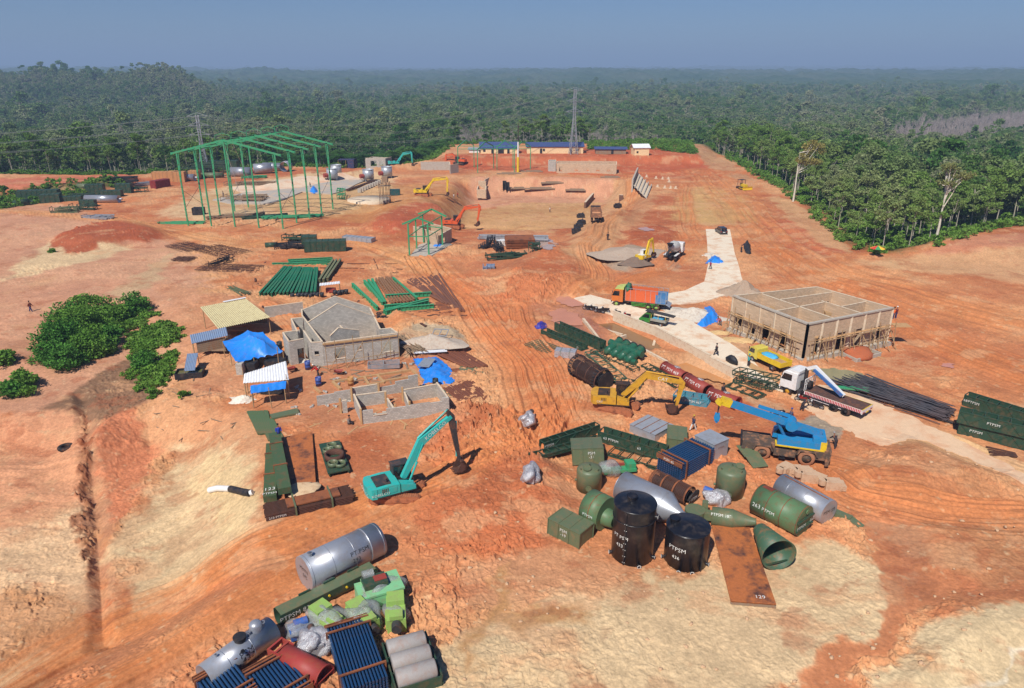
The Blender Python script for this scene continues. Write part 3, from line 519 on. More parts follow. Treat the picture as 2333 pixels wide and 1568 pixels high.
LEAFP = leafmat('palm_fronds', [(44, 78, 36), (60, 96, 46), (84, 110, 52)])
LEAFU = leafmat('undergrowth_leaves', [(86, 126, 50), (110, 148, 62), (128, 152, 78)])
LEAFY = leafmat('yellow_leaves', [(128, 130, 70), (150, 140, 80), (124, 132, 84)])
LEAFB = leafmat('bright_leaves', [(64, 120, 36), (80, 136, 44)])
BARK = mat('pale_bark', (176, 168, 152), .9, dirt=.3, dcol=(110, 100, 84), scale=.6)
BARKG = mat('grey_bark', (128, 120, 110), .9, dirt=.3, dcol=(90, 82, 74), scale=.6)
def leaves(rng, centers, n, size, flat=.6):
 """leaf-sized quads scattered through lumpy clump centers [(c, r)]"""
 V = []; wts = np.array([r[0] * r[1] * r[2] for _, r in centers]) ** .7; wts /= wts.sum(); ix = rng.choice(len(centers), n, p=wts)
 for i in ix:
  c, r = centers[i]; d = rng.normal(size=3); d /= np.linalg.norm(d); d[2] = d[2] * .9 + .15; p = np.array(c) + d * np.array(r) * (rng.rand() ** .35)
  a = rng.normal(size=3); a[2] *= flat; a /= np.linalg.norm(a); b = np.cross(a, rng.normal(size=3) * [1, 1, .4] + [0, 0, .3]); b /= np.linalg.norm(b) + 1e-9
  s = size * (.6 + .8 * rng.rand()); V += [p - a * s, p + b * s * .6, p + a * s, p - b * s * .6]
 return V
def crown_mesh(name, seed, h0, h1, rad, n, size, nl, m, shape=1.0):
 rng = np.random.RandomState(seed); cs = []
 for i in range(nl):
  a = rng.rand() * 6.283; q = rng.rand() ** .6; z = rng.rand(); rr = rad * math.sin(math.pi * (.18 + .72 * z)) * q * shape
  k = rad * (.26 + .22 * rng.rand()); cs.append(((math.cos(a) * rr, math.sin(a) * rr, h0 + (h1 - h0) * z), (k, k, k * .62)))
 V = leaves(rng, cs, n, size); me = mesh_np(name, np.array(V), np.arange(len(V)), 4, False); me.materials.append(m); return me, cs
def trunk_mb(seed, h, cs, r=.16, lean=.06, nb=8, fork=.45):
 rg = random.Random(seed); t = MB(); lx, ly = rg.uniform(-lean, lean) * h, rg.uniform(-lean, lean) * h
 top = Vector((lx, ly, h * .8)); mid = Vector((lx * .3, ly * .3, h * fork)); t.path([(0, 0, -.8), mid * .5 + Vector((.1, 0, 0)), mid, top], r, 6, r * .4)
 for c, rr in rg.sample(cs, min(nb, len(cs))):
  k = rg.uniform(.0, 1); s = mid.lerp(top, k); e = Vector(c); m = s.lerp(e, .5) + Vector((0, 0, -.3)); t.path([s, m, e], r * .42, 5, r * .12)
 return t
def bare_mb(seed, h, r=.14, depthn=4):
 rg = random.Random(seed); t = MB()
 def go(p, d, l, r, k):
  e = p + d * l; t.tube(p, e, r, r * .6, 5 if k > 1 else 3, False)
  if k == 0: return
  for i in range(3 if k < 3 else 4):
   a = rg.uniform(0, 6.28); q = Vector((math.cos(a), math.sin(a), rg.uniform(.6, 1.8))).normalized(); go(p.lerp(e, rg.uniform(.55, 1)), (d * .7 + q * .8).normalized(), l * rg.uniform(.5, .75), r * .55, k - 1)
 go(Vector((0, 0, -.5)), Vector((rg.uniform(-.1, .1), rg.uniform(-.1, .1), 1)).normalized(), h * .45, r, depthn); return t
def palm_mesh(seed, h, nf, L):
 rg = random.Random(seed); t = MB()
 for i in range(nf):
  a = i * 2.4 + rg.uniform(-.2, .2); el = rg.uniform(.1, 1.25); l = L * rg.uniform(.8, 1.1); d = Vector((math.cos(a), math.sin(a), 0)); sd = Vector((-d.y, d.x, 0)); P = []
  for k in range(6): q = k / 5; P.append(Vector((0, 0, h)) + d * (l * q * math.cos(el) + .25 * l * q * q) + Vector((0, 0, l * q * math.sin(el) - 1.05 * l * q * q * (.55 + .3 * math.sin(el)))))
  for k in range(5):
   for j in range(3):
    c = P[k].lerp(P[k + 1], (j + .5) / 3); wd = l * .2 * math.sin(math.pi * min(.95, (.15 + .85 * (k * 3 + j) / 15))) + .15
    for sg in (-1, 1):
     tip = c + sd * sg * wd + d * wd * .45 - Vector((0, 0, wd * .45)); o = d * (l * .025); t.add([c - o, c + o, tip], [(0, 1, 2)])
 return t
def gn_scatter(name, pts, idx, rot, scl, protos, label=None, cat=None):
 """uncountable vegetation: one object that scatters plants over its points"""
 col = bpy.data.collections.new(name + '_kinds')
 for i, me in enumerate(protos):
  o = bpy.data.objects.new('%s_kind_%02d' % (name, i), me); col.objects.link(o)
 me = bpy.data.meshes.new(name); me.vertices.add(len(pts)); me.vertices.foreach_set('co', np.asarray(pts, np.float32).ravel())
 for an, ty, dat in (('idx', 'INT', np.asarray(idx, np.int32)), ('rot', 'FLOAT', np.asarray(rot, np.float32)), ('scl', 'FLOAT', np.asarray(scl, np.float32))):
  a = me.attributes.new(an, ty, 'POINT'); a.data.foreach_set('value', dat)
 o = bpy.data.objects.new(name, me); S.collection.objects.link(o)
 ng = bpy.data.node_groups.new(name, 'GeometryNodeTree'); ng.interface.new_socket('Geometry', in_out='INPUT', socket_type='NodeSocketGeometry'); ng.interface.new_socket('Geometry', in_out='OUTPUT', socket_type='NodeSocketGeometry')
 N, Lk = ng.nodes, ng.links; gi = N.new('NodeGroupInput'); go = N.new('NodeGroupOutput'); ip = N.new('GeometryNodeInstanceOnPoints'); ci = N.new('GeometryNodeCollectionInfo')
 ci.inputs['Collection'].default_value = col; ci.inputs['Separate Children'].default_value = True; ci.inputs['Reset Children'].default_value = True
 ip.inputs['Pick Instance'].default_value = True
 def at(nm, ty):
  a = N.new('GeometryNodeInputNamedAttribute'); a.data_type = ty; a.inputs[0].default_value = nm; return a.outputs[0]
 cx = N.new('ShaderNodeCombineXYZ'); Lk.new(at('rot', 'FLOAT'), cx.inputs[2])
 Lk.new(gi.outputs[0], ip.inputs['Points']); Lk.new(ci.outputs[0], ip.inputs['Instance']); Lk.new(at('idx', 'INT'), ip.inputs['Instance Index'])
 Lk.new(cx.outputs[0], ip.inputs['Rotation']); Lk.new(at('scl', 'FLOAT'), ip.inputs['Scale']); Lk.new(ip.outputs[0], go.inputs[0])
 mo = o.modifiers.new('scatter', 'NODES'); mo.node_group = ng; setting(o, 'stuff', label, cat); return o
def join_meshes(name, parts):
 """one mesh out of several, each keeping its material"""
 V = []; F = []; Mi = []; Ms = []
 for me in parts:
  if isinstance(me, tuple): me = me[0].mesh('x', me[1])
  o = len(V); V += [tuple(v.co) for v in me.vertices]; F += [[i + o for i in p.vertices] for p in me.polygons]; Mi += [len(Ms)] * len(me.polygons); Ms.append(me.materials[0])
 me = bpy.data.meshes.new(name); me.from_pydata(V, [], F)
 for m in Ms: me.materials.append(m)
 me.polygons.foreach_set('material_index', Mi); me.update(); return me
NEARK = []   # (crown mesh, trunk mesh, kind)
for i in range(5):
 h = (13, 15, 12, 16, 14)[i]; c, cs = crown_mesh('crown', 10 + i, h * .5, h * .95, 2.6 + .3 * i % 2, 1500, .27, 16, LEAF2)
 NEARK.append((c, trunk_mb(30 + i, h, cs, .15, .07, 10, .4).mesh('trunk', BARK), 'rubber'))
for i in range(3):
 h = (14, 11, 16)[i]; c, cs = crown_mesh('crown', 40 + i, h * .25, h, 4.2, 2600, .32, 26, LEAF)
 NEARK.append((c, trunk_mb(50 + i, h, cs, .22, .05, 10, .35).mesh('trunk', BARKG), 'dense'))
for i in range(3): NEARK.append((palm_mesh(60 + i, 3.6 + i, 34, 5.0).mesh('fronds', LEAFP), MB().path([(0, 0, -.5), (0, 0, 3.7 + i)], .38, 8, .3).mesh('trunk', BARKG), 'palm'))
for i in range(4): NEARK.append((None, bare_mb(70 + i, 15 + i, .17, 4).mesh('trunk', mat('bare_twigs', (168, 156, 150), .9, dirt=.2)), 'bare'))
FARK = []
for i in range(6):
 h = (12, 14, 13, 11, 15, 13)[i]; c, cs = crown_mesh('far_crown', 110 + i, h * .42, h, 3.0 + .4 * (i % 3), 620, .40, 11, LEAF)
 FARK.append(join_meshes('far_tree', [c, (trunk_mb(130 + i, h, cs, .2, .05, 4, .5), BARK)]))
for i in range(2): c, cs = crown_mesh('far_crown', 150 + i, 3, 18, 5.2, 1100, .5, 18, LEAF); FARK.append(join_meshes('far_big_tree', [c, (trunk_mb(160 + i, 17, cs, .3, .05, 4), BARKG)]))
FARK.append(palm_mesh(66, 4, 26, 5.2).mesh('far_palm', LEAFP))
BARKL = mat('bare_twigs', (168, 156, 150), .9, dirt=.2)
for i in range(2): FARK.append(bare_mb(170 + i, 16, .2, 4).mesh('far_bare', BARKL))
def region_kind(x, y, rr, az):
 """what grows where"""
 return None
BAREZ = [poly0([(1990, 300), (2050, 258), (2200, 240), (2333, 232), (2600, 215), (2600, 258), (2333, 268), (2200, 290)], 3),
         poly0([(1035, 345), (1040, 300), (1150, 285), (1345, 290), (1500, 300), (1500, 332), (1100, 330)])]
PALMZ = poly0([(600, 408), (620, 372), (760, 340), (900, 330), (1010, 322), (1040, 350), (985, 372), (900, 390), (770, 388)])
def build_forest():
 rng = np.random.RandomState(5); P = []
 for r0, r1, sp in ((90, 330, 4.2), (330, 700, 4.9), (700, 1250, 6.8), (1250, 1900, 9.5)):
  n = int((r1 ** 2 - r0 ** 2) * .5 * 1.62 / (sp * sp)); r = np.sqrt(rng.rand(n) * (r1 ** 2 - r0 ** 2) + r0 ** 2); a = (rng.rand(n) - .5) * 1.62
  # jittered lattice keeps crowns from piling up
  P.append(np.stack([r * np.sin(a), r * np.cos(a), np.full(n, sp)], 1))
 P = np.concatenate(P); x, y, sp = P.T
 out = -sdf(SITE, x, y); k = (out > np.where(x > 60, 4.0, 6.0) + 3 * fbm(x / 9., y / 9., 2, 4)); x, y, sp, out = x[k], y[k], sp[k], out[k]
 r = np.hypot(x, y)
 z = H(x, y); v = z > -60
 track = poly0([(1500, 300), (1570, 318), (1640, 352), (1700, 388), (1740, 415), (1650, 402), (1590, 366), (1480, 318)])
 v &= sdf(track, x, y) < 1
 hs_ = poly0([(1040, 356), (1060, 338), (1350, 338), (1500, 336), (1500, 356)], 2.6); v &= sdf(hs_, x, y) < -2
 v &= sdf(poly0([(1340, 345), (1345, 308), (1520, 308), (1600, 320), (1640, 345)]), x, y) < 0
 v &= sdf(poly0([(-300, 500), (-300, 415), (60, 408), (330, 412), (330, 430)]), x, y) < 0
 x, y, z, sp, out, r = (q[v] for q in (x, y, z, sp, out, r))
 # thin out overlaps
 cell = {}; keep = []
 for i in np.argsort(r):
  s = sp[i] * .8; kx, ky = int(x[i] // s), int(y[i] // s)
  if (s, kx, ky) in cell: continue
  cell[(s, kx, ky)] = 1; keep.append(i)
 keep = np.array(keep); x, y, z, sp, out, r = (q[keep] for q in (x, y, z, sp, out, r))
 bare = (sdf(BAREZ[0], x, y) > 0) | ((sdf(BAREZ[1], x, y) > 0) & (rng.rand(len(x)) < .75)); palm = sdf(PALMZ, x, y) > 0
 dn = fbm(x / 60., y / 60., 3, 77)
 az = np.arctan2(x, y); infr = np.abs(az) < .63
 order = [i for i in np.argsort(r) if infr[i]][:420]; near = set()
 cnt = dict(rubber=0, dense=0, palm=0, bare=0); prot = {}
 LB = dict(rubber=('pale-trunked slender tree with open grey-green crown in the wood beside the cleared slope', 'tree', 'rubber_tree', 'pale-trunked trees along the wood edge'),
              dense=('dark leafy broad-crowned tree standing in the wood around the cleared site', 'tree', 'broadleaf_tree', 'leafy trees around the site'),
              palm=('oil palm with arching fronds in the grove behind the concrete yard', 'palm tree', 'palm_tree', 'oil palms behind the yard'),
              bare=('leafless grey tree in the stand behind the blue-roofed barracks', 'tree', 'bare_tree', 'leafless trees behind the barracks'))
 def lim(kd): return cnt[kd] < (230 if kd == 'rubber' else 90 if kd == 'dense' else 70)
 cand = [i for i in np.argsort(r) if infr[i] and (out[i] < 42 or palm[i] or (bare[i] and r[i] < 420))]
 for i in cand:
  kd = 'palm' if palm[i] else 'bare' if bare[i] and r[i] < 440 else 'dense' if (dn[i] > .12 or x[i] < 0 and rng.rand() < .5) else 'rubber'
  if not lim(kd): continue
  cnt[kd] += 1; near.add(i); ks = [j for j, q in enumerate(NEARK) if q[2] == kd]; j = ks[rng.randint(len(ks))]; c, t, _ = NEARK[j]
  lb, cat, nm, gp = LB[kd]; sc = rng.uniform(.75, 1.12) * (1.0 if kd != 'bare' else .85)
  if out[i] < 9 and kd in ('rubber', 'dense'): sc *= .8
  o = thing(nm, lb, cat, (x[i], y[i], z[i] - .2), rng.rand() * 6.28, gp); o.scale = (sc,) * 3
  if c: part(o, 'fronds' if kd == 'palm' else 'crown', c, None)
  part(o, 'trunk', t, None)
 far = np.array([i for i in range(len(x)) if i not in near])
 idx = rng.randint(0, 6, len(far)); idx = np.where(dn[far] > .42, 6 + rng.randint(0, 2, len(far)), idx); idx = np.where(rng.rand(len(far)) < .03, 6, idx); idx = np.where(palm[far], 8, idx); idx = np.where(bare[far], 9 + rng.randint(0, 2, len(far)), idx)
 sc = (rng.rand(len(far)) * .45 + .75) * np.clip(sp[far] / 6.2, .72, 1.15) * (1 + .45 * (rng.rand(len(far)) < .04)); sc = np.where(bare[far], sc * .8, sc)
 gn_scatter('forest', np.stack([x[far], y[far], z[far] - .3], 1), idx, rng.rand(len(far)) * 6.28, sc, FARK, 'mass of grey-green forest rolling away behind the site to the hills', 'forest')
 # undergrowth round the cleared ground
 n = 26000; a = (rng.rand(n) - .5) * 1.5; rr = np.sqrt(rng.rand(n) * (430 ** 2 - 95 ** 2) + 95 ** 2); ux, uy = rr * np.sin(a), rr * np.cos(a); uo = -sdf(SITE, ux, uy)
 q = (uo > 0) & (uo < 16 + 6 * fbm(ux / 20., uy / 20., 2, 9)); strip = sdf(poly0([(-100, 440), (60, 442), (240, 424), (300, 425), (140, 455), (0, 478)]), ux, uy) > 0
 ter = sdf(poly0([(1340, 345), (1345, 308), (1500, 312), (1590, 330), (1640, 366), (1560, 352), (1480, 345)], 2), ux, uy) > 0
 q = (q | strip | ter) & (sdf(poly0([(1560, 318), (1640, 352), (1700, 388), (1740, 415), (1650, 402), (1590, 366)]), ux, uy) < 0); ux, uy = ux[q], uy[q]
 bs = [crown_mesh('bush', 200 + i, .1, .7 + .35 * i, 1.2, 230, .19, 8, LEAFU)[0] for i in range(4)]
 gn_scatter('undergrowth', np.stack([ux, uy, H(ux, uy) - .1], 1), rng.randint(0, 4, len(ux)), rng.rand(len(ux)) * 6.28, rng.rand(len(ux)) * .8 + .6, bs, 'bright green undergrowth spilling from the wood edge onto the soil', 'undergrowth')
 # canopy that reads as one mass from about 1.7 km outward
 rs = [1650.0]
 while rs[-1] < 15000: rs.append(rs[-1] * 1.0052 + 1)
 rs = np.array(rs); azs = np.linspace(-.78, .78, 1500); RR, AZ = np.meshgrid(rs, azs, indexing='ij'); X = (RR * np.sin(AZ)).ravel(); Y = (RR * np.cos(AZ)).ravel()
 r_ = np.hypot(X, Y); k = 1 + r_ / 3000.
 Z = H(X, Y) + 7 + k * (5 * (vnoise(X / 9 / k, Y / 14 / k, 3) - .3) + 6 * fbm(X / 30 / k, Y / 45 / k, 3, 8)) + k * 8 * np.maximum(0, fbm(X / 15 / k, Y / 20 / k, 2, 19) - .45) - 22 * sstep(1 - (r_ - 1650) / 120)
 me = mesh_np('distant_forest', np.stack([X, Y, Z], 1), grid_faces(len(rs), len(azs))[::-1], 4); me.materials.append(leafmat('distant_canopy', [(30, 56, 34), (44, 72, 40), (62, 84, 52), (76, 90, 64)], 0, .6))
 o = bpy.data.objects.new('distant_forest', me); S.collection.objects.link(o); setting(o, 'stuff', 'blue-green distant forest canopy reaching the horizon', 'forest')
build_forest()
# ---------------- shared materials ----------------
CHALK = mat('white_chalk', (232, 232, 226), .9, dirt=.1, scale=8); INK = mat('black_marker', (24, 24, 26), .7, dirt=.1)
OLIVE = mat('olive_paint', (96, 108, 80), .45, dirt=.22, dcol=(150, 110, 78)); DGREEN = mat('dark_green_paint', (44, 72, 56), .5, dirt=.25, dcol=(120, 86, 60)); MGREEN = mat('green_tank_paint', (88, 118, 82), .5, dirt=.32, dcol=(120, 74, 48))
FGREEN = mat('frame_green_paint', (56, 150, 104), .5, dirt=.2, dcol=(140, 110, 80)); PGREEN = mat('pale_green_paint', (128, 190, 138), .5, dirt=.3, dcol=(150, 140, 110)); LIME = mat('lime_paint', (146, 180, 92), .5, dirt=.3, dcol=(150, 140, 100))
STEEL = mat('bare_steel', (172, 176, 184), .38, metal=.55, dirt=.25, dcol=(160, 140, 122), scale=.8, vary=.1); GALV = mat('galvanised_sheet', (170, 176, 184), .45, metal=.35, dirt=.25, dcol=(150, 130, 112))
SHEETB = mat('blue_grey_sheet', (132, 152, 180), .5, metal=.2, dirt=.2, dcol=(150, 130, 112)); RUST = mat('rusty_steel', (142, 84, 52), .8, dirt=.55, dcol=(66, 46, 42), bump=.3, scale=.7, vary=.35); RUSTD = mat('dark_rust', (92, 60, 48), .85, dirt=.4, dcol=(60, 46, 42), vary=.35)
BLACK = mat('black_plastic', (24, 26, 34), .32, dirt=.16, dcol=(110, 96, 84), scale=1.2, spec=.5); SOOT = mat('black_iron', (34, 36, 42), .6, dirt=.3, dcol=(96, 78, 64)); TUBEB = mat('glint_blue_tube', (34, 72, 112), .28, metal=.2, dirt=.12, dcol=(90, 80, 74), spec=.7)  # TUBEB: blue sun glints on the dark tubes are put into the base colour
REDP = mat('oxide_red_paint', (150, 62, 52), .6, dirt=.22, dcol=(120, 74, 56)); REDD = mat('red_duct_paint', (158, 60, 54), .55, dirt=.2); YELP = mat('machine_yellow', (206, 154, 46), .45, dirt=.3, dcol=(140, 96, 60)); YELB = mat('bright_yellow', (226, 190, 42), .45, dirt=.25, dcol=(150, 104, 64))
TEAL = mat('teal_paint', (50, 178, 170), .35, dirt=.14, dcol=(150, 110, 84)); TEALD = mat('dark_teal_paint', (22, 78, 80), .45, dirt=.2); ORNG = mat('orange_machine_paint', (214, 92, 48), .45, dirt=.2); BLUEP = mat('crane_blue', (34, 132, 186), .4, dirt=.18, dcol=(130, 104, 84))
WHITEP = mat('white_paint', (226, 226, 224), .35, dirt=.14, dcol=(170, 140, 112)); GLASS = mat('dark_glass', (26, 32, 38), .12, dirt=.15, spec=.8); RUB = mat('tyre_rubber', (42, 38, 36), .85, dirt=.5, dcol=(150, 98, 66)); RUBC = mat('clean_rubber', (34, 33, 34), .8, dirt=.2)
TARP = mat('blue_tarpaulin', (38, 134, 228), .38, dirt=.12, dcol=(150, 120, 100), bump=.5, scale=1.5, spec=.5); PLAST = mat('clear_wrap', (176, 182, 182), .2, dirt=.3, trans=.5, bump=.8, scale=4, spec=.8); WRAPG = mat('grey_wrap', (206, 206, 210), .22, metal=.35, dirt=.35, dcol=(130, 70, 60), bump=1.0, scale=5, trans=.1, spec=.8)
CONC = mat('concrete', (178, 170, 158), .9, dirt=.35, dcol=(160, 128, 100), bump=.2); CONCL = mat('pale_concrete', (214, 196, 170), .9, dirt=.35, dcol=(186, 140, 104), bump=.15); WOOD = mat('raw_timber', (186, 148, 104), .85, dirt=.25, streak=True); WOODG = mat('weathered_timber', (142, 122, 100), .9, dirt=.35, streak=True)
BAMB = mat('scaffold_pole', (166, 138, 102), .85, dirt=.3); ASB = mat('yellowed_sheet', (196, 184, 142), .8, dirt=.3, dcol=(150, 130, 96)); WSHEET = mat('white_sheet', (226, 228, 230), .5, dirt=.1); CREAMW = mat('cream_board', (236, 208, 160), .85, dirt=.2); NAVYR = mat('blue_roof', (62, 82, 128), .5, dirt=.15)
SKIN = mat('skin', (134, 88, 64), .6, dirt=0); CTN = mat('carton', (190, 136, 88), .85, dirt=.15); CTRED = mat('container_red', (128, 46, 48), .55, dirt=.2); GUN = mat('charcoal_trim', (58, 58, 60), .6, dirt=.25); WATERM = None
def cloth(name, c): return mat('cloth_' + name, c, .9, dirt=.1, bump=.3, scale=6)
def blockmat(name, col, mortar, bw=.4, bh=.2, dirt=.3):
 if name in _M: return _M[name]
 m, t, b, N, Lk = newmat(name); tc = N.new('ShaderNodeTexCoord'); g = N.new('ShaderNodeNewGeometry'); br = N.new('ShaderNodeTexBrick')
 # wall coordinate: (x+y, z) in the object's own space, so courses run level on every face
 sp = N.new('ShaderNodeSeparateXYZ'); Lk.new(tc.outputs['Object'], sp.inputs[0]); ad = N.new('ShaderNodeMath'); ad.operation = 'ADD'; Lk.new(sp.outputs[0], ad.inputs[0]); Lk.new(sp.outputs[1], ad.inputs[1])
 cb = N.new('ShaderNodeCombineXYZ'); Lk.new(ad.outputs[0], cb.inputs[0]); Lk.new(sp.outputs[2], cb.inputs[1]); Lk.new(cb.outputs[0], br.inputs['Vector'])
 br.inputs['Color1'].default_value = (*lin(col), 1); br.inputs['Color2'].default_value = (*lin(tuple(v * .86 for v in col)), 1); br.inputs['Mortar'].default_value = (*lin(mortar), 1)
 br.inputs['Scale'].default_value = 1; br.inputs['Brick Width'].default_value = bw; br.inputs['Row Height'].default_value = bh; br.inputs['Mortar Size'].default_value = .018
 n = N.new('ShaderNodeTexNoise'); n.inputs['Scale'].default_value = 1.1; n.inputs['Detail'].default_value = 7; n.inputs['Roughness'].default_value = .7; Lk.new(tc.outputs['Object'], n.inputs[0])
 mr = N.new('ShaderNodeMapRange'); mr.inputs[1].default_value = .45; mr.inputs[2].default_value = .75; mr.inputs[4].default_value = dirt * 2; Lk.new(n.outputs[0], mr.inputs[0])
 mx = N.new('ShaderNodeMix'); mx.data_type = 'RGBA'; Lk.new(mr.outputs[0], mx.inputs[0]); Lk.new(br.outputs[0], mx.inputs[6]); mx.inputs[7].default_value = (*lin(mortar), 1); Lk.new(mx.outputs[2], b.inputs['Base Color']); b.inputs['Roughness'].default_value = .92
 bp = N.new('ShaderNodeBump'); bp.inputs['Strength'].default_value = .4; bp.inputs['Distance'].default_value = .02; Lk.new(n.outputs[0], bp.inputs['Height']); Lk.new(bp.outputs[0], b.inputs['Normal'])
 _M[name] = m; return m
BLK = blockmat('grey_block', (196, 190, 180), (150, 144, 134)); BLKT = blockmat('tan_block', (206, 180, 150), (190, 160, 130), .4, .2, .35)
def watermat(name, col, rough=.08):
 m, t, b, N, Lk = newmat(name); b.inputs['Base Color'].default_value = (*lin(col), 1); b.inputs['Roughness'].default_value = rough; b.inputs['Specular IOR Level'].default_value = .5
 g = N.new('ShaderNodeNewGeometry'); n = N.new('ShaderNodeTexNoise'); n.inputs['Scale'].default_value = .35; n.inputs['Detail'].default_value = 5; Lk.new(g.outputs['Position'], n.inputs[0])
 mx = N.new('ShaderNodeMix'); mx.data_type = 'RGBA'; Lk.new(n.outputs[0], mx.inputs[0]); mx.inputs[6].default_value = (*lin(tuple(v * .88 for v in col)), 1); mx.inputs[7].default_value = (*lin(tuple(min(255, v * 1.08) for v in col)), 1); Lk.new(mx.outputs[2], b.inputs['Base Color'])
 bp = N.new('ShaderNodeBump'); bp.inputs['Strength'].default_value = .04; n2 = N.new('ShaderNodeTexNoise'); n2.inputs['Scale'].default_value = 6; Lk.new(g.outputs['Position'], n2.inputs[0]); Lk.new(n2.outputs[0], bp.inputs['Height']); Lk.new(bp.outputs[0], b.inputs['Normal']); return m
# ---------------- placing ----------------
UP = Vector((0, 0, 1))
def span(c, x1, y1, x2, y2, dz=0.0):
 """two photo points at height dz -> base middle, heading, length"""
 A, B = W(c, x1, y1, dz), W(c, x2, y2, dz); d = B - A; m = (A + B) / 2
 return m - UP * dz, math.atan2(d.y, d.x), math.hypot(d.x, d.y), d.z
def facing(loc, rz):
 """+1/-1: which local y side looks to the camera, and which way local x runs in the picture"""
 c = Vector((-loc[0], -loc[1])); n = Vector((-math.sin(rz), math.cos(rz))); e = Vector((math.cos(rz), math.sin(rz)))
 return (1 if c.dot(n) > 0 else -1)
def flat_text(root, s, size, o, u, v, m=None, name='lettering'):
 o, u, v = Vector(o), Vector(u).normalized(), Vector(v).normalized(); n = u.cross(v) * .012; vs, fs = GLY[s]
 return part(root, name, MB().add([o + n + u * (a * size) + v * (b * size) for a, b in vs], fs), m or CHALK)
def wrap_text(root, s, size, x0, th, r, zc, side, m=None):
 """round a lying cylinder whose axis is local x; th from level to top on the camera side"""
 su = -side; vs, fs = GLY[s]; R_ = r + .015; L_ = []
 for a, b in vs: q = th + b * size / R_; L_.append(Vector((x0 + su * a * size, side * R_ * math.cos(q), zc + R_ * math.sin(q))))
 return part(root, 'lettering', MB().add(L_, fs), m or CHALK)
def stand_text(root, s, size, az, z, r, m=None):
 vs, fs = GLY[s]; R_ = r + .015
 return part(root, 'lettering', MB().add([Vector((R_ * math.cos(az + a * size / R_), R_ * math.sin(az + a * size / R_), z + b * size)) for a, b in vs], fs), m or CHALK)
def cyl(name, label, cat, c, x1, y1, x2, y2, rpx, group=None, rz_extra=0, sink=.06):
 """root of a lying cylinder from the picture positions of its axis ends; returns root, length, radius, camera side"""
 r = 1.0
 for _ in range(3): m, rz, L, dz = span(c, x1, y1, x2, y2, r); r = msize(c, rpx, m)
 t = thing(name, label, cat, m - UP * sink, rz, group); t.rotation_euler = (0, -math.atan2(dz, L), rz); return t, L, r, facing(m, rz)
def lying(root, L, r, m, name='shell', head0=0.12, head1=0.12, n=40, hollow=False, th=.05, taper=None):
 """cylinder along local x resting on the ground, with dished heads (fraction of r)"""
 pr = []
 if hollow: pr = [(0, r - th), (0, r), (L, r), (L, r - th), (0, r - th)]
 else:
  for k in range(5): a = k / 4 * math.pi / 2; pr.append((r * head0 * (1 - math.sin(a)), max(.002, r * (math.sin(a) if head0 > .2 else math.sin(a) ** .5))))
  for k in range(5): a = (4 - k) / 4 * math.pi / 2; pr.append((L - r * head1 * (1 - math.sin(a)), max(.002, r * (math.sin(a) if head1 > .2 else math.sin(a) ** .5))))
 return part(root, name, MB().lathe((-L / 2, 0, r), (L / 2, 0, r), pr, n), m)
def corr(mb, M, w, l, n, amp=.03, th=.008):
 """corrugated sheet in local plane: w across (x), l along (y)"""
 vs = []; k = n * 4
 for i in range(k + 1):
  x = -w / 2 + w * i / k; z = amp * math.sin(2 * math.pi * i / 4)
  vs += [M @ Vector((x, -l / 2, z)), M @ Vector((x, l / 2, z))]
 fs = [(2 * i, 2 * i + 2, 2 * i + 3, 2 * i + 1) for i in range(k)]
 mb.add(vs, fs); mb.add([v - Vector((0, 0, th)) for v in vs], [f[::-1] for f in fs]); return mb
def TM(loc, rz=0, rx=0, ry=0): return Matrix.Translation(loc) @ Matrix.Rotation(rz, 4, 'Z') @ Matrix.Rotation(ry, 4, 'Y') @ Matrix.Rotation(rx, 4, 'X')
def drape(loc_pts, h, m, name, label, cat, seed=1, n=26, fold=.12, group=None, sag=.0, top=None):
 """tarpaulin thrown over something: outline polygon on the ground, crumpled dome"""
 cx = sum(p.x for p in loc_pts) / len(loc_pts); cy = sum(p.y for p in loc_pts) / len(loc_pts); cz = sum(p.z for p in loc_pts) / len(loc_pts)
 poly = [(p.x - cx, p.y - cy) for p in loc_pts]; xs = [p[0] for p in poly]; ys = [p[1] for p in poly]; N_ = n
 gx = np.linspace(min(xs), max(xs), N_); gy = np.linspace(min(ys), max(ys), N_); X, Y = np.meshgrid(gx, gy, indexing='ij'); X = X.ravel(); Y = Y.ravel()
 d = sdf(poly, X, Y); sz = min(max(xs) - min(xs), max(ys) - min(ys)) / 2
 Z = h * sstep(d / (sz * .7)) ** .8 + fold * (fbm(X * 1.7, Y * 1.7, 4, seed, .7)) * sstep(d / .4 + .3) + .03
 Z = Z + fold * .8 * np.abs(fbm(X * 3.1, Y * 1.3, 2, seed + 5)) ; k = d > -.18
 idx = -np.ones(len(X), int); idx[k] = np.arange(k.sum()); vs = np.stack([X, Y, Z], 1)[k]; fs = []
 for i in range(N_ - 1):
  for j in range(N_ - 1):
   q = [idx[i * N_ + j], idx[(i + 1) * N_ + j], idx[(i + 1) * N_ + j + 1], idx[i * N_ + j + 1]]
   if min(q) >= 0: fs.append(q)
 mb = MB().add([tuple(v) for v in vs], fs, True); return single(name, label, cat, mb, m, (cx, cy, cz), 0, group)
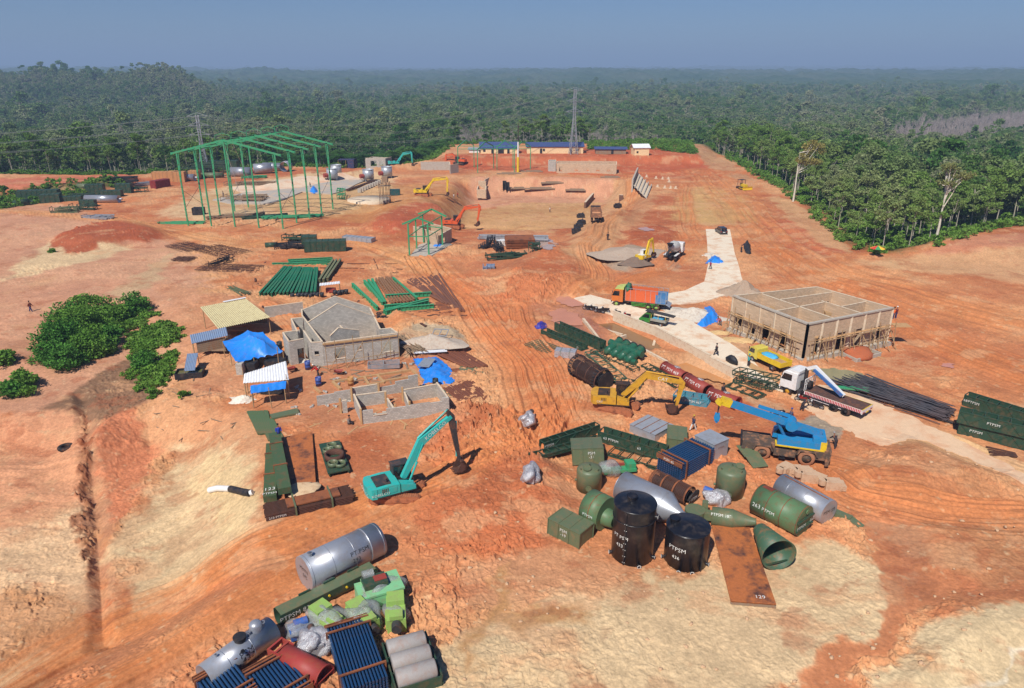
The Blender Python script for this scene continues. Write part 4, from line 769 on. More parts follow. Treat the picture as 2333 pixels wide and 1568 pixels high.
# ---------------- vessels and steel in the foreground ----------------
def nozzle(root, p, h, r, m, name='nozzle', d=(0, 0, 1)):
 p, d = Vector(p), Vector(d).normalized(); part(root, name, MB().tube(p - d * .1, p + d * h, r, n=14).tube(p + d * (h - .06), p + d * h, r * 1.35, n=14), m)
def manhole(root, p, d, r, m, h=.25):
 p, d = Vector(p), Vector(d).normalized(); b = MB().tube(p - d * .15, p + d * h, r, n=24).tube(p + d * h, p + d * (h + .06), r * 1.18, n=24)
 _, u, v = ortho(d)
 for k in range(10): a = k * .628; b.tube(p + d * h + (u * math.cos(a) + v * math.sin(a)) * r * 1.05, p + d * (h + .1) + (u * math.cos(a) + v * math.sin(a)) * r * 1.05, .03, n=5)
 part(root, 'manhole', b, m)
def tanks():
 # big plain steel cylinder 293
 t, L, r, s = cyl('steel_cylinder', 'large bare steel cylinder marked PT.PSM 293 lying in front of the teal excavator', 'tank', 'K', 985, 485, 1525, 230, 128)
 lying(t, L, r, STEEL, head0=.03, head1=.03)
 for x in (-.47, -.2, .08, .30, .47): part(t, 'weld_seam', MB().ring((x * L, 0, r), (1, 0, 0), r, .05 if x != .30 else .14, .012 if x != .30 else .03), STEEL)
 nozzle(t, (-L * .41, s * .1, 2 * r), .3, .16, STEEL)
 part(t, 'inspection_panel', MB().box((-L * .32, s * (r * .93), r * .75), (.9, .1, 1.0)), GALV)
 wrap_text(t, 'PT.PSM', .5, L * .14, .5, r, r, s, INK); wrap_text(t, '293', .45, L * .08, .12, r, r, s, INK)
 flat_text(t, 'PTPSM', .42, (-L / 2 - .01, 0, r * 1.25), (0, -s, -.0), (0, 0, 1), INK); flat_text(t, '293', .45, (-L / 2 - .01, s * .1, r * .85), (0, -s, 0), (0, 0, 1), INK)
 # green trough
 t, L, r, s = cyl('green_trough', 'long dark green steel trough marked PTPSM 82 beside the steel cylinder', 'trough', 'K', 790, 810, 1500, 460, 52)
 pr = [(-r, r * 2), (-r, r)] + [(-r * math.cos(a), r - r * math.sin(a)) for a in [k * math.pi / 12 for k in range(1, 12)]] + [(r, r), (r, r * 2)]
 inner = [(x * .94, z if z >= r * 2 - .01 else r + (z - r) * .94) for x, z in pr[::-1]]
 mb = MB().prism([(x, z) for x, z in pr + inner], -L / 2, L / 2, Matrix.Rotation(R(-90), 4, 'Z')); part(t, 'shell', mb, DGREEN)
 part(t, 'lid', MB().box((0, 0, r * 2.03), (L * .97, r * 1.98, .05)), OLIVE)
 for k in range(3): part(t, 'bracket', MB().box((-L * .2 + k * L * .25, -s * r * .9, r * 2.15), (.9, .12, .2)), DGREEN)
 for x in (-L * .02, L * .16): part(t, 'cap', MB().tube((x, s * r, r * 1.4), (x, s * (r + .08), r * 1.4), .09), YELB)
 flat_text(t, 'PTPSM 82', .52, (-L * .36, s * (r + .01), r * 1.25), (-s, 0, 0), (0, 0, 1)); flat_text(t, '373', .35, (L * .43, s * (r + .01), r * 1.4), (-s, 0, 0), (0, 0, 1))
 # dished steel vessel 437
 t, L, r, s = cyl('pressure_vessel', 'dull steel pressure vessel with dished ends marked PSM 437 at the bottom left', 'tank', 'K', 290, 1222, 725, 905, 100)
 L += r * .7; lying(t, L, r, STEEL, head0=.55, head1=.55)
 for x in (-.22, .12): part(t, 'weld_seam', MB().ring((x * L, 0, r), (1, 0, 0), r, .05, .012), STEEL)
 part(t, 'dome', MB().lathe((L * .28, 0, 2 * r - .15), (L * .28, 0, 2 * r + 1), [(0, .42), (.5, .42), (.62, .36), (.72, .2), (.75, .01)], 24), STEEL); nozzle(t, (L * .36, s * .15, 2 * r), .3, .14, STEEL)
 part(t, 'manhole', MB().tube((L * .04, 0, 2 * r - .1), (L * .04, 0, 2 * r + .25), .36, n=24).tube((L * .04, 0, 2 * r + .2), (L * .04, 0, 2 * r + .3), .42, n=24), SOOT); nozzle(t, (L * .16, s * .1, 2 * r), .22, .09, STEEL)
 nozzle(t, (-L * .04, s * r * .75, r * 1.65), .25, .1, SOOT, d=(0, s, 1)); nozzle(t, (-L * .3, 0, 2 * r), .2, .07, STEEL)
 for x in (-.2, .3):
  for q in (-1, 1): part(t, 'leg', MB().tube((L * x, q * r * .7, r * .4), (L * x, q * r * .8, 0), .07, n=8), STEEL)
 wrap_text(t, 'PSM', .6, L * .02, .5, r, r, s, INK); wrap_text(t, '437', .6, L * .02, .05, r, r, s, INK)
 # standing black tanks
 for nm, lb, cx_, ytop, ybot, rp, txt, az in (('tall', 'taller black plastic-coated tank marked PT PSM 433', 753, 405, 925, 146, ('PT PSM', '433'), -.42), ('short', 'shorter black tank with conical lid marked PTPSM 436', 1130, 580, 968, 150, ('PTPSM', '436'), -.38)):
  b0 = W('L', cx_, ybot); r = msize('L', rp, b0); base = Vector((b0.x, b0.y + r * .9, Hs(b0.x, b0.y + r) - .05)); h = height_at('L', cx_, 480 if nm == 'tall' else 640, base) - .1
  t = thing('black_tank', lb, 'tank', base, 0, 'black tanks standing in the yard'); z = h * 1.0
  part(t, 'shell', MB().lathe((0, 0, 0), (0, 0, 1), [(0, .01), (0, r), (z, r)], 56), BLACK); part(t, 'roof', MB().lathe((0, 0, z), (0, 0, z + 1), [(0, r * 1.015), (.03, r * 1.015), (.05, r * .97), (r * .22, .3), (r * .23, .01)], 56), BLACK)
  for k in ((.77, .04) if nm == 'tall' else (.98, .02)), (.01, .02): part(t, 'weld_band', MB().ring((0, 0, z * k[0]), (0, 0, 1), r, .09, k[1]), BLACK)
  manhole(t, (-.3 if nm == 'tall' else -r * .6, -.1 if nm == 'tall' else .35, z + r * (.2 if nm == 'tall' else .1)), (0, 0, 1), .36, BLACK, .3)
  a0 = math.atan2(-base.y, -base.x); rl = a0 - .36 if nm == 'tall' else a0 + .8
  part(t, 'ladder', MB().box((math.cos(rl) * (r + .04), math.sin(rl) * (r + .04), z * .5), (.1, .1, z * .97), rl), BLACK)
  if nm == 'tall':
   for k in range(7): part(t, 'rung', MB().box((math.cos(rl) * (r + .05), math.sin(rl) * (r + .05), .4 + k * z / 8.5), (.03, .2, .03), rl), CHALK)
  for da, zz in ((.35, .25), (-1.35, .35), (1.35, .35), (-.2, .2) if nm == 'short' else (1.3, z - .8)):
   a = a0 + da; d = Vector((math.cos(a), math.sin(a), 0)); part(t, 'flange', MB().tube(d * (r - .05) + UP * zz, d * (r + .16) + UP * zz, .13, n=14).tube(d * (r + .16) + UP * zz, d * (r + .2) + UP * zz, .19, n=16), BLACK); part(t, 'flange_ring', MB().ring(d * (r + .2) + UP * zz, d, .12, .02, .04, 16), CHALK)
  ta = a0 - .62 if nm == 'tall' else a0 - .42; zt = z * (.52 if nm == 'tall' else .62)
  stand_text(t, txt[0], .42 if nm == 'tall' else .5, ta, zt, r); stand_text(t, txt[1], .42, ta - .02, zt - .75, r)
 # smaller standing olive tanks with dished tops
 for lb, cx_, yb, rp, yt in (('olive green domed tank standing behind the green drum-shaped tank', 443, 425, 88, 262), ('olive green domed tank standing alone near the rough-terrain crane', 1427, 478, 98, 268)):
  b0 = W('L', cx_, yb); r = msize('L', rp, b0); base = Vector((b0.x, b0.y + r * .9, Hs(b0.x, b0.y + r) - .05)); h = height_at('L', cx_, yt, base)
  t = thing('domed_tank', lb, 'tank', base, 0, 'olive domed tanks'); part(t, 'shell', MB().lathe((0, 0, 0), (0, 0, 1), [(0, .01), (0, r), (h, r), (h + r * .14, r * .93), (h + r * .26, r * .7), (h + r * .34, r * .35), (h + r * .36, .01)], 44), OLIVE)
  a0 = math.atan2(-base.y, -base.x); manhole(t, (math.cos(a0 - .6) * r * .35 if 'alone' not in lb else r * .55, math.sin(a0) * r * .4 if 'alone' not in lb else 0, h + r * .25), (0, -.2, 1), .34, OLIVE, .16)
  d = Vector((math.cos(a0), math.sin(a0), 0)); manhole(t, d * r + UP * .65, d, .24, OLIVE, .05); nozzle(t, (0, 0, h + r * .34), .2, .06, OLIVE)
  for q in (-1, 1): part(t, 'lug', MB().box((math.cos(a0 + q) * (r * .8), math.sin(a0 + q) * r * .8, h + r * .25), (.08, .2, .25), a0 + q), OLIVE)
  nozzle(t, Vector((math.cos(a0 - 1.4), math.sin(a0 - 1.4), 0)) * r + UP * .9, .15, .1, OLIVE, d=(math.cos(a0 - 1.4), math.sin(a0 - 1.4), 0))
 # green tank 263
 t, L, r, s = cyl('green_tank', 'big weathered green tank marked 263 lying on its side with flat ribbed end', 'tank', 'L', 1610, 458, 1925, 615, 110)
 lying(t, L, r, MGREEN, head0=.05, head1=.03)
 for x in (-.5, -.18, .14, .49): part(t, 'seam', MB().ring((x * L, 0, r), (1, 0, 0), r, .06, .02), RUST)
 part(t, 'patch', MB().sheet(lambda u, v: (-L * .45 + u * L * .22, (r + .012) * math.sin(-.1 - .55 * v * -s * -1), r + (r + .012) * math.cos(-.1 - .55 * v * -s * -1)), 2, 6), mat('oxide_patch', (122, 58, 44), .8))
 for zz in (.62, 1.22): part(t, 'end_beam', MB().box((L / 2 + .08, 0, r * zz), (.16, r * 1.85, .14)), DGREEN)
 part(t, 'hatch', MB().tube((L / 2, -.2 * s, r * 1.62), (L / 2 + .08, -.2 * s, r * 1.62), .22, n=20), MGREEN)
 wrap_text(t, '263', .5, -L * .36, .15, r, r, s); wrap_text(t, 'PTPSM', .4, -L * .1, .12, r, r, s); flat_text(t, '263', .42, (L / 2 + .17, s * -.9, r * .95), (0, s * 1, 0) if s < 0 else (0, 1, 0), (0, 0, 1)); flat_text(t, 'PTPSM', .45, (L / 2 + .17, s * .75, r * .9), (0, 1, 0), (0, 0, 1))
 # steel cylinder 59
 t, L, r, s = cyl('steel_cylinder', 'slim bare steel cylinder marked PSM 59 lying behind the green tank 263', 'tank', 'L', 1770, 372, 2080, 545, 90); L += r * .3
 lying(t, L, r, STEEL, head0=.03, head1=.02); flat_text(t, 'PSM 59', .5, (L / 2 + .01, 0, r * 1.1), (0, 1, 0), (0, 0, 1), INK)
 for x in (-.25, .1): part(t, 'weld_seam', MB().ring((x * L, 0, r), (1, 0, 0), r, .04, .01), STEEL)
 part(t, 'strip', MB().box((0, 0, 2 * r), (L * .9, .12, .05)), RUST)
 # steel cylinder with conical end
 t, L, r, s = cyl('cone_ended_tank', 'bare steel tank with a conical end lying behind the black tanks', 'tank', 'L', 665, 370, 965, 515, 108)
 pr = [(0, .01), (0, r * .985), (L, r), (L + r * 1.15, .34), (L + r * 1.3, .34), (L + r * 1.3, .01)]; part(t, 'shell', MB().lathe((-L / 2, 0, r), (L / 2, 0, r), pr, 48), STEEL)
 for x in (0.01, 1.0): part(t, 'seam', MB().ring((-L / 2 + x * L, 0, r), (1, 0, 0), r, .05, .015), STEEL)
 # short wide green tank
 t, L, r, s = cyl('green_tank', 'short wide green tank lying between the crate 19 and the tall black tank', 'tank', 'L', 440, 505, 560, 565, 120)
 lying(t, L, r, MGREEN, head0=.06, head1=.06)
 part(t, 'seam', MB().ring((0, 0, r), (1, 0, 0), r, .06, .02), RUST); part(t, 'neck', MB().lathe((L / 2 - .05, 0, r * .8), (L / 2 + 2, 0, r * .8), [(0, .8), (.9, .62), (.9, .5)], 28), MGREEN); wrap_text(t, 'PTPSM', .35, 0, .1, r, r, s)
 # cyclone vessel 107
 t, L, r, s = cyl('cyclone_separator', 'olive cyclone separator marked PTPSM 107 lying behind the shorter black tank', 'separator', 'L', 1285, 575, 1590, 620, 64)
 part(t, 'shell', MB().lathe((-L / 2, 0, r), (L / 2, 0, r), [(0, .01), (0, r), (L * .46, r * 1.02), (L * .48, r), (L * .97, r * .38), (L, r * .42), (L, .01)], 40), OLIVE); part(t, 'seam', MB().ring((-.03 * L, 0, r), (1, 0, 0), r, .06, .02), OLIVE)
 part(t, 'scroll', MB().tube((-L / 2 - 1.4, 0, r * .55), (-L / 2 - 1.4, 0, r * 1.5), r * 1.1, n=28).box((-L / 2 - .45, 0, r), (1.2, .7, r * .8)), OLIVE); part(t, 'outlet', MB().box((-L / 2 - .6, -s * r * .9, r * 1.25), (.5, .5, 1.3)), OLIVE)
 wrap_text(t, 'PTPSM 107', .34, -L * .3, .75, r, r, s)
 # flared green hopper
 t, L, r, s = cyl('flared_duct', 'dark green flared duct lying open towards the camera beside the rusty plate', 'duct', 'L', 1640, 700, 1750, 850, 122)
 part(t, 'shell', MB().lathe((-L / 2 - .6, 0, r), (L / 2, 0, r), [(0, r * .42), (L + .6, r), (L + .6, r - .05), (.02, r * .40), (0, r * .42)], 44), mat('duct_green', (62, 92, 70), .5, dirt=.35, dcol=(150, 96, 62)))
 part(t, 'brace', MB().bar((L / 2 - .3, -r * .6, .35), (L / 2 - .4, r * .75, .6), .14, .08), DGREEN)
 # screen drums
 for lb, c, x1, y1, x2, y2, rp, tx in (('rusty mesh screen drum lying behind the steel tank with conical end', 'L', 890, 322, 1130, 440, 66, 1), ('black ribbed screen drum with steel bands lying behind the yellow excavator', 'F', 440, 1045, 670, 1180, 92, 0)):
  t, L, r, s = cyl('screen_drum', lb, 'drum', c, x1, y1, x2, y2, rp, 'screen drums'); n = 48; b = MB()
  for k in range(n): a = k * 2 * math.pi / n; b.bar((-L / 2, math.cos(a) * r, r + math.sin(a) * r), (L / 2, math.cos(a) * r, r + math.sin(a) * r), .05, .03)
  part(t, 'bars', b, RUSTD if tx else SOOT); b = MB(); q = 26 if tx else 40
  for k in range(q): b.ring((-L / 2 + L * k / (q - 1), 0, r), (1, 0, 0), r, .03, .03, 36)
  part(t, 'mesh', b, RUSTD); part(t, 'inner_drum', MB().lathe((-L / 2, 0, r), (L / 2, 0, r), [(0, r * .55), (L, r * .55)], 30), SOOT)
  for k in (0, .33, .66, 1): part(t, 'band', MB().ring((-L / 2 + L * k, 0, r), (1, 0, 0), r * 1.02, .14, .05, 40), RUST if tx else RUSTD)
  part(t, 'end_plate', MB().disc((L / 2 + .35, -.2 * s, r * .9), (1, .05, -.15 if tx else 0), r * .95, 32, .05), SOOT)
  if tx: flat_text(t, 'PTPSM', .42, (L / 2 + .4, 0, r * .9), (0, 1, 0), (0, 0, 1))
  if not tx: part(t, 'teeth', (lambda bb: [bb.box((x * (L / 2 - .35), math.cos(k * .3) * (r + .1), r + math.sin(k * .3) * (r + .1)), (.5, .12, .12), M=Matrix.Rotation(k * .3, 3, 'X')) for x in (-1, 1) for k in range(21)] and bb)(MB()), SOOT)
 # red cylinders in a row
 for i, (x1, y1, x2, y2, rp, tx, lb) in enumerate(((1205, 1065, 1385, 1160, 52, 'PT PSM 469', 'oxide red cylinder marked PT PSM 469, farthest of the three laid end to end'), (1410, 1175, 1590, 1278, 58, 'PT PSM 470', 'oxide red cylinder marked PT PSM 470, middle of the three laid end to end'), (1605, 1300, 1850, 1388, 60, 'PT PSM 459', 'oxide red cylinder marked PT PSM 459, nearest of the three laid end to end'))):
  t, L, r, s = cyl('red_cylinder', lb, 'cylinder', 'F', x1, y1, x2, y2, rp, 'red cylinders in a row'); lying(t, L, r, REDP, hollow=True, th=.06)
  for x in (-.49, .49): part(t, 'flange', MB().ring((x * L, 0, r), (1, 0, 0), r, .08, .06), REDP)
  part(t, 'end_plate', MB().disc((-L / 2 + .3, 0, r), (1, 0, 0), r * .97, 32), REDP); part(t, 'hatch', MB().disc((L * .05, -s * r * .3, 2 * r), (0, -s * .3, 1), .4, 18, .1), WRAPG)
  wrap_text(t, tx, .58, -L * .05, .55, r, r, s)
 # red duct at the bottom
 t, L, r, s = cyl('red_duct', 'glossy red duct with a square inlet lying between the tube bundles', 'duct', 'K', 850, 1085, 1140, 1240, 86)
 lying(t, L, r, REDD, hollow=True, th=.06); part(t, 'inlet_frame', MB().box((-L / 2 - .3, r * .75, r), (1.2, .1, r * 1.7)).box((-L / 2 - .3, -r * .75, r), (1.2, .1, r * 1.7)).box((-L / 2 - .3, 0, .15), (1.2, r * 1.5, .1)).box((-L / 2 - .8, 0, r * 1.7), (.15, r * 1.6, .3)).box((-L / 2 - .2, 0, r * 1.7), (.15, r * 1.6, .3)), REDD)
 part(t, 'flange', MB().ring((L / 2, 0, r), (1, 0, 0), r, .06, .08), REDD); part(t, 'brace', MB().bar((L / 2, -r, r), (L / 2, r, r), .08), REDD)
 # dark green multi-branch manifold
 t, L, r, s = cyl('pipe_manifold', 'dark green manifold of stubby pipe branches behind the mesh walkways', 'manifold', 'F', 730, 905, 1010, 1015, 30)
 DG = mat('manifold_green', (36, 92, 70), .4, dirt=.1)
 part(t, 'header', MB().tube((-L / 2, 0, r * 3), (L / 2, 0, r * 3), r, n=24), DG); part(t, 'lower_header', MB().tube((-L / 2 + .3, s * r * 2.4, r * 1.2), (L / 2, s * r * 2.4, r * 1.2), r * .8, n=20), DG)
 for k in range(4):
  x = -L / 2 + L * (k + .75) / 4.6; part(t, 'branch', MB().tube((x, -s * r * 2.4, r * 3.4), (x, s * r * 2.6, r * 1.7), r * 1.25, n=22).lathe((x, s * r * 2.6, r * 1.7), (x, s * r * 4.8, r * .9), [(0, r * 1.25), (r * 1.6, r * .5), (r * 1.6, .01)], 22), DG)
  o = part(t, 'flange', MB().ring((x, -s * r * 2.4, r * 3.4), (0, -s, .33), r * 1.2, .1, .14, 24), SOOT)
tanks()
def crates():
 def crate(label, c, x1, y1, x2, y2, yt, depth_px, txt, tilt=(0, 0), group='green panel crates'):
  """front bottom edge from (x1,y1) to (x2,y2); roof edge at yt above the first corner"""
  A, B = W(c, x1, y1), W(c, x2, y2); h = height_at(c, x1, yt, A); d = B - A; L = math.hypot(d.x, d.y); rz = math.atan2(d.y, d.x); D_ = depth_px
  n = Vector((-math.sin(rz), math.cos(rz), 0)); mid = (A + B) / 2 + n * D_ / 2; mid.z = min(A.z, B.z) - .08
  t = thing('panel_crate', label, 'crate', mid, rz, group); t.rotation_euler = (tilt[0], tilt[1], rz)
  part(t, 'body', MB().box((0, 0, h / 2), (L, D_, h)), OLIVE); part(t, 'lid', MB().box((0, 0, h + .03), (L + .1, D_ + .1, .05)), OLIVE)
  k = max(2, round(L / 1.05))
  for i in range(k + 1): x = -L / 2 + L * i / k; part(t, 'rib', MB().box((x, -D_ / 2 - .03, h / 2), (.06, .07, h)).box((x, 0, h + .07), (.05, D_, .05)), OLIVE)
  for y in (-1, 1): part(t, 'corner_post', MB().box((L / 2 + .02, y * D_ * .5, h / 2), (.08, .08, h)), OLIVE)
  if txt: flat_text(t, txt, .4, (L * .12 if '31' in txt else 0, -D_ / 2 - .03, h * .6), (1, 0, 0), (0, 0, 1)); flat_text(t, txt, .38, (-L / 2 - .02, 0, h * .6), (0, -1, 0), (0, 0, 1))
  return t
 crate('olive crate marked PSM 31 tipped on a mound beside the green truss', 'H', 410, 785, 680, 785, 655, 2.9, 'PSM\n-31', (R(-8), R(-4)))
 crate('long low olive crate marked PSM 19 in front of the short wide green tank', 'H', 190, 1380, 460, 1515, 1240, 2.0, 'PSM\n-19', (0, R(2)))
 crate('olive crate with a stained lid behind the tube bundle marked PSM 45', 'H', 1220, 635, 1390, 650, 545, 3.0, None, (0, R(3)))
 # grey plate stack and pale box
 m, rz, L, _ = span('H', 930, 515, 1150, 605); t = thing('sheet_stack', 'stack of pale grey steel sheets lying behind the green trusses', 'sheet stack', m + Vector((.9, 1.6, 0)), rz)
 part(t, 'sheets', MB().box((0, 0, .45), (L, 3.2, .9)).box((0, 0, .93), (L + .1, 3.3, .04)), GALV)
 for x in (-.33, 0, .33): part(t, 'strap', MB().box((x * L, 0, .97), (.06, 3.36, .04)), RUST)
 m, rz, L, _ = span('H', 1655, 750, 1720, 720); t = thing('steel_chest', 'pale steel chest half hidden behind the tube bundle PSM 45', 'chest', m + Vector((-.6, 1.3, 0)), rz)
 part(t, 'body', MB().box((0, 0, .9), (2.2, 2.4, 1.8)), GALV); part(t, 'lid', MB().box((0, 0, 1.83), (2.3, 2.5, .06)), GALV); flat_text(t, 'PTPSM', .3, (0, -1.21, 1.2), (1, 0, 0), (0, 0, 1), RUST)
crates()
def tube_bundle(label, c, A, B, wpx, n, rows, txt=None, ends=(1, 1), h0=.1, dz=.7, wid=None):
 m, rz, L, _ = span(c, *A, *B, dz)
 wd = wid or msize(c, wpx, m); r = wd / n / 2 * .74; t = thing('tube_bundle', label, 'tube bundle', m, rz, 'bundles of blue-black tubes in rusty cradles'); st = 2 * r * 1.22; rg = random.Random(int(L * 100))
 me = MB().tube((-L / 2, 0, 0), (L / 2, 0, 0), r, n=8).mesh('tube', TUBEB)
 sr = rows
 for j in range(rows):
  if j < rows - 3 and j > 0 or (j == 0 and rows > 8):
   b_ = MB(); [b_.tube((-L / 2, -wd / 2 + (i + .5) * wd / n, h0 + r + j * st * .95), (L / 2, -wd / 2 + (i + .5) * wd / n, h0 + r + j * st * .95), r, n=8) for i in range(n)]; part(t, 'lower_tubes', b_, TUBEB)['kind'] = 'stuff'; continue
  for i in range(n):
   o = part(t, 'tube', me, None); o.location = (rg.uniform(-.05, .05), -wd / 2 + (i + .5) * wd / n, h0 + r + j * st * .95)
 H_ = h0 + rows * st * .95 + r
 for x in (-.36, .32):
  part(t, 'cradle', MB().box((x * L, 0, H_ + .05), (.12, wd + .3, .1)).box((x * L, 0, h0 - .05), (.12, wd + .3, .1)).box((x * L, -wd / 2 - .1, H_ / 2), (.12, .1, H_)).box((x * L, wd / 2 + .1, H_ / 2), (.12, .1, H_)), RUST)
 for q, e in zip((-1, 1), ends):
  if e: part(t, 'end_plate', MB().box((q * (L / 2 - .2), 0, H_ + .03), (.12, wd + .2, .05)).box((q * (L / 2 + .03), 0, H_ - .2), (.05, wd + .2, .45)), RUST)
 return t, L, wd, H_
def bundles():
 t, L, wd, h = tube_bundle('bundle of blue-black tubes in a rusty cradle marked PSM 45', 'H', (1250, 735), (1545, 569), 300, 11, 8, ends=(1, 0), wid=2.8, dz=1.9); flat_text(t, 'PSM 45', .38, (-L / 2 - .07, 0, h - .2), (0, -1, 0), (0, 0, 1))
 tube_bundle('long bundle of blue-black tubes standing nearest the grey drums at the bottom edge', 'K', (1300, 890), (1450, 1340), 300, 13, 7, ends=(1, 0), wid=2.7)
 tube_bundle('bundle of blue-black tubes in front of the glossy red duct', 'K', (700, 1160), (900, 1420), 240, 11, 5, wid=2.6)
 tube_bundle('bundle of blue-black tubes cut by the bottom left corner of the tube yard', 'K', (330, 1215), (500, 1440), 230, 10, 5, wid=2.4)
 # rusty angle-bar bundle
 m, rz, L, _ = span('J', 590, 905, 1240, 760, .3); t = thing('bar_bundle', 'strapped bundle of dark rusty channel bars marked 210 PTPSM', 'bar bundle', m, rz)
 me = MB().box((0, 0, .06), (L, .05, .12)).box((0, 0, .015), (L, .13, .03)).mesh('bar', RUSTD)
 for j in range(5):
  for i in range(11): o = part(t, 'bar', me, None); o.location = (random.uniform(-.12, .12), -.95 + i * .19, .02 + j * .15)
 part(t, 'top_layer', MB().box((L * .05, .0, .85), (L * .62, 1.4, .12)), RUST)
 for x in (-.17, .25): part(t, 'clamp', MB().box((x * L, 0, .95), (.14, 2.3, .08)).box((x * L, -1.12, .45), (.14, .08, 1.1)).box((x * L, 1.12, .45), (.14, .08, 1.1)), OLIVE)
 s = facing(m, rz); flat_text(t, '210 PTPSM', .3, (-L * .38, s * 1.06, .4), (-s, 0, 0), (0, 0, 1))
 # stacked green plate packs
 for i, (a, b, lb, tx) in enumerate((((625, 795), (640, 380), 'lower of two crossed green plate packs, marked 123', '123'), ((745, 790), (665, 350), 'upper green plate pack lying across the pack marked 123', None))):
  m, rz, L, _ = span('J', *a, *b, .4); w_ = 1.15; t = thing('plate_pack', lb, 'plate pack', m + UP * (i * .75), rz, 'green plate packs')
  b_ = MB()
  for k in range(6): b_.box((0, 0, .06 + k * .11), (L, w_ - .03 * (k % 2), .09))
  part(t, 'plates', b_, mat('plate_green', (70, 92, 62), .6, dirt=.3, dcol=(120, 84, 56)))
  for x in (-.12, .28): part(t, 'strap', MB().box((x * L, 0, .71), (.12, w_ + .1, .06)).box((x * L, -w_ / 2 - .04, .38), (.12, .06, .7)).box((x * L, w_ / 2 + .04, .38), (.12, .06, .7)), RUST)
  if tx: flat_text(t, '123', .65, (-L / 2 + 1.0, 0, .74), (0, -1, 0), (1, 0, 0)); flat_text(t, 'PTPSM', .42, (-L / 2 + .3, 0, .72), (0, -1, 0), (1, 0, 0))
 # large rusty plates
 for (c, P, lb, tx, h) in (('J', [(800, 760), (975, 715), (945, 285), (710, 330)], 'wide stained rusty plate stack beside the crossed green plate packs', None, .45), ('L', [(1415, 1165), (1730, 1190), (1545, 660), (1285, 645)], 'large stained rusty plate stack marked 129 leaning past the shorter black tank', '129', .3)):
  Q = [W(c, *p, h) for p in P]; ce = sum(Q, Vector()) / 4; base = min(q.z for q in Q) - h - .1; t = thing('steel_plate_stack', lb, 'steel plates', (ce.x, ce.y, base), 0, 'rusty plate stacks'); rel = [Vector((q.x - ce.x, q.y - ce.y, q.z - base)) for q in Q]
  for k in range(3): b_ = MB(); f = 1 - .02 * k; vs = [v * f for v in rel]; up = [Vector((v.x, v.y, v.z - .13 * k)) for v in vs]; b_.add([v for v in up] + [v - UP * .07 for v in up], [(0, 1, 2, 3), (7, 6, 5, 4), (0, 4, 5, 1), (1, 5, 6, 2), (2, 6, 7, 3), (3, 7, 4, 0)]); part(t, 'plate', b_, mat('stained_plate', (176, 104, 58), .6, dirt=1.0, dcol=(54, 46, 50), scale=.75, vary=.45, bump=.15))
  part(t, 'bearer', MB().bar(rel[0] - UP * (h + .02), rel[1] - UP * (h + .02), .2).bar(rel[3] - UP * (h + .02), rel[2] - UP * (h + .02), .2), WOODG)
  if tx: flat_text(t, tx, .5, rel[0] * .3 + rel[1] * .62 + rel[2] * .06, rel[1] - rel[0], rel[3] - rel[0])
  if not tx: part(t, 'sand_spill', MB().blob(rel[0] * .5 + rel[1] * .42 + UP * .05, (1.5, 1.3, .12), 4, .3, 14), mat('sand', (214, 184, 146), .95))
 # pallet with green rings
 m, rz, L, _ = span('J', 1150, 600, 1075, 370, .2); t = thing('ring_pallet', 'green ribbed pallet stacked with olive rings and a rusty cylinder', 'pallet', m, rz)
 part(t, 'deck', MB().box((0, 0, .3), (L, 2.1, .12)).box((0, -.9, .12), (L, .12, .24)).box((0, .9, .12), (L, .12, .24)), DGREEN)
 for x, y, r, h, mm in ((-.33, -.3, .55, .35, OLIVE), (-.3, .35, .5, .45, OLIVE), (-.08, 0, .95, .6, RUSTD), (.12, -.45, .45, .55, OLIVE), (.12, .5, .45, .55, OLIVE), (.3, -.1, .5, .4, OLIVE)): part(t, 'ring', MB().lathe((x * L, y, .36), (x * L, y, 1), [(0, r * .8), (0, r), (h, r), (h, r * .8), (.02, r * .8)], 24), mm)
 # wrapped white hose
 pts = [W('M', x, y, .28) for x, y in ((1118, 512), (1160, 502), (1230, 505))]; t = thing('wrapped_pipe', 'white pipe with a black wrapped half lying on the pale slope', 'pipe', pts[1] - UP * .3)
 part(t, 'white_section', MB().path([p - t.location for p in pts], .3, 14), WHITEP); p2 = [W('M', x, y, .28) for x, y in ((1230, 505), (1290, 520), (1335, 528))]; part(t, 'black_wrap', MB().path([p - t.location for p in p2], .33, 14), SOOT); part(t, 'white_end', MB().tube(p2[2] - t.location, W('M', 1348, 522, .28) - t.location, .27, n=12), WHITEP)
 # crate of grey drums
 m, rz, L, _ = span('K', 1720, 985, 1830, 1310, .6); t = thing('drum_cradle', 'dark green open cradle holding three grey steel drums at the bottom edge', 'cradle', m, rz)
 part(t, 'tray', MB().box((0, 0, .1), (L, 3.0, .15)), DGREEN)
 for y in (-1.45, 1.45): part(t, 'side_rail', MB().box((0, y, .75), (L, .1, .5)).box((0, y * 1.03, .3), (L, .12, .12)), DGREEN)
 for x in (-.5, -.17, .17, .5): part(t, 'cross_wall', MB().box((x * L, 0, .5), (.08, 2.9, .8)), DGREEN)
 for k in (-1, 0, 1): part(t, 'drum', MB().lathe((k * L / 3.1, -1.25, .95), (k * L / 3.1, 1.25, .95), [(0, .01), (0, .58), (.08, .62), (2.42, .62), (2.5, .58), (2.5, .01)], 28), mat('grey_drum', (156, 150, 146), .6, dirt=.2))
bundles()
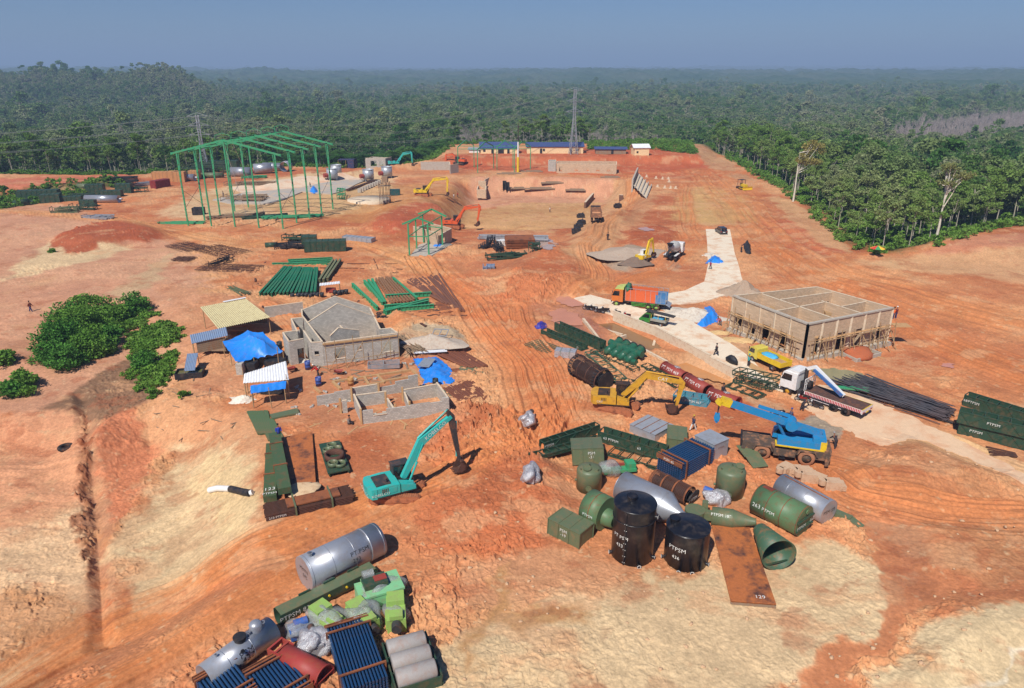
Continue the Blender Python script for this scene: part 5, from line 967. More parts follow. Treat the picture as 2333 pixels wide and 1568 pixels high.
def wrapped():
 def wrap(name, label, cat, c, x, y, rx, ry, rz, h, cols, seed, parts_):
  p = W(c, x, y); t = thing(name, label, cat, p, rz)
  for nm, q, d, mm in parts_: part(t, nm, MB().box(q, d) if nm not in ('motor', 'fan_wheel') else MB().tube((q[0] - d[0] / 2, q[1], q[2]), (q[0] + d[0] / 2, q[1], q[2]), d[1] / 2, n=18), mm)
  b = MB().blob((0, 0, h * .45), (rx * 1.2, ry * 1.15, h * .66), seed, .3, 30); part(t, 'plastic_wrap', b, cols); return t
 wrap('crusher_machine', 'mint green machine half wrapped in clear plastic, topmost of the green machines', 'machine', 'K', 1540, 690, 1.3, .9, R(25), 1.6, PLAST, 1, [('body', (0, 0, .75), (3.1, 1.9, 1.3), PGREEN), ('frame', (.3, 0, 1.45), (2.7, 2.2, .16), PGREEN), ('hopper', (-.2, .2, 1.7), (1.7, 1.2, .4), DGREEN), ('motor', (-.5, .9, 1.9), (.8, .7, .7), PLAST), ('rib_plate', (.0, -1.0, .9), (2.9, .12, .8), PGREEN), ('red_plate', (.2, .2, 1.93), (.9, .6, .05), REDP)])
 M2 = lambda: [('body', (0, 0, .6), (2.5, 1.3, 1.1), LIME), ('hopper', (.7, 0, 1.3), (1.1, 1.2, .5), LIME), ('side_plate', (-.6, .7, .7), (.9, .1, .9), LIME), ('guard', (-.9, 0, 1.25), (.7, .9, .4), LIME), ('motor', (-1.4, 0, .8), (.8, .7, .7), GUN)]
 wrap('press_machine', 'lime green machine with a black mark beside the mint machine', 'machine', 'K', 1665, 830, .9, .7, R(100), 1.1, PLAST, 2, M2() + [('outlet', (1.4, 0, .4), (.8, .9, .7), LIME)])
 wrap('press_machine', 'lime green machine in wrinkled clear wrap right behind the long tube bundle', 'machine', 'K', 1420, 870, 1.1, .95, R(130), 1.5, PLAST, 3, M2())
 wrap('press_machine', 'lime green machine mostly hidden in clear wrap left of the long tube bundle', 'machine', 'K', 1165, 885, 1.3, .95, R(140), 1.4, PLAST, 4, M2())
 wrap('electric_motor', 'blue motor wrapped in plastic beside the trough 82', 'motor', 'K', 965, 935, .9, .75, R(30), 1.0, PLAST, 5, [('body', (0, 0, .45), (1.5, 1.0, .7), mat('blue_motor', (58, 100, 170), .5)), ('motor', (.1, .1, .95), (.9, .6, .6), mat('blue_motor', (58, 100, 170), .5))])
 wrap('gearbox', 'motor in white wrapping near the red duct', 'motor', 'K', 1065, 1040, 1.0, .85, R(115), 1.35, WRAPG, 6, [('body', (0, 0, .5), (1.7, 1.1, .9), WRAPG), ('motor', (.5, 0, 1.2), (.7, .5, .5), GUN), ('base', (0, 0, .08), (1.9, 1.3, .16), CTN)])
 wrap('gearbox', 'foil-wrapped motor lying on the churned soil, nearer the block house', 'motor', 'H', 20, 420, .95, .7, R(70), 1.2, WRAPG, 7, [('body', (0, 0, .45), (1.8, 1.0, .8), WRAPG), ('motor', (.9, 0, .9), (.8, .55, .55), GUN)])
 wrap('gearbox', 'foil-wrapped motor standing on the soil left of the crate 31', 'motor', 'H', 40, 900, .95, .75, R(75), 1.3, WRAPG, 8, [('body', (0, 0, .5), (1.8, 1.1, .9), WRAPG), ('motor', (1.0, .1, .8), (.8, .6, .6), mat('blue_motor', (58, 100, 170), .5))])
 wrap('gearbox', 'blue and silver wrapped motor between the mesh drum and the domed tank', 'motor', 'L', 1310, 490, .9, .7, R(-40), 1.1, WRAPG, 9, [('body', (0, 0, .45), (1.6, 1.0, .8), WRAPG), ('motor', (-.8, .1, .9), (.8, .6, .6), mat('blue_motor', (58, 100, 170), .5))])
 p = W('L', 640, 285); t = thing('wrapped_pump', 'green pump frame in clear wrap behind the steel tank with conical end', 'pump', p, R(10)); part(t, 'frame', MB().box((0, 0, .5), (3.2, 1.2, .3)).box((1.1, 0, .9), (.9, 1, .5)), FGREEN); part(t, 'red_beam', MB().box((0, .3, .75), (2.2, .25, .2)), REDP); part(t, 'plastic_wrap', MB().blob((-1, 0, .6), (1.1, .9, .8), 12, .2, 16), PLAST)
wrapped()
# ---------------- machines and vehicles ----------------
def wheel(root, x, y, r, w, rim=GALV, name='wheel', tyre=RUB):
 o = part(root, name, MB().lathe((x, y - w / 2, r), (x, y + w / 2, r), [(0, r * .58), (0, r * .9), (w * .15, r), (w * .85, r), (w, r * .9), (w, r * .58)], 22), tyre)
 sg = 1 if y > 0 else -1; h = bpy.data.objects.new('rim', MB().lathe((x, y - w * .42, r), (x, y + w * .42, r), [(0, .01), (0, r * .2), (w * .16, r * .3), (w * .1, r * .58), (w * .74, r * .58), (w * .68, r * .3), (w * .84, r * .2), (w * .84, .01)], 16).mesh('rim', rim)); S.collection.objects.link(h); h.parent = o; return o
def sub(parent, name, mb, m):
 o = bpy.data.objects.new(name, mb.mesh(name, m)); S.collection.objects.link(o); o.parent = parent; return o
def arm_plate(pts, w):
 """side outline of a boom or arm (x,z) swept across its width"""
 return MB().prism(pts, -w / 2, w / 2)
def excavator(label, loc, rz, swing, col, dark, boom, stick, bucket, group=None, sc=1.0, txt=None, cabcol=None, muddy=None, canopy=None, tcol=None):
 t = thing('excavator', label, 'excavator', loc, rz, group); t.scale = (sc,) * 3; tr = muddy or RUB; c, s = math.cos(swing), math.sin(swing); T = Matrix.Rotation(swing, 4, 'Z')
 def up(name, mb, m, lb=None): return part(t, name, mb.xf(T), m, lb)
 for y in (-1.15, 1.15):
  out = [(-1.9 + .42 * math.cos(a), .46 + .42 * math.sin(a)) for a in [math.pi / 2 + k * math.pi / 6 for k in range(7)]] + [(1.9 + .42 * math.cos(a), .46 + .42 * math.sin(a)) for a in [-math.pi / 2 + k * math.pi / 6 for k in range(7)]]
  b = MB().prism(out, y - .28, y + .28); P = out + [out[0]]
  for (x0, z0), (x1, z1) in zip(P[:-1], P[1:]):
   L = math.hypot(x1 - x0, z1 - z0); n = max(1, round(L / .2)); a = math.atan2(z1 - z0, x1 - x0)
   for k in range(n): q = (k + .5) / n; b.box((x0 + (x1 - x0) * q, y, z0 + (z1 - z0) * q), (.13, .6, .07), M=Matrix.Rotation(-a, 3, 'Y'))
  part(t, 'track', b, tr); part(t, 'track_frame', MB().box((0, y * 1.26, .46), (3.4, .1, .35)), tcol or tr)
 part(t, 'undercarriage', MB().box((0, 0, .62), (1.8, 1.9, .4)).tube((0, 0, .7), (0, 0, 1.05), .6, n=20), tr)
 up('deck', MB().box((-.35, 0, 1.15), (3.6, 2.5, .22)), dark)
 body = MB().prism([(-2.55, 1.3), (-2.45, 1.2), (-.1, 1.2), (-.1, 2.05), (-1.2, 2.12), (-2.3, 2.05), (-2.55, 1.8)], -1.3, 1.3); o = up('body', body, col); b = MB().prism([(0, 1.2), (1.35, 1.2), (1.35, 1.6), (0, 2.0)], -1.3, -.45); b.box((-.9, -1.31, 1.65), (1.0, .03, .5)); up('tool_box', b, col)
 cw = [(-2.2, -1.34), (-2.65, -1.25), (-2.9, -.7), (-2.97, 0), (-2.9, .7), (-2.65, 1.25), (-2.2, 1.34)]
 b = MB(); n = len(cw); b.add([(x, y, z) for z in (1.1, 2.08) for x, y in cw], [tuple(range(n))[::-1], tuple(range(n, 2 * n))] + [(i, (i + 1) % n, n + (i + 1) % n, n + i) for i in range(n)]); up('counterweight', b, col)
 up('engine_hood', MB().box((-1.5, -.1, 2.17), (1.3, 1.7, .14)), dark)
 for k in range(6): up('grille', MB().box((-1.7 + k * .16, -1.32, 1.75), (.08, .03, .4)), dark) if k < 4 else None
 up('exhaust', MB().tube((-1.1, -.7, 2.1), (-1.1, -.7, 2.55), .07), SOOT); up("hose", MB().path([(.7, .1, 2.2), ((bx0 := boom[0][0]) + .5, .26, boom[0][1] + 1.2), (boom[1][0], .26, boom[1][1] + .5), ((boom[1][0] + boom[2][0]) / 2, .26, (boom[1][1] + boom[2][1]) / 2 + .45), (boom[2][0] - .3, .2, boom[2][1] + .3)], .045, 5), SOOT); up('handrail', MB().path([(1.2, -1.2, 1.6), (1.2, -1.2, 2.3), (.3, -1.2, 2.4)], .025, 5), dark)
 cb = up('cab', MB().box((.65, .82, 1.55), (1.7, .95, .5)).box((-.15, .82, 2.3), (.1, .95, 1.3)).bar((1.5, .36, 1.6), (1.3, .36, 2.95), .08).bar((1.5, 1.28, 1.6), (1.3, 1.28, 2.95), .08).bar((.5, 1.28, 1.6), (.5, 1.28, 2.95), .08).box((.55, .82, 2.98), (1.65, .98, .1)), cabcol or dark)
 gl = bpy.data.objects.new('window', MB().box((.6, .82, 2.3), (1.42, .88, 1.25)).xf(T).mesh('window', GLASS)); S.collection.objects.link(gl); gl.parent = cb
 w_ = .42; (bx, bz), (mx, mz), (ex, ez) = boom; d1 = Vector((mx - bx, mz - bz)).normalized(); n1 = Vector((-d1.y, d1.x)); d2 = Vector((ex - mx, ez - mz)).normalized(); n2 = Vector((-d2.y, d2.x)); nm = (n1 + n2).normalized()
 P = [Vector((bx, bz)) - n1 * .2, Vector((mx, mz)) - nm * .42, Vector((ex, ez)) - n2 * .17, Vector((ex, ez)) + n2 * .17, Vector((mx, mz)) + nm * .38, Vector((bx, bz)) + n1 * .25]
 up('boom', arm_plate([tuple(p) for p in P], w_), col)
 for y in (-.35, .35): up('boom_cylinder', MB().tube((.95, y, 1.25), (.95 + (mx - .95) * .6, y, 1.25 + (mz - .5 - 1.25) * .6), .1, n=10).tube((.95, y, 1.25), (mx, y, mz - .15), .055, n=8), col)
 (sx, sz), (kx, kz) = stick; ds = Vector((kx - sx, kz - sz)); L = ds.length; ds.normalize(); ns = Vector((-ds.y, ds.x)); e = Vector((ex, ez))
 up('arm', arm_plate([tuple(Vector(q)) for q in (Vector((sx, sz)) + ns * .1, Vector((sx, sz)) - ns * .1, e - ns * .32, Vector((kx, kz)) - ns * .14, Vector((kx, kz)) + ns * .14, e + ns * .32)], .3), dark if txt == 'KOBELCO' else col)
 a = Vector((mx, mz)) + nm * .45; up('arm_cylinder', MB().tube((a.x, 0, a.y), (a.x + (sx - a.x) * .55, 0, a.y + (sz - a.y) * .55), .11, n=10).tube((a.x, 0, a.y), (sx, 0, sz), .06, n=8), col)
 q = e + (Vector((kx, kz)) - e) * .15 - ns * .4 * (1 if ns.x < 0 else -1); up('bucket_cylinder', MB().tube((q.x, 0, q.y), (kx + (.28 if ns.x < 0 else -.28), 0, kz + .45), .08, n=8), col)
 Mb = Matrix.Translation((kx, 0, kz)) @ Matrix.Rotation(bucket, 4, 'Y'); bk = MB().prism([(0, .1), (.35, .1), (.75, -.25), (.8, -.75), (.45, -1.15), (-.15, -1.2), (-.25, -1.1), (.35, -1.0), (.6, -.7), (.55, -.3), (.2, -.1), (0, -.1)], -.55, .55)
 for y in (-.55, .52): bk.prism([(0, .1), (.35, .1), (.75, -.25), (.8, -.75), (.45, -1.15), (-.15, -1.2), (0, -.3)], y, y + .04)
 for y in (-.45, -.15, .15, .45): bk.box((-.28, y, -1.17), (.25, .09, .07))
 up('bucket', bk.xf(Mb), RUSTD)
 if txt:
  o, u = Vector((mx, 0, mz)).lerp(Vector((ex, 0, ez)), .45), Vector((ex - mx, 0, ez - mz)); f = flat_text(t, txt, .55 if txt == 'CAT' else .5, o + Vector((0, -w_ / 2 - .01, 0)), u, Vector((-u.z, 0, u.x)), CHALK); f.data.transform(T)
  f = flat_text(t, txt, .5, (-2.98, 0, 1.5), (0, -1, 0), (0, 0, 1), CHALK); f.data.transform(T)
  f = flat_text(t, txt, .35, (-1.9, -1.36, 1.5), (1, 0, 0), (0, 0, 1), CHALK); f.data.transform(T)
 return t
def excavators():
 # heading of the boom in world terms = rz + swing
 p = W('J', 1590, 795) ; q = W('J', 1975, 650); h = math.atan2(q.y - p.y, q.x - p.x); excavator('teal excavator with a long raised boom digging at the brown mud', p + Vector((0, .4, 0)), h - .5, .5, TEAL, GUN, ((.6, 1.8), (2.5, 5.1), (5.4, 6.9)), ((5.1, 7.6), (6.1, 2.2)), .35, txt='KOBELCO', muddy=mat('muddy_track', (170, 104, 70), .9, dirt=.5, dcol=(110, 66, 48)))
 p = W('F', 790, 1440); q = W('F', 1290, 1480); h = math.atan2(q.y - p.y, q.x - p.x); excavator('yellow excavator with an arched boom parked beside the dark pipes and red cylinders', p, h - .35, .35, YELP, mat('dark_yellow_trim', (60, 48, 40), .6), ((.6, 1.8), (3.1, 4.5), (7.0, 3.9)), ((6.7, 4.5), (6.6, 1.1)), 1.2, txt='CAT', muddy=mat('muddy_track', (170, 104, 70), .9))
 p = W('B', 800, 1185); q = W('B', 955, 1200); h = math.atan2(q.y - p.y, q.x - p.x); excavator('orange excavator working beside the small green frame', p, h - .2, .2, ORNG, GUN, ((.6, 1.8), (3.0, 5.0), (6.8, 5.6)), ((6.5, 6.2), (6.2, 1.9)), .5, muddy=mat('muddy_track', (170, 104, 70), .9))
 p = W('B', 590, 965); q = W('B', 735, 975); h = math.atan2(q.y - p.y, q.x - p.x); excavator('yellow excavator on the ochre flat in front of the pit', p, h - .3, .3, YELB, GUN, ((.6, 1.8), (3.3, 4.9), (7.6, 5.3)), ((7.2, 5.9), (7.4, 1.3)), .4, muddy=mat('muddy_track', (170, 104, 70), .9))
 p = W('B', 400, 772); excavator('teal excavator far off beside the small grey block house', p, R(10), 0, TEAL, GUN, ((.6, 1.8), (3.0, 4.6), (6.2, 5.0)), ((5.9, 5.6), (6.4, 1.3)), .4)
 p = W('B', 840, 752); excavator('orange excavator mostly hidden behind the far concrete wall', p, R(160), 0, ORNG, GUN, ((.6, 1.8), (3.0, 3.8), (6.0, 3.2)), ((5.8, 3.9), (6.0, 1.0)), .4)
 p = W('F', 1030, 150); excavator('small yellow and white excavator standing on the grey gravel heap', p, R(65), R(-20), YELB, WHITEP, ((.6, 1.8), (1.9, 5.2), (3.3, 5.6)), ((3.3, 6.0), (4.4, 1.8)), .5, sc=.72)
 # bulldozer
 p = W('C', 445, 890); t = thing('bulldozer', 'small yellow bulldozer with a canopy levelling the far orange ground', 'bulldozer', p, R(-70))
 part(t, 'body', MB().box((.6, 0, 1.2), (2.4, 1.1, .9)), YELB); part(t, 'canopy', MB().box((-.7, 0, 2.9), (1.9, 1.9, .1)), GUN); b = MB(); [b.bar((x, y, 1.2), (x, y, 2.9), .1) for x in (-1.5, .1) for y in (-.85, .85)]; part(t, 'canopy_post', b, GUN)
 part(t, 'blade', MB().prism([(2.6, 0.05), (2.75, .05), (2.6, .6), (2.75, 1.1), (2.62, 1.1), (2.45, .6)], -1.8, 1.8), YELB); part(t, 'seat', MB().box((-.8, 0, 1.5), (.6, .6, .7)), GUN)
 for y in (-1.05, 1.05): part(t, 'track', MB().prism([(-1.7, .45), (-1.5, .1), (1.5, .1), (1.7, .45), (1.4, .9), (-1.4, .9)], y - .28, y + .28), RUB); part(t, 'push_arm', MB().bar((0, y * 1.3, .45), (2.5, y * 1.3, .5), .15), YELB)
excavators()
def cab(t, x0, w, h0, h1, L, col, name='cab', rake=.25):
 """truck cab with front towards +x"""
 P = [(x0, h0), (x0 + L, h0), (x0 + L + .05, h0 + (h1 - h0) * .45), (x0 + L - rake, h1 - .1), (x0 + L - rake - .15, h1), (x0 + .1, h1), (x0, h1 - .1)]
 o = part(t, name, MB().prism(P, -w / 2, w / 2), col); zc = h0 + (h1 - h0) * .68; zh = (h1 - h0) * .34
 a = Vector((x0 + L + .06, 0, h0 + (h1 - h0) * .48)); b = Vector((x0 + L - rake + .02, 0, h1 - .16))
 sub(o, 'windscreen', MB().bar(a, b, w * .88, .03), GLASS)
 for y in (-1, 1): sub(o, 'side_window', MB().prism([(x0 + L * .32, zc - zh * .55), (x0 + L - .02, zc - zh * .6), (x0 + L - rake - .1, zc + zh * .55), (x0 + L * .32, zc + zh * .55)], y * (w / 2 - .01), y * (w / 2 + .015)), GLASS)
 for y in (-.78, .78): sub(o, 'headlight', MB().box((x0 + L + .03, y * w / 2, h0 + .25), (.06, .3, .2)), WHITEP); part(t, 'mirror', MB().bar((x0 + L - .1, y * w / 2 * 1.28, zc), (x0 + L - .1, y * w / 2 * 1.38, zc + .4), .1, .05).path([(x0 + L - .1, y * w / 2 * 1.2, zc + .3), (x0 + L - .1, y * w / 2 * 1.33, zc + .3)], .02, 4), GUN)
 part(t, 'bumper', MB().box((x0 + L + .03, 0, h0 + .0), (.16, w, .25)), GUN if col is not WHITEP else WHITEP); sub(o, 'grille', MB().box((x0 + L + .04, 0, h0 + .5), (.05, w * .6, .28)), GUN); return o
def trucks():
 # orange open-top cargo truck with green front
 m, rz, L, _ = span('F', 755, 530, 1230, 590); rz += math.pi; t = thing('cargo_truck', 'big orange and green cargo truck with an open slatted body beside the parked motorcycles', 'truck', m + Vector((.1, .9, 0)), rz)
 cab(t, L / 2 - 1.9, 2.4, .85, 2.9, 1.8, mat('cab_orange', (206, 112, 50), .45, dirt=.2)); part(t, 'roof_deflector', MB().prism([(L / 2 - 2.0, 2.9), (L / 2 - .5, 2.92), (L / 2 - 1.2, 3.2), (L / 2 - 2, 3.3)], -1.1, 1.1), mat('pale_lime', (190, 200, 110), .5))
 part(t, 'chassis', MB().box((-.4, 0, .85), (L - .4, .9, .25)), SOOT); bl = L - 2.4; bx = -L / 2 + bl / 2 + .1
 part(t, 'floor', MB().box((bx, 0, 1.15), (bl, 2.4, .12)), mat('truck_floor', (150, 148, 140), .7, dirt=.4)); b = MB(); b.box((bx + .8, 1.22, 2.1), (bl - 1.6, .08, 1.8)).box((bx + .8, -1.22, 2.1), (bl - 1.6, .08, 1.8))
 for k in range(17):
  for y in (-1.27, 1.27): b.box((bx - bl / 2 + 1.7 + k * (bl - 1.8) / 16, y, 2.1), (.1, .06, 1.8))
 part(t, 'side_panel', b, mat('body_orange', (220, 104, 60), .5, dirt=.15)); [part(t, 'rear_panel', MB().box((bx - bl / 2 + .8, y, 1.9), (1.6, .08, 1.4)), mat('panel_blue', (70, 120, 170), .5, dirt=.4, dcol=(150, 150, 150))) for y in (-1.22, 1.22)]; part(t, 'front_panel', MB().box((bx + bl / 2, 0, 2.4), (.1, 2.5, 2.5)), mat('tarp_green', (40, 112, 84), .6))
 part(t, 'folded_tarp', MB().blob((bx + bl / 2 - .25, 0, 3.0), (.5, 1.3, .75), 5, .2, 14), mat('tarp_green', (40, 112, 84), .6)); b = MB()
 for y in (-1.24, 1.24): b.bar((bx - bl / 2, y, 3.15), (bx + bl / 2, y, 3.3), .05); [b.bar((bx - bl / 2 + k * bl / 8, y, 1.2), (bx - bl / 2 + k * bl / 8, y, 3.2), .05) for k in range(9)]
 part(t, 'side_frame', b, GALV); part(t, 'load', MB().box((bx + bl * .1, 0, 1.4), (bl * .75, 2.25, .5)), mat('grey_load', (96, 96, 96), .9, dirt=.3))
 for y in (-1.15, 1.15):
  b = MB(); [b.bar((bx - bl / 2 + 1, y, .5 + k * .22), (bx + bl / 2 - 1, y, .5 + k * .22), .06) for k in range(3)]; part(t, 'side_guard', b, mat('guard_green', (96, 176, 70), .5))
  wheel(t, L / 2 - .9, y, .5, .3, LIME); wheel(t, -L / 2 + 1.5, y * .98, .5, .5, LIME); wheel(t, -L / 2 + 2.8, y * .98, .5, .5, LIME)
 part(t, 'tailgate', MB().bar((-L / 2 - .6, 0, .75), (-L / 2 + .1, 0, 1.15), 2.3, .06), GALV)
 # small green pickup with a long frame over it
 m, rz, L, _ = span('F', 1025, 690, 1215, 725); rz += math.pi; L = 4.3; t = thing('pickup_truck', 'small green pickup with a black pipe rack tilted over its open bed', 'pickup', m + Vector((0, .5, 0)), rz); GP = mat('pickup_green', (54, 124, 52), .35)
 part(t, 'chassis', MB().box((0, 0, .45), (L - .3, 1.2, .2)), SOOT); P = [(.35, .4), (2.1, .4), (2.12, .8), (1.75, 1.15), (1.2, 1.75), (.4, 1.78), (.35, 1.7)]; o = part(t, 'cab', MB().prism(P, -.78, .78), GP)
 sub(o, 'windscreen', MB().bar((1.79, 0, 1.15), (1.27, 0, 1.7), 1.35, .03), GLASS); [sub(o, 'side_window', MB().prism([(.5, 1.1), (1.65, 1.1), (1.15, 1.65), (.5, 1.65)], y * .775, y * .8), GLASS) for y in (-1, 1)]
 part(t, 'bed', MB().box((-.9, 0, .75), (2.4, 1.55, .08)).box((-.9, .78, .95), (2.4, .06, .4)).box((-.9, -.78, .95), (2.4, .06, .4)).box((-2.1, 0, .95), (.06, 1.55, .4)), mat('bed_grey', (150, 150, 140), .6)); part(t, 'bed_frame', (lambda b: [b.bar((x, y, .9), (x, y, 1.7), .05) for x in (-2.05, -.9, .2) for y in (-.75, .75)] and b)(MB()), YELB)
 part(t, 'pipe_rack', (lambda b: [b.tube((1.3, -.5 + k * .14, 2.05), (-3.2, -.5 + k * .14, 1.75), .055, n=6) for k in range(8)] and b)(MB()), SOOT); part(t, 'cargo', MB().box((-.7, 0, .95), (1.6, 1.1, .35)), mat('light_blue', (70, 170, 210), .6))
 for x in (1.45, -1.35):
  for y in (-.72, .72): wheel(t, x, y, .3, .2)
 # yellow tipper
 m, rz, L, _ = span('G', 55, 1000, 235, 1090); rz += math.pi; L = 5.4; t = thing('tipper_truck', 'small yellow tipper truck with a blue bundle in its bed behind the white crane truck', 'truck', m + Vector((.3, 1.1, 0)), rz); cab(t, 1.15, 1.85, .6, 2.1, 1.5, mat('cab_yellow', (214, 196, 84), .45, dirt=.2))
 part(t, 'chassis', MB().box((-.3, 0, .6), (L - .6, .8, .2)), SOOT); part(t, 'bed', MB().box((-.95, 0, .95), (3.9, 2.0, .1)).box((-.95, 1.0, 1.3), (3.9, .07, .7)).box((-.95, -1.0, 1.3), (3.9, .07, .7)).box((.98, 0, 1.3), (.07, 2, .8)).box((-2.9, 0, 1.25), (.07, 2, .6)), YELB); part(t, 'blue_load', MB().blob((-.2, 0, 1.4), (1.3, .8, .4), 4, .2, 14), mat('light_blue', (70, 170, 210), .6)); part(t, 'boards', MB().box((-2, .2, 1.35), (1.5, 1.1, .25)), WOOD)
 for y in (-.85, .85): wheel(t, 1.9, y, .42, .26); wheel(t, -1.6, y, .42, .45)
 # white crane truck with flatbed
 m, rz, L, _ = span('G', 290, 1250, 940, 1490); rz += math.pi; t = thing('crane_truck', 'white flatbed truck with a folded blue and white loader crane behind its cab', 'truck', m + Vector((.4, 1.1, 0)), rz); STR = mat('striped_white', (224, 214, 214), .5, dirt=.1)
 cab(t, L / 2 - 1.8, 2.45, .95, 3.0, 2.0, WHITEP); part(t, 'chassis', MB().box((0, 0, .95), (L - 1, .9, .28)), SOOT)
 part(t, 'cab_fairing', MB().prism([(L / 2 - 1.9, 3.0), (L / 2 - .2, 3.0), (L / 2 - .7, 3.25), (L / 2 - 1.9, 3.3)], -1.1, 1.1), WHITEP)
 bl = L * .72; bx = -L / 2 + bl / 2 - .3; part(t, 'bed', MB().box((bx, 0, 1.25), (bl, 2.5, .14)), mat('bed_brown', (84, 62, 56), .8, dirt=.3)); b = MB(); b.box((bx, 1.27, 1.15), (bl, .06, .4)).box((bx, -1.27, 1.15), (bl, .06, .4)).box((bx - bl / 2, 0, 1.1), (.1, 2.6, .5)); part(t, 'edge_rail', b, STR)
 b = MB(); [b.box((bx - bl / 2 + .2 + k * (bl - .4) / 34, y * 1.305, 1.15), (.12, .02, .36)) for k in range(35) for y in (-1, 1)]; part(t, 'red_stripes', b, mat('stripe_red', (178, 50, 60), .5)); part(t, 'side_guard', (lambda b: [b.bar((bx - bl * .3, y, .6 + k * .22), (bx + bl * .4, y, .6 + k * .22), .05) for k in range(3) for y in (-1.15, 1.15)] and b)(MB()), STR)
 part(t, 'bed_edge', MB().box((bx, 1.24, 1.33), (bl, .08, .03)).box((bx, -1.24, 1.33), (bl, .08, .03)).box((bx - bl / 2, 0, 1.34), (.1, 2.5, .03)), YELB); gx = bx + bl / 2 + .1; part(t, 'headboard', (lambda b: [b.bar((gx, -1.2 + k * .4, 1.3), (gx, -1.2 + k * .4, 2.7), .06) for k in range(7)] and b.bar((gx, -1.2, 2.7), (gx, 1.2, 2.7), .08).bar((gx, -1.2, 2.0), (gx, 1.2, 2.0), .06))(MB()), WHITEP)
 cx_ = gx + .55; part(t, 'crane_column', MB().box((cx_, 0, 1.6), (.6, 1.2, .9)).tube((cx_, .1, 1.8), (cx_, .1, 3.6), .22, n=14), SOOT); part(t, 'crane_arm', MB().bar((cx_, .1, 3.6), (cx_ - .9, .0, 4.1), .35).bar((cx_ - .8, .0, 4.1), (cx_ - 4.6, -.1, 1.7), .34, .38), WHITEP); part(t, 'crane_extension', MB().bar((cx_ - .9, .32, 3.8), (cx_ - 4.5, .2, 1.75), .26, .3), mat('arm_blue', (46, 100, 160), .4)); part(t, 'stabiliser', MB().box((cx_, 0, 1.0), (.4, 2.7, .3)).box((cx_, 1.3, .6), (.2, .2, .9)).box((cx_, -1.3, .6), (.2, .2, .9)), GUN)
 part(t, 'spare_wheel', MB().lathe((gx - .4, .4, 1.9), (gx - .1, .4, 1.9), [(0, .01), (0, .5), (.28, .5), (.28, .01)], 20), RUBC); part(t, 'tail_light', MB().box((bx - bl / 2 - .06, .9, .95), (.05, .4, .14)).box((bx - bl / 2 - .06, -.9, .95), (.05, .4, .14)), REDP); part(t, 'number_plate', MB().box((bx - bl / 2 - .06, 0, .85), (.04, .5, .16)), YELB)
 for y in (-1.08, 1.08): wheel(t, L / 2 - .8, y, .52, .32, YELP, tyre=RUBC); wheel(t, bx - .2, y, .52, .5, SOOT, tyre=RUBC); wheel(t, bx - 1.6, y, .52, .5, SOOT, tyre=RUBC)
 # dump truck seen from behind
 p = W('B', 1790, 1150); t = thing('dump_truck', 'brown tipper truck seen from behind driving up the ramp past the pit', 'truck', p + Vector((0, 3.5, 0)), R(86)); cab(t, 2.6, 2.4, .9, 2.9, 1.7, mat('cab_dark', (60, 56, 54), .5)); part(t, 'chassis', MB().box((0, 0, .9), (7.6, .9, .3)), SOOT)
 part(t, 'body', MB().box((-.9, 0, 1.4), (6.2, 2.5, .12)).box((-.9, 1.25, 2.0), (6.2, .1, 1.3)).box((-.9, -1.25, 2.0), (6.2, .1, 1.3)).box((2.25, 0, 2.1), (.1, 2.5, 1.5)).box((-4.0, 0, 1.9), (.08, 2.4, 1.1)), mat('body_brown', (128, 92, 70), .7, dirt=.4, dcol=(190, 130, 90))); part(t, 'soil_load', MB().box((-.9, 0, 1.55), (6.0, 2.3, .2)), mat('soil_load_soil', (206, 150, 110), .95)); part(t, 'cab_guard', MB().box((2.9, 0, 2.95), (1.3, 2.4, .1)), SOOT)
 for y in (-1.05, 1.05): wheel(t, 3.3, y, .52, .32); wheel(t, -1.6, y, .52, .5); wheel(t, -2.9, y, .52, .5)
 # mixer truck
 p = W('F', 1290, 140); t = thing('mixer_truck', 'white concrete mixer truck parked at the edge of the grey gravel', 'truck', p + Vector((.3, 1.8, 0)), R(62)); cab(t, 2.0, 2.4, .9, 2.8, 1.7, WHITEP); part(t, 'chassis', MB().box((0, 0, .9), (7.4, 1.0, .3)), SOOT)
 part(t, 'drum', MB().lathe((1.6, 0, 2.1), (-3.2, 0, 2.9), [(0, .01), (0, .75), (1.2, 1.15), (2.6, 1.15), (4.4, .55), (4.5, .5), (4.5, .01)], 26), mat('mixer_drum', (196, 194, 188), .5, dirt=.35, dcol=(130, 124, 116))); part(t, 'hopper', MB().tube((-3.3, 0, 3.0), (-3.3, 0, 3.7), .3, .7, n=12), SOOT); part(t, 'chute', MB().bar((-3.4, 0, 2.5), (-4.6, .3, 1.3), .5, .12), SOOT); part(t, 'fender', MB().box((-1.8, 1.1, 1.2), (2.8, .5, .06)).box((-1.8, -1.1, 1.2), (2.8, .5, .06)), WHITEP); part(t, 'ladder', (lambda b: [b.bar((-3.7, y, 1), (-3.3, y, 3.2), .05) for y in (.6, .95)] and b)(MB()), SOOT)
 for y in (-1.05, 1.05): wheel(t, 2.9, y, .5, .3); wheel(t, -1.2, y, .5, .5); wheel(t, -2.5, y, .5, .5)
 # dark people carrier
 p = W('C', 318, 1200); t = thing('car', 'dark grey hatchback parked at the far end of the concrete road', 'car', p + Vector((0, 2.1, 0)), R(92)); CP = mat('car_paint', (34, 34, 38), .25, dirt=.05, spec=.8)
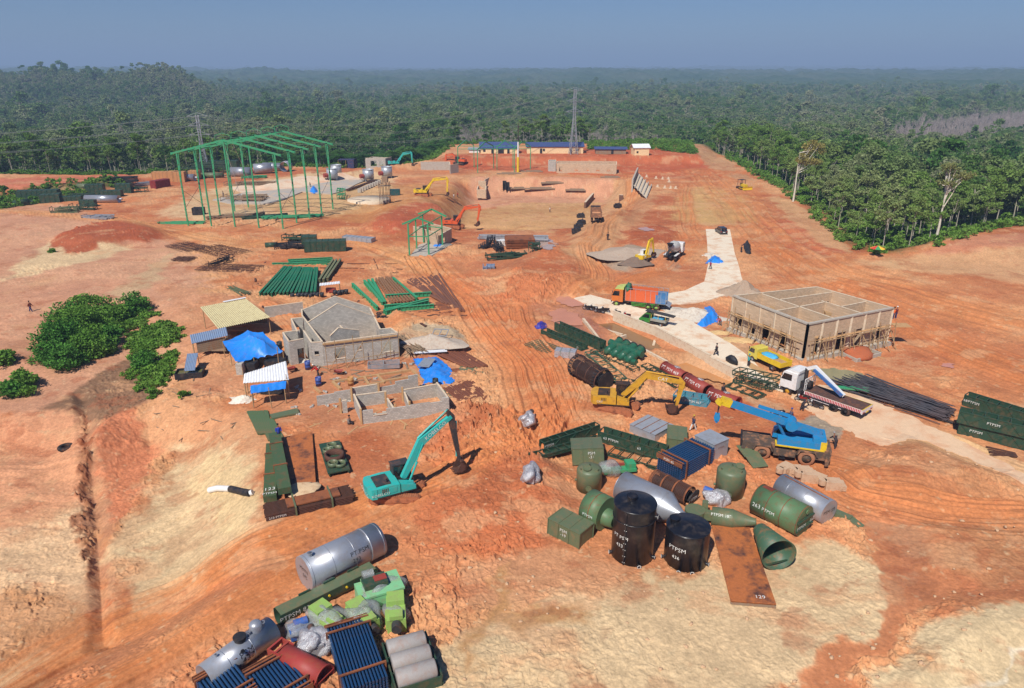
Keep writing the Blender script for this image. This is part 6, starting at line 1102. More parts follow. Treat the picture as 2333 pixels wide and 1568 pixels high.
 part(t, 'body', MB().prism([(-2.2, .35), (2.2, .35), (2.2, .8), (1.2, 1.0), (-2.15, 1.05), (-2.2, .9)], -.85, .85), CP); o = part(t, 'cabin', MB().prism([(-2.1, 1.02), (1.2, 1.0), (.5, 1.6), (-1.7, 1.65)], -.74, .74), CP); sub(o, 'rear_window', MB().bar((-2.09, 0, 1.08), (-1.76, 0, 1.58), 1.3, .04), GLASS); sub(o, 'windscreen', MB().bar((1.14, 0, 1.06), (.56, 0, 1.57), 1.3, .04), GLASS); [part(t, 'tail_light', MB().box((-2.2, y, .85), (.06, .28, .2)), REDP) for y in (-.7, .7)]; part(t, 'number_plate', MB().box((-2.22, 0, .7), (.03, .5, .14)), WHITEP)
 for x in (1.35, -1.35):
  for y in (-.76, .76): wheel(t, x, y, .32, .2)
trucks()
def rough_crane():
 A, B = W('I', 385, 610), W('I', 655, 660); d = B - A; rz = math.atan2(d.y, d.x); L = 8.0; m = (A + B) / 2; m.z = (A.z + B.z) / 2 - .1; t = thing('mobile_crane', 'blue and yellow rough-terrain crane with its boom stretched low to the left', 'crane', m + Vector((-math.sin(rz), math.cos(rz), 0)) * 1.1, rz); MU = mat('muddy_carrier', (86, 72, 62), .8, dirt=.6, dcol=(176, 124, 90))
 part(t, 'carrier', MB().box((0, 0, 1.15), (7.2, 1.5, .7)).box((3.4, 0, 1.3), (1.6, 2.5, 1.1)).box((-3.2, 0, 1.25), (1.6, 2.5, .9)).box((0, -1.1, 1.0), (2.0, .5, .6)).box((0, 1.1, 1.0), (2.0, .5, .6)), MU); wb = d.length / 2 if d.length < 6 else 2.1
 for x in (-2.05, 2.05):
  for y in (-1.1, 1.1): wheel(t, x, y, .78, .62, MU, tyre=mat('muddy_tyre', (164, 112, 82), .95, dirt=.4, dcol=(110, 74, 56))); part(t, 'mudguard', MB().prism([(x - 1.0, 1.1), (x - .75, 1.6), (x + .75, 1.6), (x + 1.0, 1.1), (x + .85, 1.1), (x + .65, 1.5), (x - .65, 1.5), (x - .85, 1.1)], y - .35, y + .35), MU)
 for x in (3.9, -3.9): part(t, 'outrigger', MB().box((x, 0, .85), (.4, 2.7, .35)).box((x, 1.35, .75), (.35, .25, .9)).box((x, -1.35, .75), (.35, .25, .9)), MU)
 part(t, 'front_guard', MB().box((-4.1, 0, 1.45), (.15, 2.3, .7)), SOOT); part(t, 'step', MB().box((-.2, -1.35, .75), (.6, .25, .05)).box((-.2, -1.35, .5), (.6, .25, .05)), SOOT)
 part(t, 'slew_ring', MB().tube((0.6, 0, 1.5), (.6, 0, 1.8), .8, n=24), SOOT)
 part(t, 'superstructure', MB().box((1.4, -.75, 2.15), (4.4, .95, .75)).box((1.6, .75, 2.15), (3.9, .95, .75)).box((3.0, 0, 2.35), (1.2, 2.4, 1.2)), BLUEP); part(t, 'yellow_skirt', MB().box((1.3, -.76, 1.78), (4.5, 1.0, .16)).box((3.4, 0, 2.1), (.55, 2.46, 1.2)), YELB)
 c = part(t, 'cab', MB().prism([(-1.2, 1.8), (.6, 1.8), (.6, 3.1), (-.5, 3.15), (-1.1, 2.6)], .35, 1.25), BLUEP); sub(c, 'window', MB().prism([(-1.1, 2.3), (.5, 2.3), (.5, 3.0), (-.48, 3.05)], .33, 1.27), GLASS)
 # boom tip above the ground near H(1690,215)
 tip = W('H', 1700, 215, 6.0); Mi = (Matrix.Translation(t.location) @ Matrix.Rotation(rz, 4, 'Z')).inverted(); tl = Mi @ tip; pv = Vector((2.9, 0, 3.1)); dr = (tl - pv)
 part(t, 'boom', MB().bar(pv - dr.normalized() * .3, pv + dr * .93, .5, .6), BLUEP); part(t, 'boom_base', MB().tube(pv - Vector((0, .7, 0)) + dr * .28, pv + Vector((0, .7, 0)) + dr * .28, .55, n=20), BLUEP); part(t, 'luffing_cylinder', MB().tube((.1, .0, 1.9), pv + dr * .42 - UP * .3, .16, n=12), BLUEP)
 part(t, 'boom_head', MB().bar(pv + dr * .9, pv + dr, .6, .75).bar(pv + dr, pv + dr * 1.03 - UP * .5, .6, .5), YELB); part(t, 'jib', MB().bar(pv + dr * .3 + Vector((0, .5, .5)), pv + dr * .62 + Vector((0, .5, .45)), .25, .3), BLUEP)
 h = pv + dr * 1.02; part(t, 'hook_rope', MB().tube(h, h - UP * 1.6, .04, n=5).tube(h + Vector((.2, 0, 0)), h - UP * 1.6, .04, n=5), SOOT); part(t, 'hook_block', MB().box(h - UP * 1.9, (.45, .35, .8)).tube(h - UP * 1.9 - Vector((0, .2, 0)), h - UP * 1.9 + Vector((0, .2, 0)), .3, n=14).tube(h - UP * 2.5, h - UP * 2.2, .12, n=8), BLUEP)
 m, rz2, L2, _ = span('I', 240, 590, 340, 690); t = thing('bent_plate', 'bent pale green steel sheet leaning against the crane front wheel', 'plate', m + UP * .35, rz2); part(t, 'upper_leaf', MB().box((-.9, 0, .35), (1.8, 1.7, .06), M=Matrix.Rotation(R(10), 3, 'Y')), OLIVE); part(t, 'lower_leaf', MB().box((.75, 0, .05), (1.6, 1.6, .06), M=Matrix.Rotation(R(14), 3, 'Y')), OLIVE)
rough_crane()
def bikes():
 me = None; RD = mat('bike_red', (150, 34, 36), .35); BK = mat('bike_black', (34, 34, 38), .4)
 t = thing('motorcycle', 'x', 'motorcycle', (0, 0, 0), 0, 'parked motorcycles')
 for x in (-.62, .62):
  o = part(t, 'wheel', MB().ring((x, 0, .3), (0, 1, 0), .24, .09, .07, 18), RUBC); sub(o, 'rim', (lambda b: [b.tube((x, 0, .3), (x + math.cos(k * 1.05) * .25, 0, .3 + math.sin(k * 1.05) * .25), .02, n=4) for k in range(6)] and b)(MB()), GALV)
 part(t, 'engine', MB().box((.0, 0, .38), (.45, .26, .32)), GUN); part(t, 'body', MB().prism([(-.75, .6), (-.1, .5), (.3, .45), (.45, .75), (.35, .85), (.1, .62), (-.4, .72), (-.8, .75)], -.14, .14), BK); part(t, 'seat', MB().prism([(-.75, .74), (.05, .66), (.05, .74), (-.7, .83)], -.15, .15), RUBC)
 part(t, 'fork', MB().tube((.62, .08, .3), (.42, .08, .95), .025, n=6).tube((.62, -.08, .3), (.42, -.08, .95), .025, n=6), GALV); part(t, 'handlebar', MB().path([(.3, -.34, 1.0), (.4, -.1, .97), (.4, .1, .97), (.3, .34, 1.0)], .02, 6), GUN); part(t, 'headlight', MB().tube((.42, 0, .85), (.54, 0, .82), .1, n=12), WHITEP); part(t, 'exhaust', MB().tube((-.05, -.16, .28), (-.75, -.18, .36), .045, n=8), GALV); part(t, 'front_guard', MB().prism([(.4, .5), (.62, .62), (.84, .5), (.62, .58)], -.07, .07), BK)
 spots = [('F', 540, 575, 150, 'black motorcycle at the left end of the parked row by the cargo truck'), ('F', 590, 580, 140, 'motorcycle second from the left in the parked row by the cargo truck'), ('F', 640, 600, 150, 'motorcycle in the middle of the parked row by the cargo truck'), ('F', 690, 595, 145, 'motorcycle at the right end of the parked row by the cargo truck'), ('F', 800, 620, 120, 'pale scooter standing alone between the row and the green pickup'), ('F', 880, 645, 130, 'red and black motorcycle beside the green pickup'),
             ('G', 430, 1315, 160, 'red motorcycle leaning close to the flatbed beside the crane column'), ('G', 540, 1370, 140, 'white and black scooter in front of the double rear wheels of the crane truck'), ('G', 215, 1440, 175, 'black motorcycle on the gravel above the blue crane boom'), ('G', 285, 1460, 165, 'red motorcycle beside the person in a blue helmet'), ('F', 1795, 1045, 120, 'motorcycle under a grey cover beside the concrete wall')]
 for i, (c, x, y, a, lb) in enumerate(spots):
  p = W(c, x, y); r = t if i == 0 else dup(t, p, R(a)); r.location = p; r.rotation_euler = (R(-8), 0, R(a)); r['label'] = lb
  if 'red' in lb:
   for ch in r.children:
    if ch.name.startswith('body'): ch.data = ch.data.copy(); ch.data.materials[0] = RD
  if 'cover' in lb:
   part(r, 'cover', MB().blob((0, 0, .65), (1.0, .45, .6), 3, .15, 12), SOOT)
bikes()
# ---------------- buildings, shelters, walls ----------------
def wall(root, A, B, h, m, holes=(), gable=None, th=.16, name='wall', steps=None):
 """straight wall between ground points in root space; holes as fractions along and metres up; gable = (t, extra height)"""
 A, B = Vector(A), Vector(B); d = B - A; L = math.hypot(d.x, d.y); e = Vector((d.x / L, d.y / L, 0)); n = Vector((-e.y, e.x, 0)) * th / 2; z0 = min(A.z, B.z) - .25; b = MB(); h = h + .25
 ts = sorted({0, 1, *[q for o in holes for q in o[:2]], *([s[0] for s in steps] if steps else [])}); zs = sorted({0, h, *[q + .25 for o in holes for q in o[2:]]})
 for t0, t1 in zip(ts[:-1], ts[1:]):
  hh = h
  if steps:
   for st, sh in steps:
    if t0 >= st - 1e-6: hh = sh + .25
  zz = [z for z in zs if z < hh - .01] + [hh]
  for a, c in zip(zz[:-1], zz[1:]):
   if any(o[0] - 1e-6 <= t0 and t1 <= o[1] + 1e-6 and o[2] + .25 - 1e-6 <= a and c <= o[3] + .25 + 1e-6 for o in holes): continue
   p, q = A + e * L * t0, A + e * L * t1; p.z = q.z = z0; u, v = UP * a, UP * c
   b.add([p - n + u, q - n + u, q + n + u, p + n + u, p - n + v, q - n + v, q + n + v, p + n + v], [(3, 2, 1, 0), (4, 5, 6, 7), (0, 1, 5, 4), (1, 2, 6, 5), (2, 3, 7, 6), (3, 0, 4, 7)])
 if gable:
  p, q, k = A.copy(), B.copy(), A + e * L * gable[0]; p.z = q.z = z0 + h; k.z = z0 + h + gable[1]; b.add([p - n, q - n, k - n, p + n, q + n, k + n], [(0, 1, 2), (5, 4, 3), (1, 4, 5, 2), (2, 5, 3, 0)])
 o = part(root, name, b, m)
 if th > .1:
  b2 = MB()
  if gable: b2.bar(p + UP * .04, k + UP * .04, th + .06, .08).bar(k + UP * .04, q + UP * .04, th + .06, .08)
  elif not steps: b2.bar(Vector((A.x, A.y, z0 + h + .04)), Vector((B.x, B.y, z0 + h + .04)), th + .04, .08)
  if b2.v: sub(o, 'coping', b2, CONCL)
 for o_ in holes:
  if o_[2] > .3 and o_[3] - o_[2] < 2 and th > .1: c0, c1 = A + e * L * o_[0], A + e * L * o_[1]; sub(o, 'sill', MB().bar(Vector((c0.x, c0.y, z0 + .2 + o_[2])), Vector((c1.x, c1.y, z0 + .2 + o_[2])), th + .12, .09), CONCL)
 return o
def rt(root_loc, p): return Vector(p) - Vector(root_loc)
def bilin(P): return lambda u, v: P[0] * (1 - u) * (1 - v) + P[1] * u * (1 - v) + P[2] * u * v + P[3] * (1 - u) * v
def roof_sheet(root, P, m, waves=30, amp=.035, along=0, name='roof', sag=0.0, sides=None):
 f = bilin(P); b = MB(); nu = waves * 2 if along == 0 else 10; nv = 10 if along == 0 else waves * 2
 def g(u, v):
  p = f(u, v).copy(); k = (u if along == 0 else v) * waves * 2; p.z += amp * (1 if round(k) % 2 else -1) - sag * 4 * u * (1 - u) * v * (1 - v); return p
 b.sheet(g, nu, nv, .03, False); return part(root, name, b, m)
def posts(root, pts, r, m, z=0):
 for p, q in pts: part(root, 'post', MB().tube(p, q, r, n=7), m)
def block_house():
 h = 3.3; P = lambda x, y, k=h: W('E', x, y, k) - UP * k; base = P(1022, 745); t = thing('block_building', 'roofless grey block building with stepped gables and two window openings on its front', 'building', base); w_ = lambda a, b, *r, **k: wall(t, rt(base, P(*a)), rt(base, P(*b)), h, BLK, *r, **k)
 w_((1022, 745), (1592, 678), [(.14, .28, .9, 2.3), (.44, .50, 1.7, 2.2), (.79, .92, .9, 2.3)]); w_((1022, 745), (868, 540), [(.1, .3, 1.6, 2.2)]); w_((905, 600), (1415, 548), [], (.47, 2.4)); w_((865, 497), (1382, 482), [], (.5, 1.9))
 w_((1592, 678), (1545, 640)); w_((1545, 640), (1460, 648)); w_((1460, 648), (1382, 482), [(.2, .35, .8, 2.2)]); w_((868, 540), (865, 497)); w_((1080, 700), (1300, 655), [], (.3, .9)); w_((1155, 620), (1200, 668))
 for a, b, hh in (((765, 737), (878, 720), [(.5, .95, 0, 2.1)]), ((765, 737), (722, 670), []), ((722, 670), (850, 656), []), ((878, 655), (938, 748), []), ((938, 748), (1022, 745), [(.2, .6, 1.6, 2.1)]), ((785, 565), (870, 560), [(.3, .6, 1, 2)]), ((785, 565), (830, 665), [])): w_(a, b, hh)
 wall(t, rt(base, W('E', 590, 560)), rt(base, W('E', 880, 520)), 1.7, BLK, [], None)
 part(t, 'ring_beam', MB().bar(rt(base, P(1025, 745)) + UP * 3.05 + Vector((0, -.18, 0)), rt(base, P(1590, 678)) + UP * 3.05 + Vector((0, -.18, 0)), .18, .2), WOOD)
 # scaffold in front
 t = thing('scaffolding', 'thin pole scaffolding along the front of the grey gabled block building', 'scaffolding', base); A, B = rt(base, P(1040, 775)), rt(base, P(1590, 700)); d = B - A; n = Vector((d.y, -d.x, 0)).normalized()
 rg = random.Random(3)
 for k in range(9): q = A + d * (k / 8) + n * .5; part(t, 'upright', MB().tube(q, q + Vector((rg.uniform(-.1, .1), 0, rg.uniform(3.4, 4.6))), .045, n=5), BAMB)
 for z in (1.2, 3.2): part(t, 'ledger', MB().tube(A + n * .5 + UP * z, B + n * .5 + UP * z, .045, n=5), BAMB)
 for k in (0, 2, 5): part(t, 'brace', MB().tube(A + d * (k / 8) + n * .6, A + d * ((k + 2) / 8) + n * .5 + UP * 3.3, .045, n=5), BAMB)
 # low half-built walls
 base = W('E', 1325, 1370); t = thing('block_building', 'half-built low walls of fresh grey blocks with open rooms beside the churned soil', 'building', base); w2 = lambda a, b, h_, *r, **k: wall(t, rt(base, W('E', *a)), rt(base, W('E', *b)), h_, BLK, *r, **k)
 w2((1325, 1370), (1985, 1270), 1.7, [(.13, .28, 1.0, 1.7)], steps=[(0, 1.65), (.13, 1.0), (.28, 1.5), (.55, 1.6), (.78, 1.5), (.92, 1.9)]); w2((1325, 1370), (1270, 1245), 1.7); w2((1270, 1245), (1515, 1215), 1.6); w2((1985, 1270), (1895, 1165), 1.9); w2((1645, 1205), (1895, 1165), 1.7); w2((1575, 1330), (1520, 1240), 1.1); w2((1690, 1310), (1650, 1205), 1.3); w2((1180, 1290), (1215, 1285), 1.6)
 w2((985, 1230), (1250, 1190), 1.5, steps=[(0, 1.3), (.5, 1.45)]); w2((1255, 1190), (1452, 1158), 1.6); w2((1465, 1158), (1750, 1110), 1.9, steps=[(0, 1.3), (.4, 1.7), (.75, 2.1)])
 for x, y in ((1250, 1200), (1455, 1165), (1165, 1290), (1635, 1200), (1508, 1240), (1322, 1372), (1580, 1335), (1690, 1310)): q = rt(base, W('E', x, y)); part(t, 'column_form', MB().box(q + UP * .9, (.22, .22, 2.0)), WOOD)
 t = thing('foundation', 'timber-formed foundation frames on red soil behind the low grey walls', 'foundation', W('E', 1400, 1060)); b0 = t.location
 for a, b in (((1100, 1055), (1700, 965)), ((1100, 1055), (1160, 1110)), ((1340, 1020), (1375, 1075)), ((1440, 1005), (1490, 1060)), ((1700, 965), (1790, 1050)), ((1375, 1075), (1490, 1060)), ((960, 1095), (1010, 1140)), ((1490, 1050), (1740, 1010))): part(t, 'form_board', MB().bar(rt(b0, W('E', *a)) + UP * .1, rt(b0, W('E', *b)) + UP * .1, .3, .35), WOOD)
def scaffolded():
 N0 = W('G', 465, 965); h = min(6.0, height_at('G', 480, 650, N0)); T = lambda c, x, y: W(c, x, y, h) - UP * h; N_, R_, L_, B_ = T('G', 480, 655), T('G', 1185, 535), T('F', 1810, 450), T('G', 555, 343); zb = min(N_.z, R_.z, L_.z)
 for p in (N_, R_, L_, B_): p.z = zb
 t = thing('block_building', 'large roofless tan block building wrapped in timber scaffolding', 'building', N_); r = lambda p: Vector(p) - Vector(N_); w_ = lambda a, b, hh=h, ho=(), **k: wall(t, r(a), r(b), hh, BLKT, ho, **k)
 w_(L_, N_, h, [(.08, .17, 1.2, 3.0), (.30, .36, .9, 1.8), (.46, .55, 0, 3.0), (.68, .78, .5, 3.0)]); w_(N_, R_, h, [(.1, .2, .6, 3.0), (.36, .46, .3, 3.2), (.58, .68, .6, 3.2), (.8, .9, 1.0, 3.0)]); w_(R_, B_, h); w_(B_, L_, h)
 for (a, b, c, d) in ((.33, 0, .33, 1), (.66, 0, .66, .55), (0, .45, .66, .5), (.33, .75, 1, .78), (.66, .3, 1, .33)):
  f = lambda u, v: N_ * (1 - u) * (1 - v) + R_ * u * (1 - v) + (B_) * u * v + L_ * (1 - u) * v; w_(f(a, b), f(c, d), h * .97)
 for A, B, n in ((L_, N_, 5), (N_, R_, 6)):
  for k in range(n + 1): q = r(A + (B - A) * (k / n)); part(t, 'column', MB().box(q + UP * h / 2, (.3, .3, h + .02)), CONCL)
 rg = random.Random(2)
 for k in range(16): u, v = rg.random(), rg.random(); q = r(N_.lerp(R_, u).lerp(L_.lerp(B_, u), v)); part(t, 'debris_board', MB().box(q + UP * (3 + rg.random() * .8), (rg.uniform(.8, 3), rg.uniform(.2, 1), rg.uniform(.1, .7)), rg.random() * 3), rg.choice([WOOD, WOODG, BAMB]))
 part(t, 'plinth', MB().bar(r(L_) - Vector((.3, .3, -.2)), r(N_) + Vector((0, -.35, .2)), 1.0, .7).bar(r(N_) + Vector((0, -.35, .2)), r(R_) + Vector((.2, -.3, .2)), 1.0, .68), CONC); part(t, 'floor', MB().add([r(p) + UP * 2.9 for p in (N_, R_, B_, L_)], [(0, 1, 2, 3)]), mat('rubble_floor', (170, 130, 100), .95, dirt=.4))
 part(t, 'coping_beam', MB().bar(r(L_) + UP * (h + .05), r(N_) + UP * (h + .05), .42, .22).bar(r(N_) + UP * (h + .04), r(R_) + UP * (h + .04), .42, .2), CONC)
 t = thing('scaffolding', 'rough timber pole scaffolding around the two near sides of the tan block building', 'scaffolding', N_); rg = random.Random(5)
 for A, B, n in ((L_, N_, 14), (N_, R_, 17)):
  d = B - A; e = Vector((d.y, -d.x, 0)).normalized()
  for k in range(n):
   q = r(A + d * ((k + .5) / n)); o = e * rg.uniform(.9, 1.4); part(t, 'upright', MB().tube(q + o + Vector((rg.uniform(-.2, .2), 0, -.2)), q + o * .9 + UP * rg.uniform(3.0, 4.2), .06, n=5), BAMB)
   if k % 2 == 0: part(t, 'prop', MB().tube(q + e * rg.uniform(2.0, 3.2) + Vector((rg.uniform(-1, 1), 0, -.3)), q + e * .5 + UP * rg.uniform(2.6, 3.3), .06, n=5), BAMB)
  for z, o in ((1.3, 1.1), (2.9, 1.0), (3.0, .5)): part(t, 'ledger', MB().tube(r(A) + e * o + UP * z, r(B) + e * o + UP * z, .06, n=5), BAMB)
  part(t, 'plank', MB().bar(r(A + d * .1) + e * .75 + UP * 3.08, r(A + d * .9) + e * .75 + UP * 3.12, .4, .05), WOOD)
 m = T('G', 1185, 600); part(t, 'platform', MB().box(r(R_) + Vector((1.3, -.6, 3.0)), (2.2, 1.6, .1)), WOOD)
 p = W('G', 890, 940); t = thing('raised_bed', 'low block-edged bed heaped with red soil in front of the tan block building', 'bed', p)
 Q = [rt(p, W('G', *q)) for q in ((700, 905), (880, 990), (1080, 935), (930, 880))]
 for a, b in zip(Q, Q[1:] + Q[:1]): part(t, 'edge', MB().bar(a + UP * .2, b + UP * .2, .18, .6), CONC)
 part(t, 'soil_heap', MB().blob((0, .3, .3), (2.6, 1.9, .9), 6, .25, 18), mat('heap_soil', (176, 96, 62), .95, bump=.8, scale=2))
block_house(); scaffolded()
def shelters():
 def quad(c, pts): return [W(c, x, y, z) for x, y, z in pts]
 def shelter(name, label, cat, c, pts, m, waves=30, along=0, walls=None, under=None, sag=0., amp=.035):
  P = quad(c, pts); base = sum(P, Vector()) / 4; base.z = Hs(base.x, base.y); t = thing(name, label, cat, base); P = [rt(base, p) for p in P]; roof_sheet(t, P, m, waves, amp, along, 'roof' if 'tarp' not in label else 'cover', sag)
  for p in P: q = p * .94; part(t, 'post', MB().tube((q.x, q.y, -.4), (q.x, q.y, p.z - .05), .07, n=6), BAMB)
  return t, P
 t, P = shelter('shelter', 'open shelter roofed with yellowed patched sheets', 'shelter', 'E', [(95, 478, 3.4), (440, 412, 3.4), (632, 556, 2.6), (232, 642, 2.6)], ASB, 26, 0, amp=.05)
 part(t, 'table', MB().box((0, -1, .8), (3.5, 1.2, .08)).box((-1.5, -1, .4), (.1, 1, .8)).box((1.5, -1, .4), (.1, 1, .8)), WOODG); part(t, 'back_board', MB().box((0, 3.2, 1.0), (7, .06, 1.6)), WOODG); part(t, 'roof_strip', MB().bar(P[0].lerp(P[1], .5) + UP * .12, P[1] + UP * .12, .5, .04), WSHEET)
 t, P = shelter('hut', 'timber hut on stilts with a blue-grey corrugated roof', 'hut', 'E', [(15, 690, 2.9), (290, 630, 2.9), (306, 694, 2.4), (30, 757, 2.4)], SHEETB, 18, 0); c_ = (P[2] + P[3]) / 2; wl = (P[2] - P[3]).length; e = (P[2] - P[3]).normalized()
 b = MB(); [b.box(Vector((c_.x, c_.y + .2, .75 + k * .26)), (wl * .8, .06, .24), math.atan2(e.y, e.x)) for k in range(6)]; part(t, 'plank_wall', b, WOODG); part(t, 'side_wall', MB().box((c_.x + wl * .38, c_.y + 1.2, 1.4), (.06, 2.2, 1.5)).box((c_.x - wl * .38, c_.y + 1.2, 1.4), (.06, 2.2, 1.5)), WOODG); part(t, 'floor', MB().box((c_.x, c_.y + 1.2, .6), (wl * .8, 2.2, .1)), WOODG)
 # big blue tarpaulin tent
 pk = W('E', 585, 745, 3.2); base = Vector((pk.x, pk.y, Hs(pk.x, pk.y))); t = thing('tarpaulin_tent', 'big bright blue tarpaulin tent with a sharp peak next to the grey block building', 'tent', base)
 ring = [W('E', x, y, z) for x, y, z in ((265, 742, 2.2), (455, 655, 2.6), (570, 668, 2.4), (660, 745, 2.1), (722, 815, 1.7), (600, 845, 1.5), (500, 862, 1.5), (372, 897, 1.6), (320, 820, 1.9))]; ring = [rt(base, p) for p in ring]; n = len(ring); pk = Vector((0, 0, 3.3)); pk2 = rt(base, W('E', 470, 690, 3.1)); b = MB(); K = 9; vs = []
 for i in range(n * 6):
  a, bb = ring[i // 6], ring[(i // 6 + 1) % n]; q = a.lerp(bb, (i % 6) / 6); q.z -= .18 * math.sin(math.pi * (i % 6) / 6); cc = pk.lerp(pk2, max(0, min(1, -q.x / 3.5)))
  for k in range(K + 1): s = k / K; p = cc.lerp(q, s); p.z -= .55 * math.sin(math.pi * s) * .8 + .07 * math.sin(i * 2.1 + s * 5) * s + .05 * math.sin(i * 4.3); vs.append(p)
 N_ = n * 6; b.add(vs, [(i * (K + 1) + k, i * (K + 1) + k + 1, ((i + 1) % N_) * (K + 1) + k + 1, ((i + 1) % N_) * (K + 1) + k) for i in range(N_) for k in range(K)], True); part(t, 'cover', b, TARP)
 for p in ring[::2]: part(t, 'post', MB().tube((p.x, p.y, -.2), p, .06, n=6), BAMB)
 part(t, 'stacked_goods', MB().box((-1.5, -1.2, .5), (1.2, 2, 1)).box((1, 0, .4), (2.4, 1.6, .8)), SOOT); part(t, 'block_stack', MB().box((-2.6, -2.6, .6), (.8, .9, 1.5)), BLK)
 t, P = shelter('shelter', 'shelter roofed with white corrugated sheets', 'shelter', 'E', [(428, 985, 2.6), (745, 888, 2.9), (768, 1030, 2.4), (420, 1056, 2.1)], WSHEET, 16, 0)
 part(t, 'workbench', MB().box((.5, 0, .8), (3, 1, .08)).box((.5, 0, .4), (2.6, .8, .7)), SOOT)
 t, P = shelter('awning', 'small blue tarpaulin awning tied to poles below the white sheet shelter', 'awning', 'E', [(475, 1075, 2.2), (748, 1038, 2.2), (742, 1098, 1.9), (478, 1135, 1.9)], TARP, 5, 0, sag=.25, amp=.03)
 for x, y, d in ((700, 870, 4.2), (440, 990, 3.4), (640, 1250, 2.6), (770, 1170, 3.0)): p = W('E', x, y + (150 if y < 1000 else 0)); single('pole', 'crooked timber pole standing by the %s' % ('white shelter' if y < 1000 else 'blue awning'), 'pole', MB().tube((0, 0, -.3), (.15 * (d - 3.5), .1, d), .06, .05, 6), BAMB, p, 0, 'poles around the shelters')
 p = W('D', 1315, 1040); t = thing('water_tub', 'black lined water tub under a grey corrugated sheet left of the stilt hut', 'tub', p, R(12)); part(t, 'tub', MB().box((0, -.9, .35), (3.2, .08, .8)).box((0, .9, .35), (3.2, .08, .8)).box((-1.6, 0, .35), (.08, 1.8, .8)).box((1.6, 0, .35), (.08, 1.8, .8)), SOOT); part(t, 'water', MB().box((0, 0, .45), (3.1, 1.7, .04)), watermat('tub_water', (110, 104, 62)))
 b = MB(); corr(b, TM((.1, 1.0, 1.5), 0, R(22)), 1.3, 3.2, 7); part(t, 'sheet', b, SHEETB); part(t, 'post', MB().tube((-.5, -.4, -.2), (-.5, -.4, 1.0), .05, n=5).tube((.7, 2.3, -.2), (.7, 2.3, 2.0), .05, n=5), BAMB)
 t, P = shelter('shelter', 'tiny white-roofed stand among the green girders', 'shelter', 'E', [(1000, 298, 1.9), (1155, 282, 1.9), (1155, 300, 1.8), (1000, 318, 1.8)], WSHEET, 8, 0); part(t, 'red_crate', MB().box((0, .3, .6), (1.6, .7, .7)), REDP)
 # draped tarpaulins
 drape([W('E', *q) for q in ((1710, 880), (1780, 855), (1900, 870), (1990, 950), (2025, 1050), (1960, 1085), (1880, 1060), (1790, 1075), (1760, 960))], .55, TARP, 'tarpaulin', 'crumpled blue tarpaulin spread over boards on the rusty sheets', 'tarpaulin', 3, 34, .3)
 p = W('E', 1815, 945); single('sheet', 'grey corrugated sheet lying on the crumpled blue tarpaulin', 'sheet', (lambda b: corr(b, TM((0, 0, .85), R(-15), R(4)), 1.6, 2.6, 8))(MB()), GALV, p); m, rz, L, _ = span('E', 1715, 860, 1970, 855); single('board', 'white boards laid across the top of the crumpled blue tarpaulin', 'board', MB().box((0, 0, .75), (L, .5, .08)).box((0, .5, .7), (L * .9, .3, .08)), WSHEET, m, rz)
 drape([W('F', *q) for q in ((1560, 560), (1620, 555), (1660, 620), (1700, 680), (1640, 690), (1560, 735), (1470, 705), (1540, 640))], 1.5, TARP, 'tarpaulin', 'blue tarpaulin thrown over the end of the pale rubble heap', 'tarpaulin', 5, 30, .25)
 drape([W('F', *q) for q in ((1560, 175), (1620, 115), (1680, 120), (1735, 165), (1690, 178), (1600, 168))], .7, TARP, 'tarpaulin', 'small crumpled blue tarpaulin on the concrete road', 'tarpaulin', 7, 24, .3)
 drape([W('B', *q) for q in ((650, 1310), (690, 1290), (725, 1300), (715, 1318), (660, 1318))], .4, TARP, 'tarpaulin', 'little blue tarpaulin in front of the block room under the small green frame', 'tarpaulin', 8, 16, .2)
 drape([W('F', *q) for q in ((70, 735), (110, 690), (165, 690), (185, 725), (130, 745))], .5, mat('violet_tarp', (50, 52, 150), .5, bump=.4), 'tarpaulin', 'dark blue crumpled tarpaulin by the end of the green troughs', 'tarpaulin', 9, 18, .25)
 drape([W('C', *q) for q in ((445, 1265), (500, 1262), (505, 1325), (470, 1325))], 1.6, SOOT, 'tarpaulin', 'black tarpaulin on a post beside the concrete road', 'tarpaulin', 4, 16, .2)
 drape([W('O', *q) for q in ((1668, 690), (1680, 650), (1750, 650), (1765, 690), (1720, 705))], 1.4, TARP, 'tarpaulin', 'bright blue tarpaulin over a heap on the slab inside the big green frame', 'tarpaulin', 6, 16, .15)
 # heaps
 def heap(label, c, x, y, rx, ry, h, m, rz=0, seed=1, cat='heap', nm='heap'):
  p = W(c, x, y); rg = np.random.RandomState(seed); b = MB(); n = 34
  def f(u, v): a = u * 2 * math.pi; q = v; rr = 1 + .16 * math.sin(a * 2 + seed) + .1 * math.sin(a * 5 + seed * 2); z = h * (1 - q) ** 1.1 if q < 1 else 0; nz = float(fbm(np.array([math.cos(a) * q * 3.1 + seed]), np.array([math.sin(a) * q * 3.1]), 4, seed, .7)[0]); return (math.cos(a) * q * rx * rr, math.sin(a) * q * ry * rr, z * (1 + .5 * nz) - .12 * q + .12 * nz)
  b.sheet(f, n, 14); return single(nm, label, cat, b, m, p, rz)
 SANDM = mat('grey_sand', (186, 172, 156), .95, bump=.3, scale=3); RUB_ = mat('pale_rubble', (206, 196, 180), .95, bump=1.0, scale=2.5, vary=.35); CHIP = mat('wood_chips', (212, 178, 126), .95, bump=.8, scale=5, vary=.3)
 heap('grey sand heap with a window frame lying on it, right of the grey block building', 'E', 1850, 750, 4.6, 2.6, 1.2, SANDM, 0, 2); heap('tall grey gravel heap behind the left corner of the tan block building', 'F', 1880, 440, 4.3, 3.4, 2.6, mat('brown_gravel', (166, 146, 126), .95, bump=.5, scale=4), 0, 3)
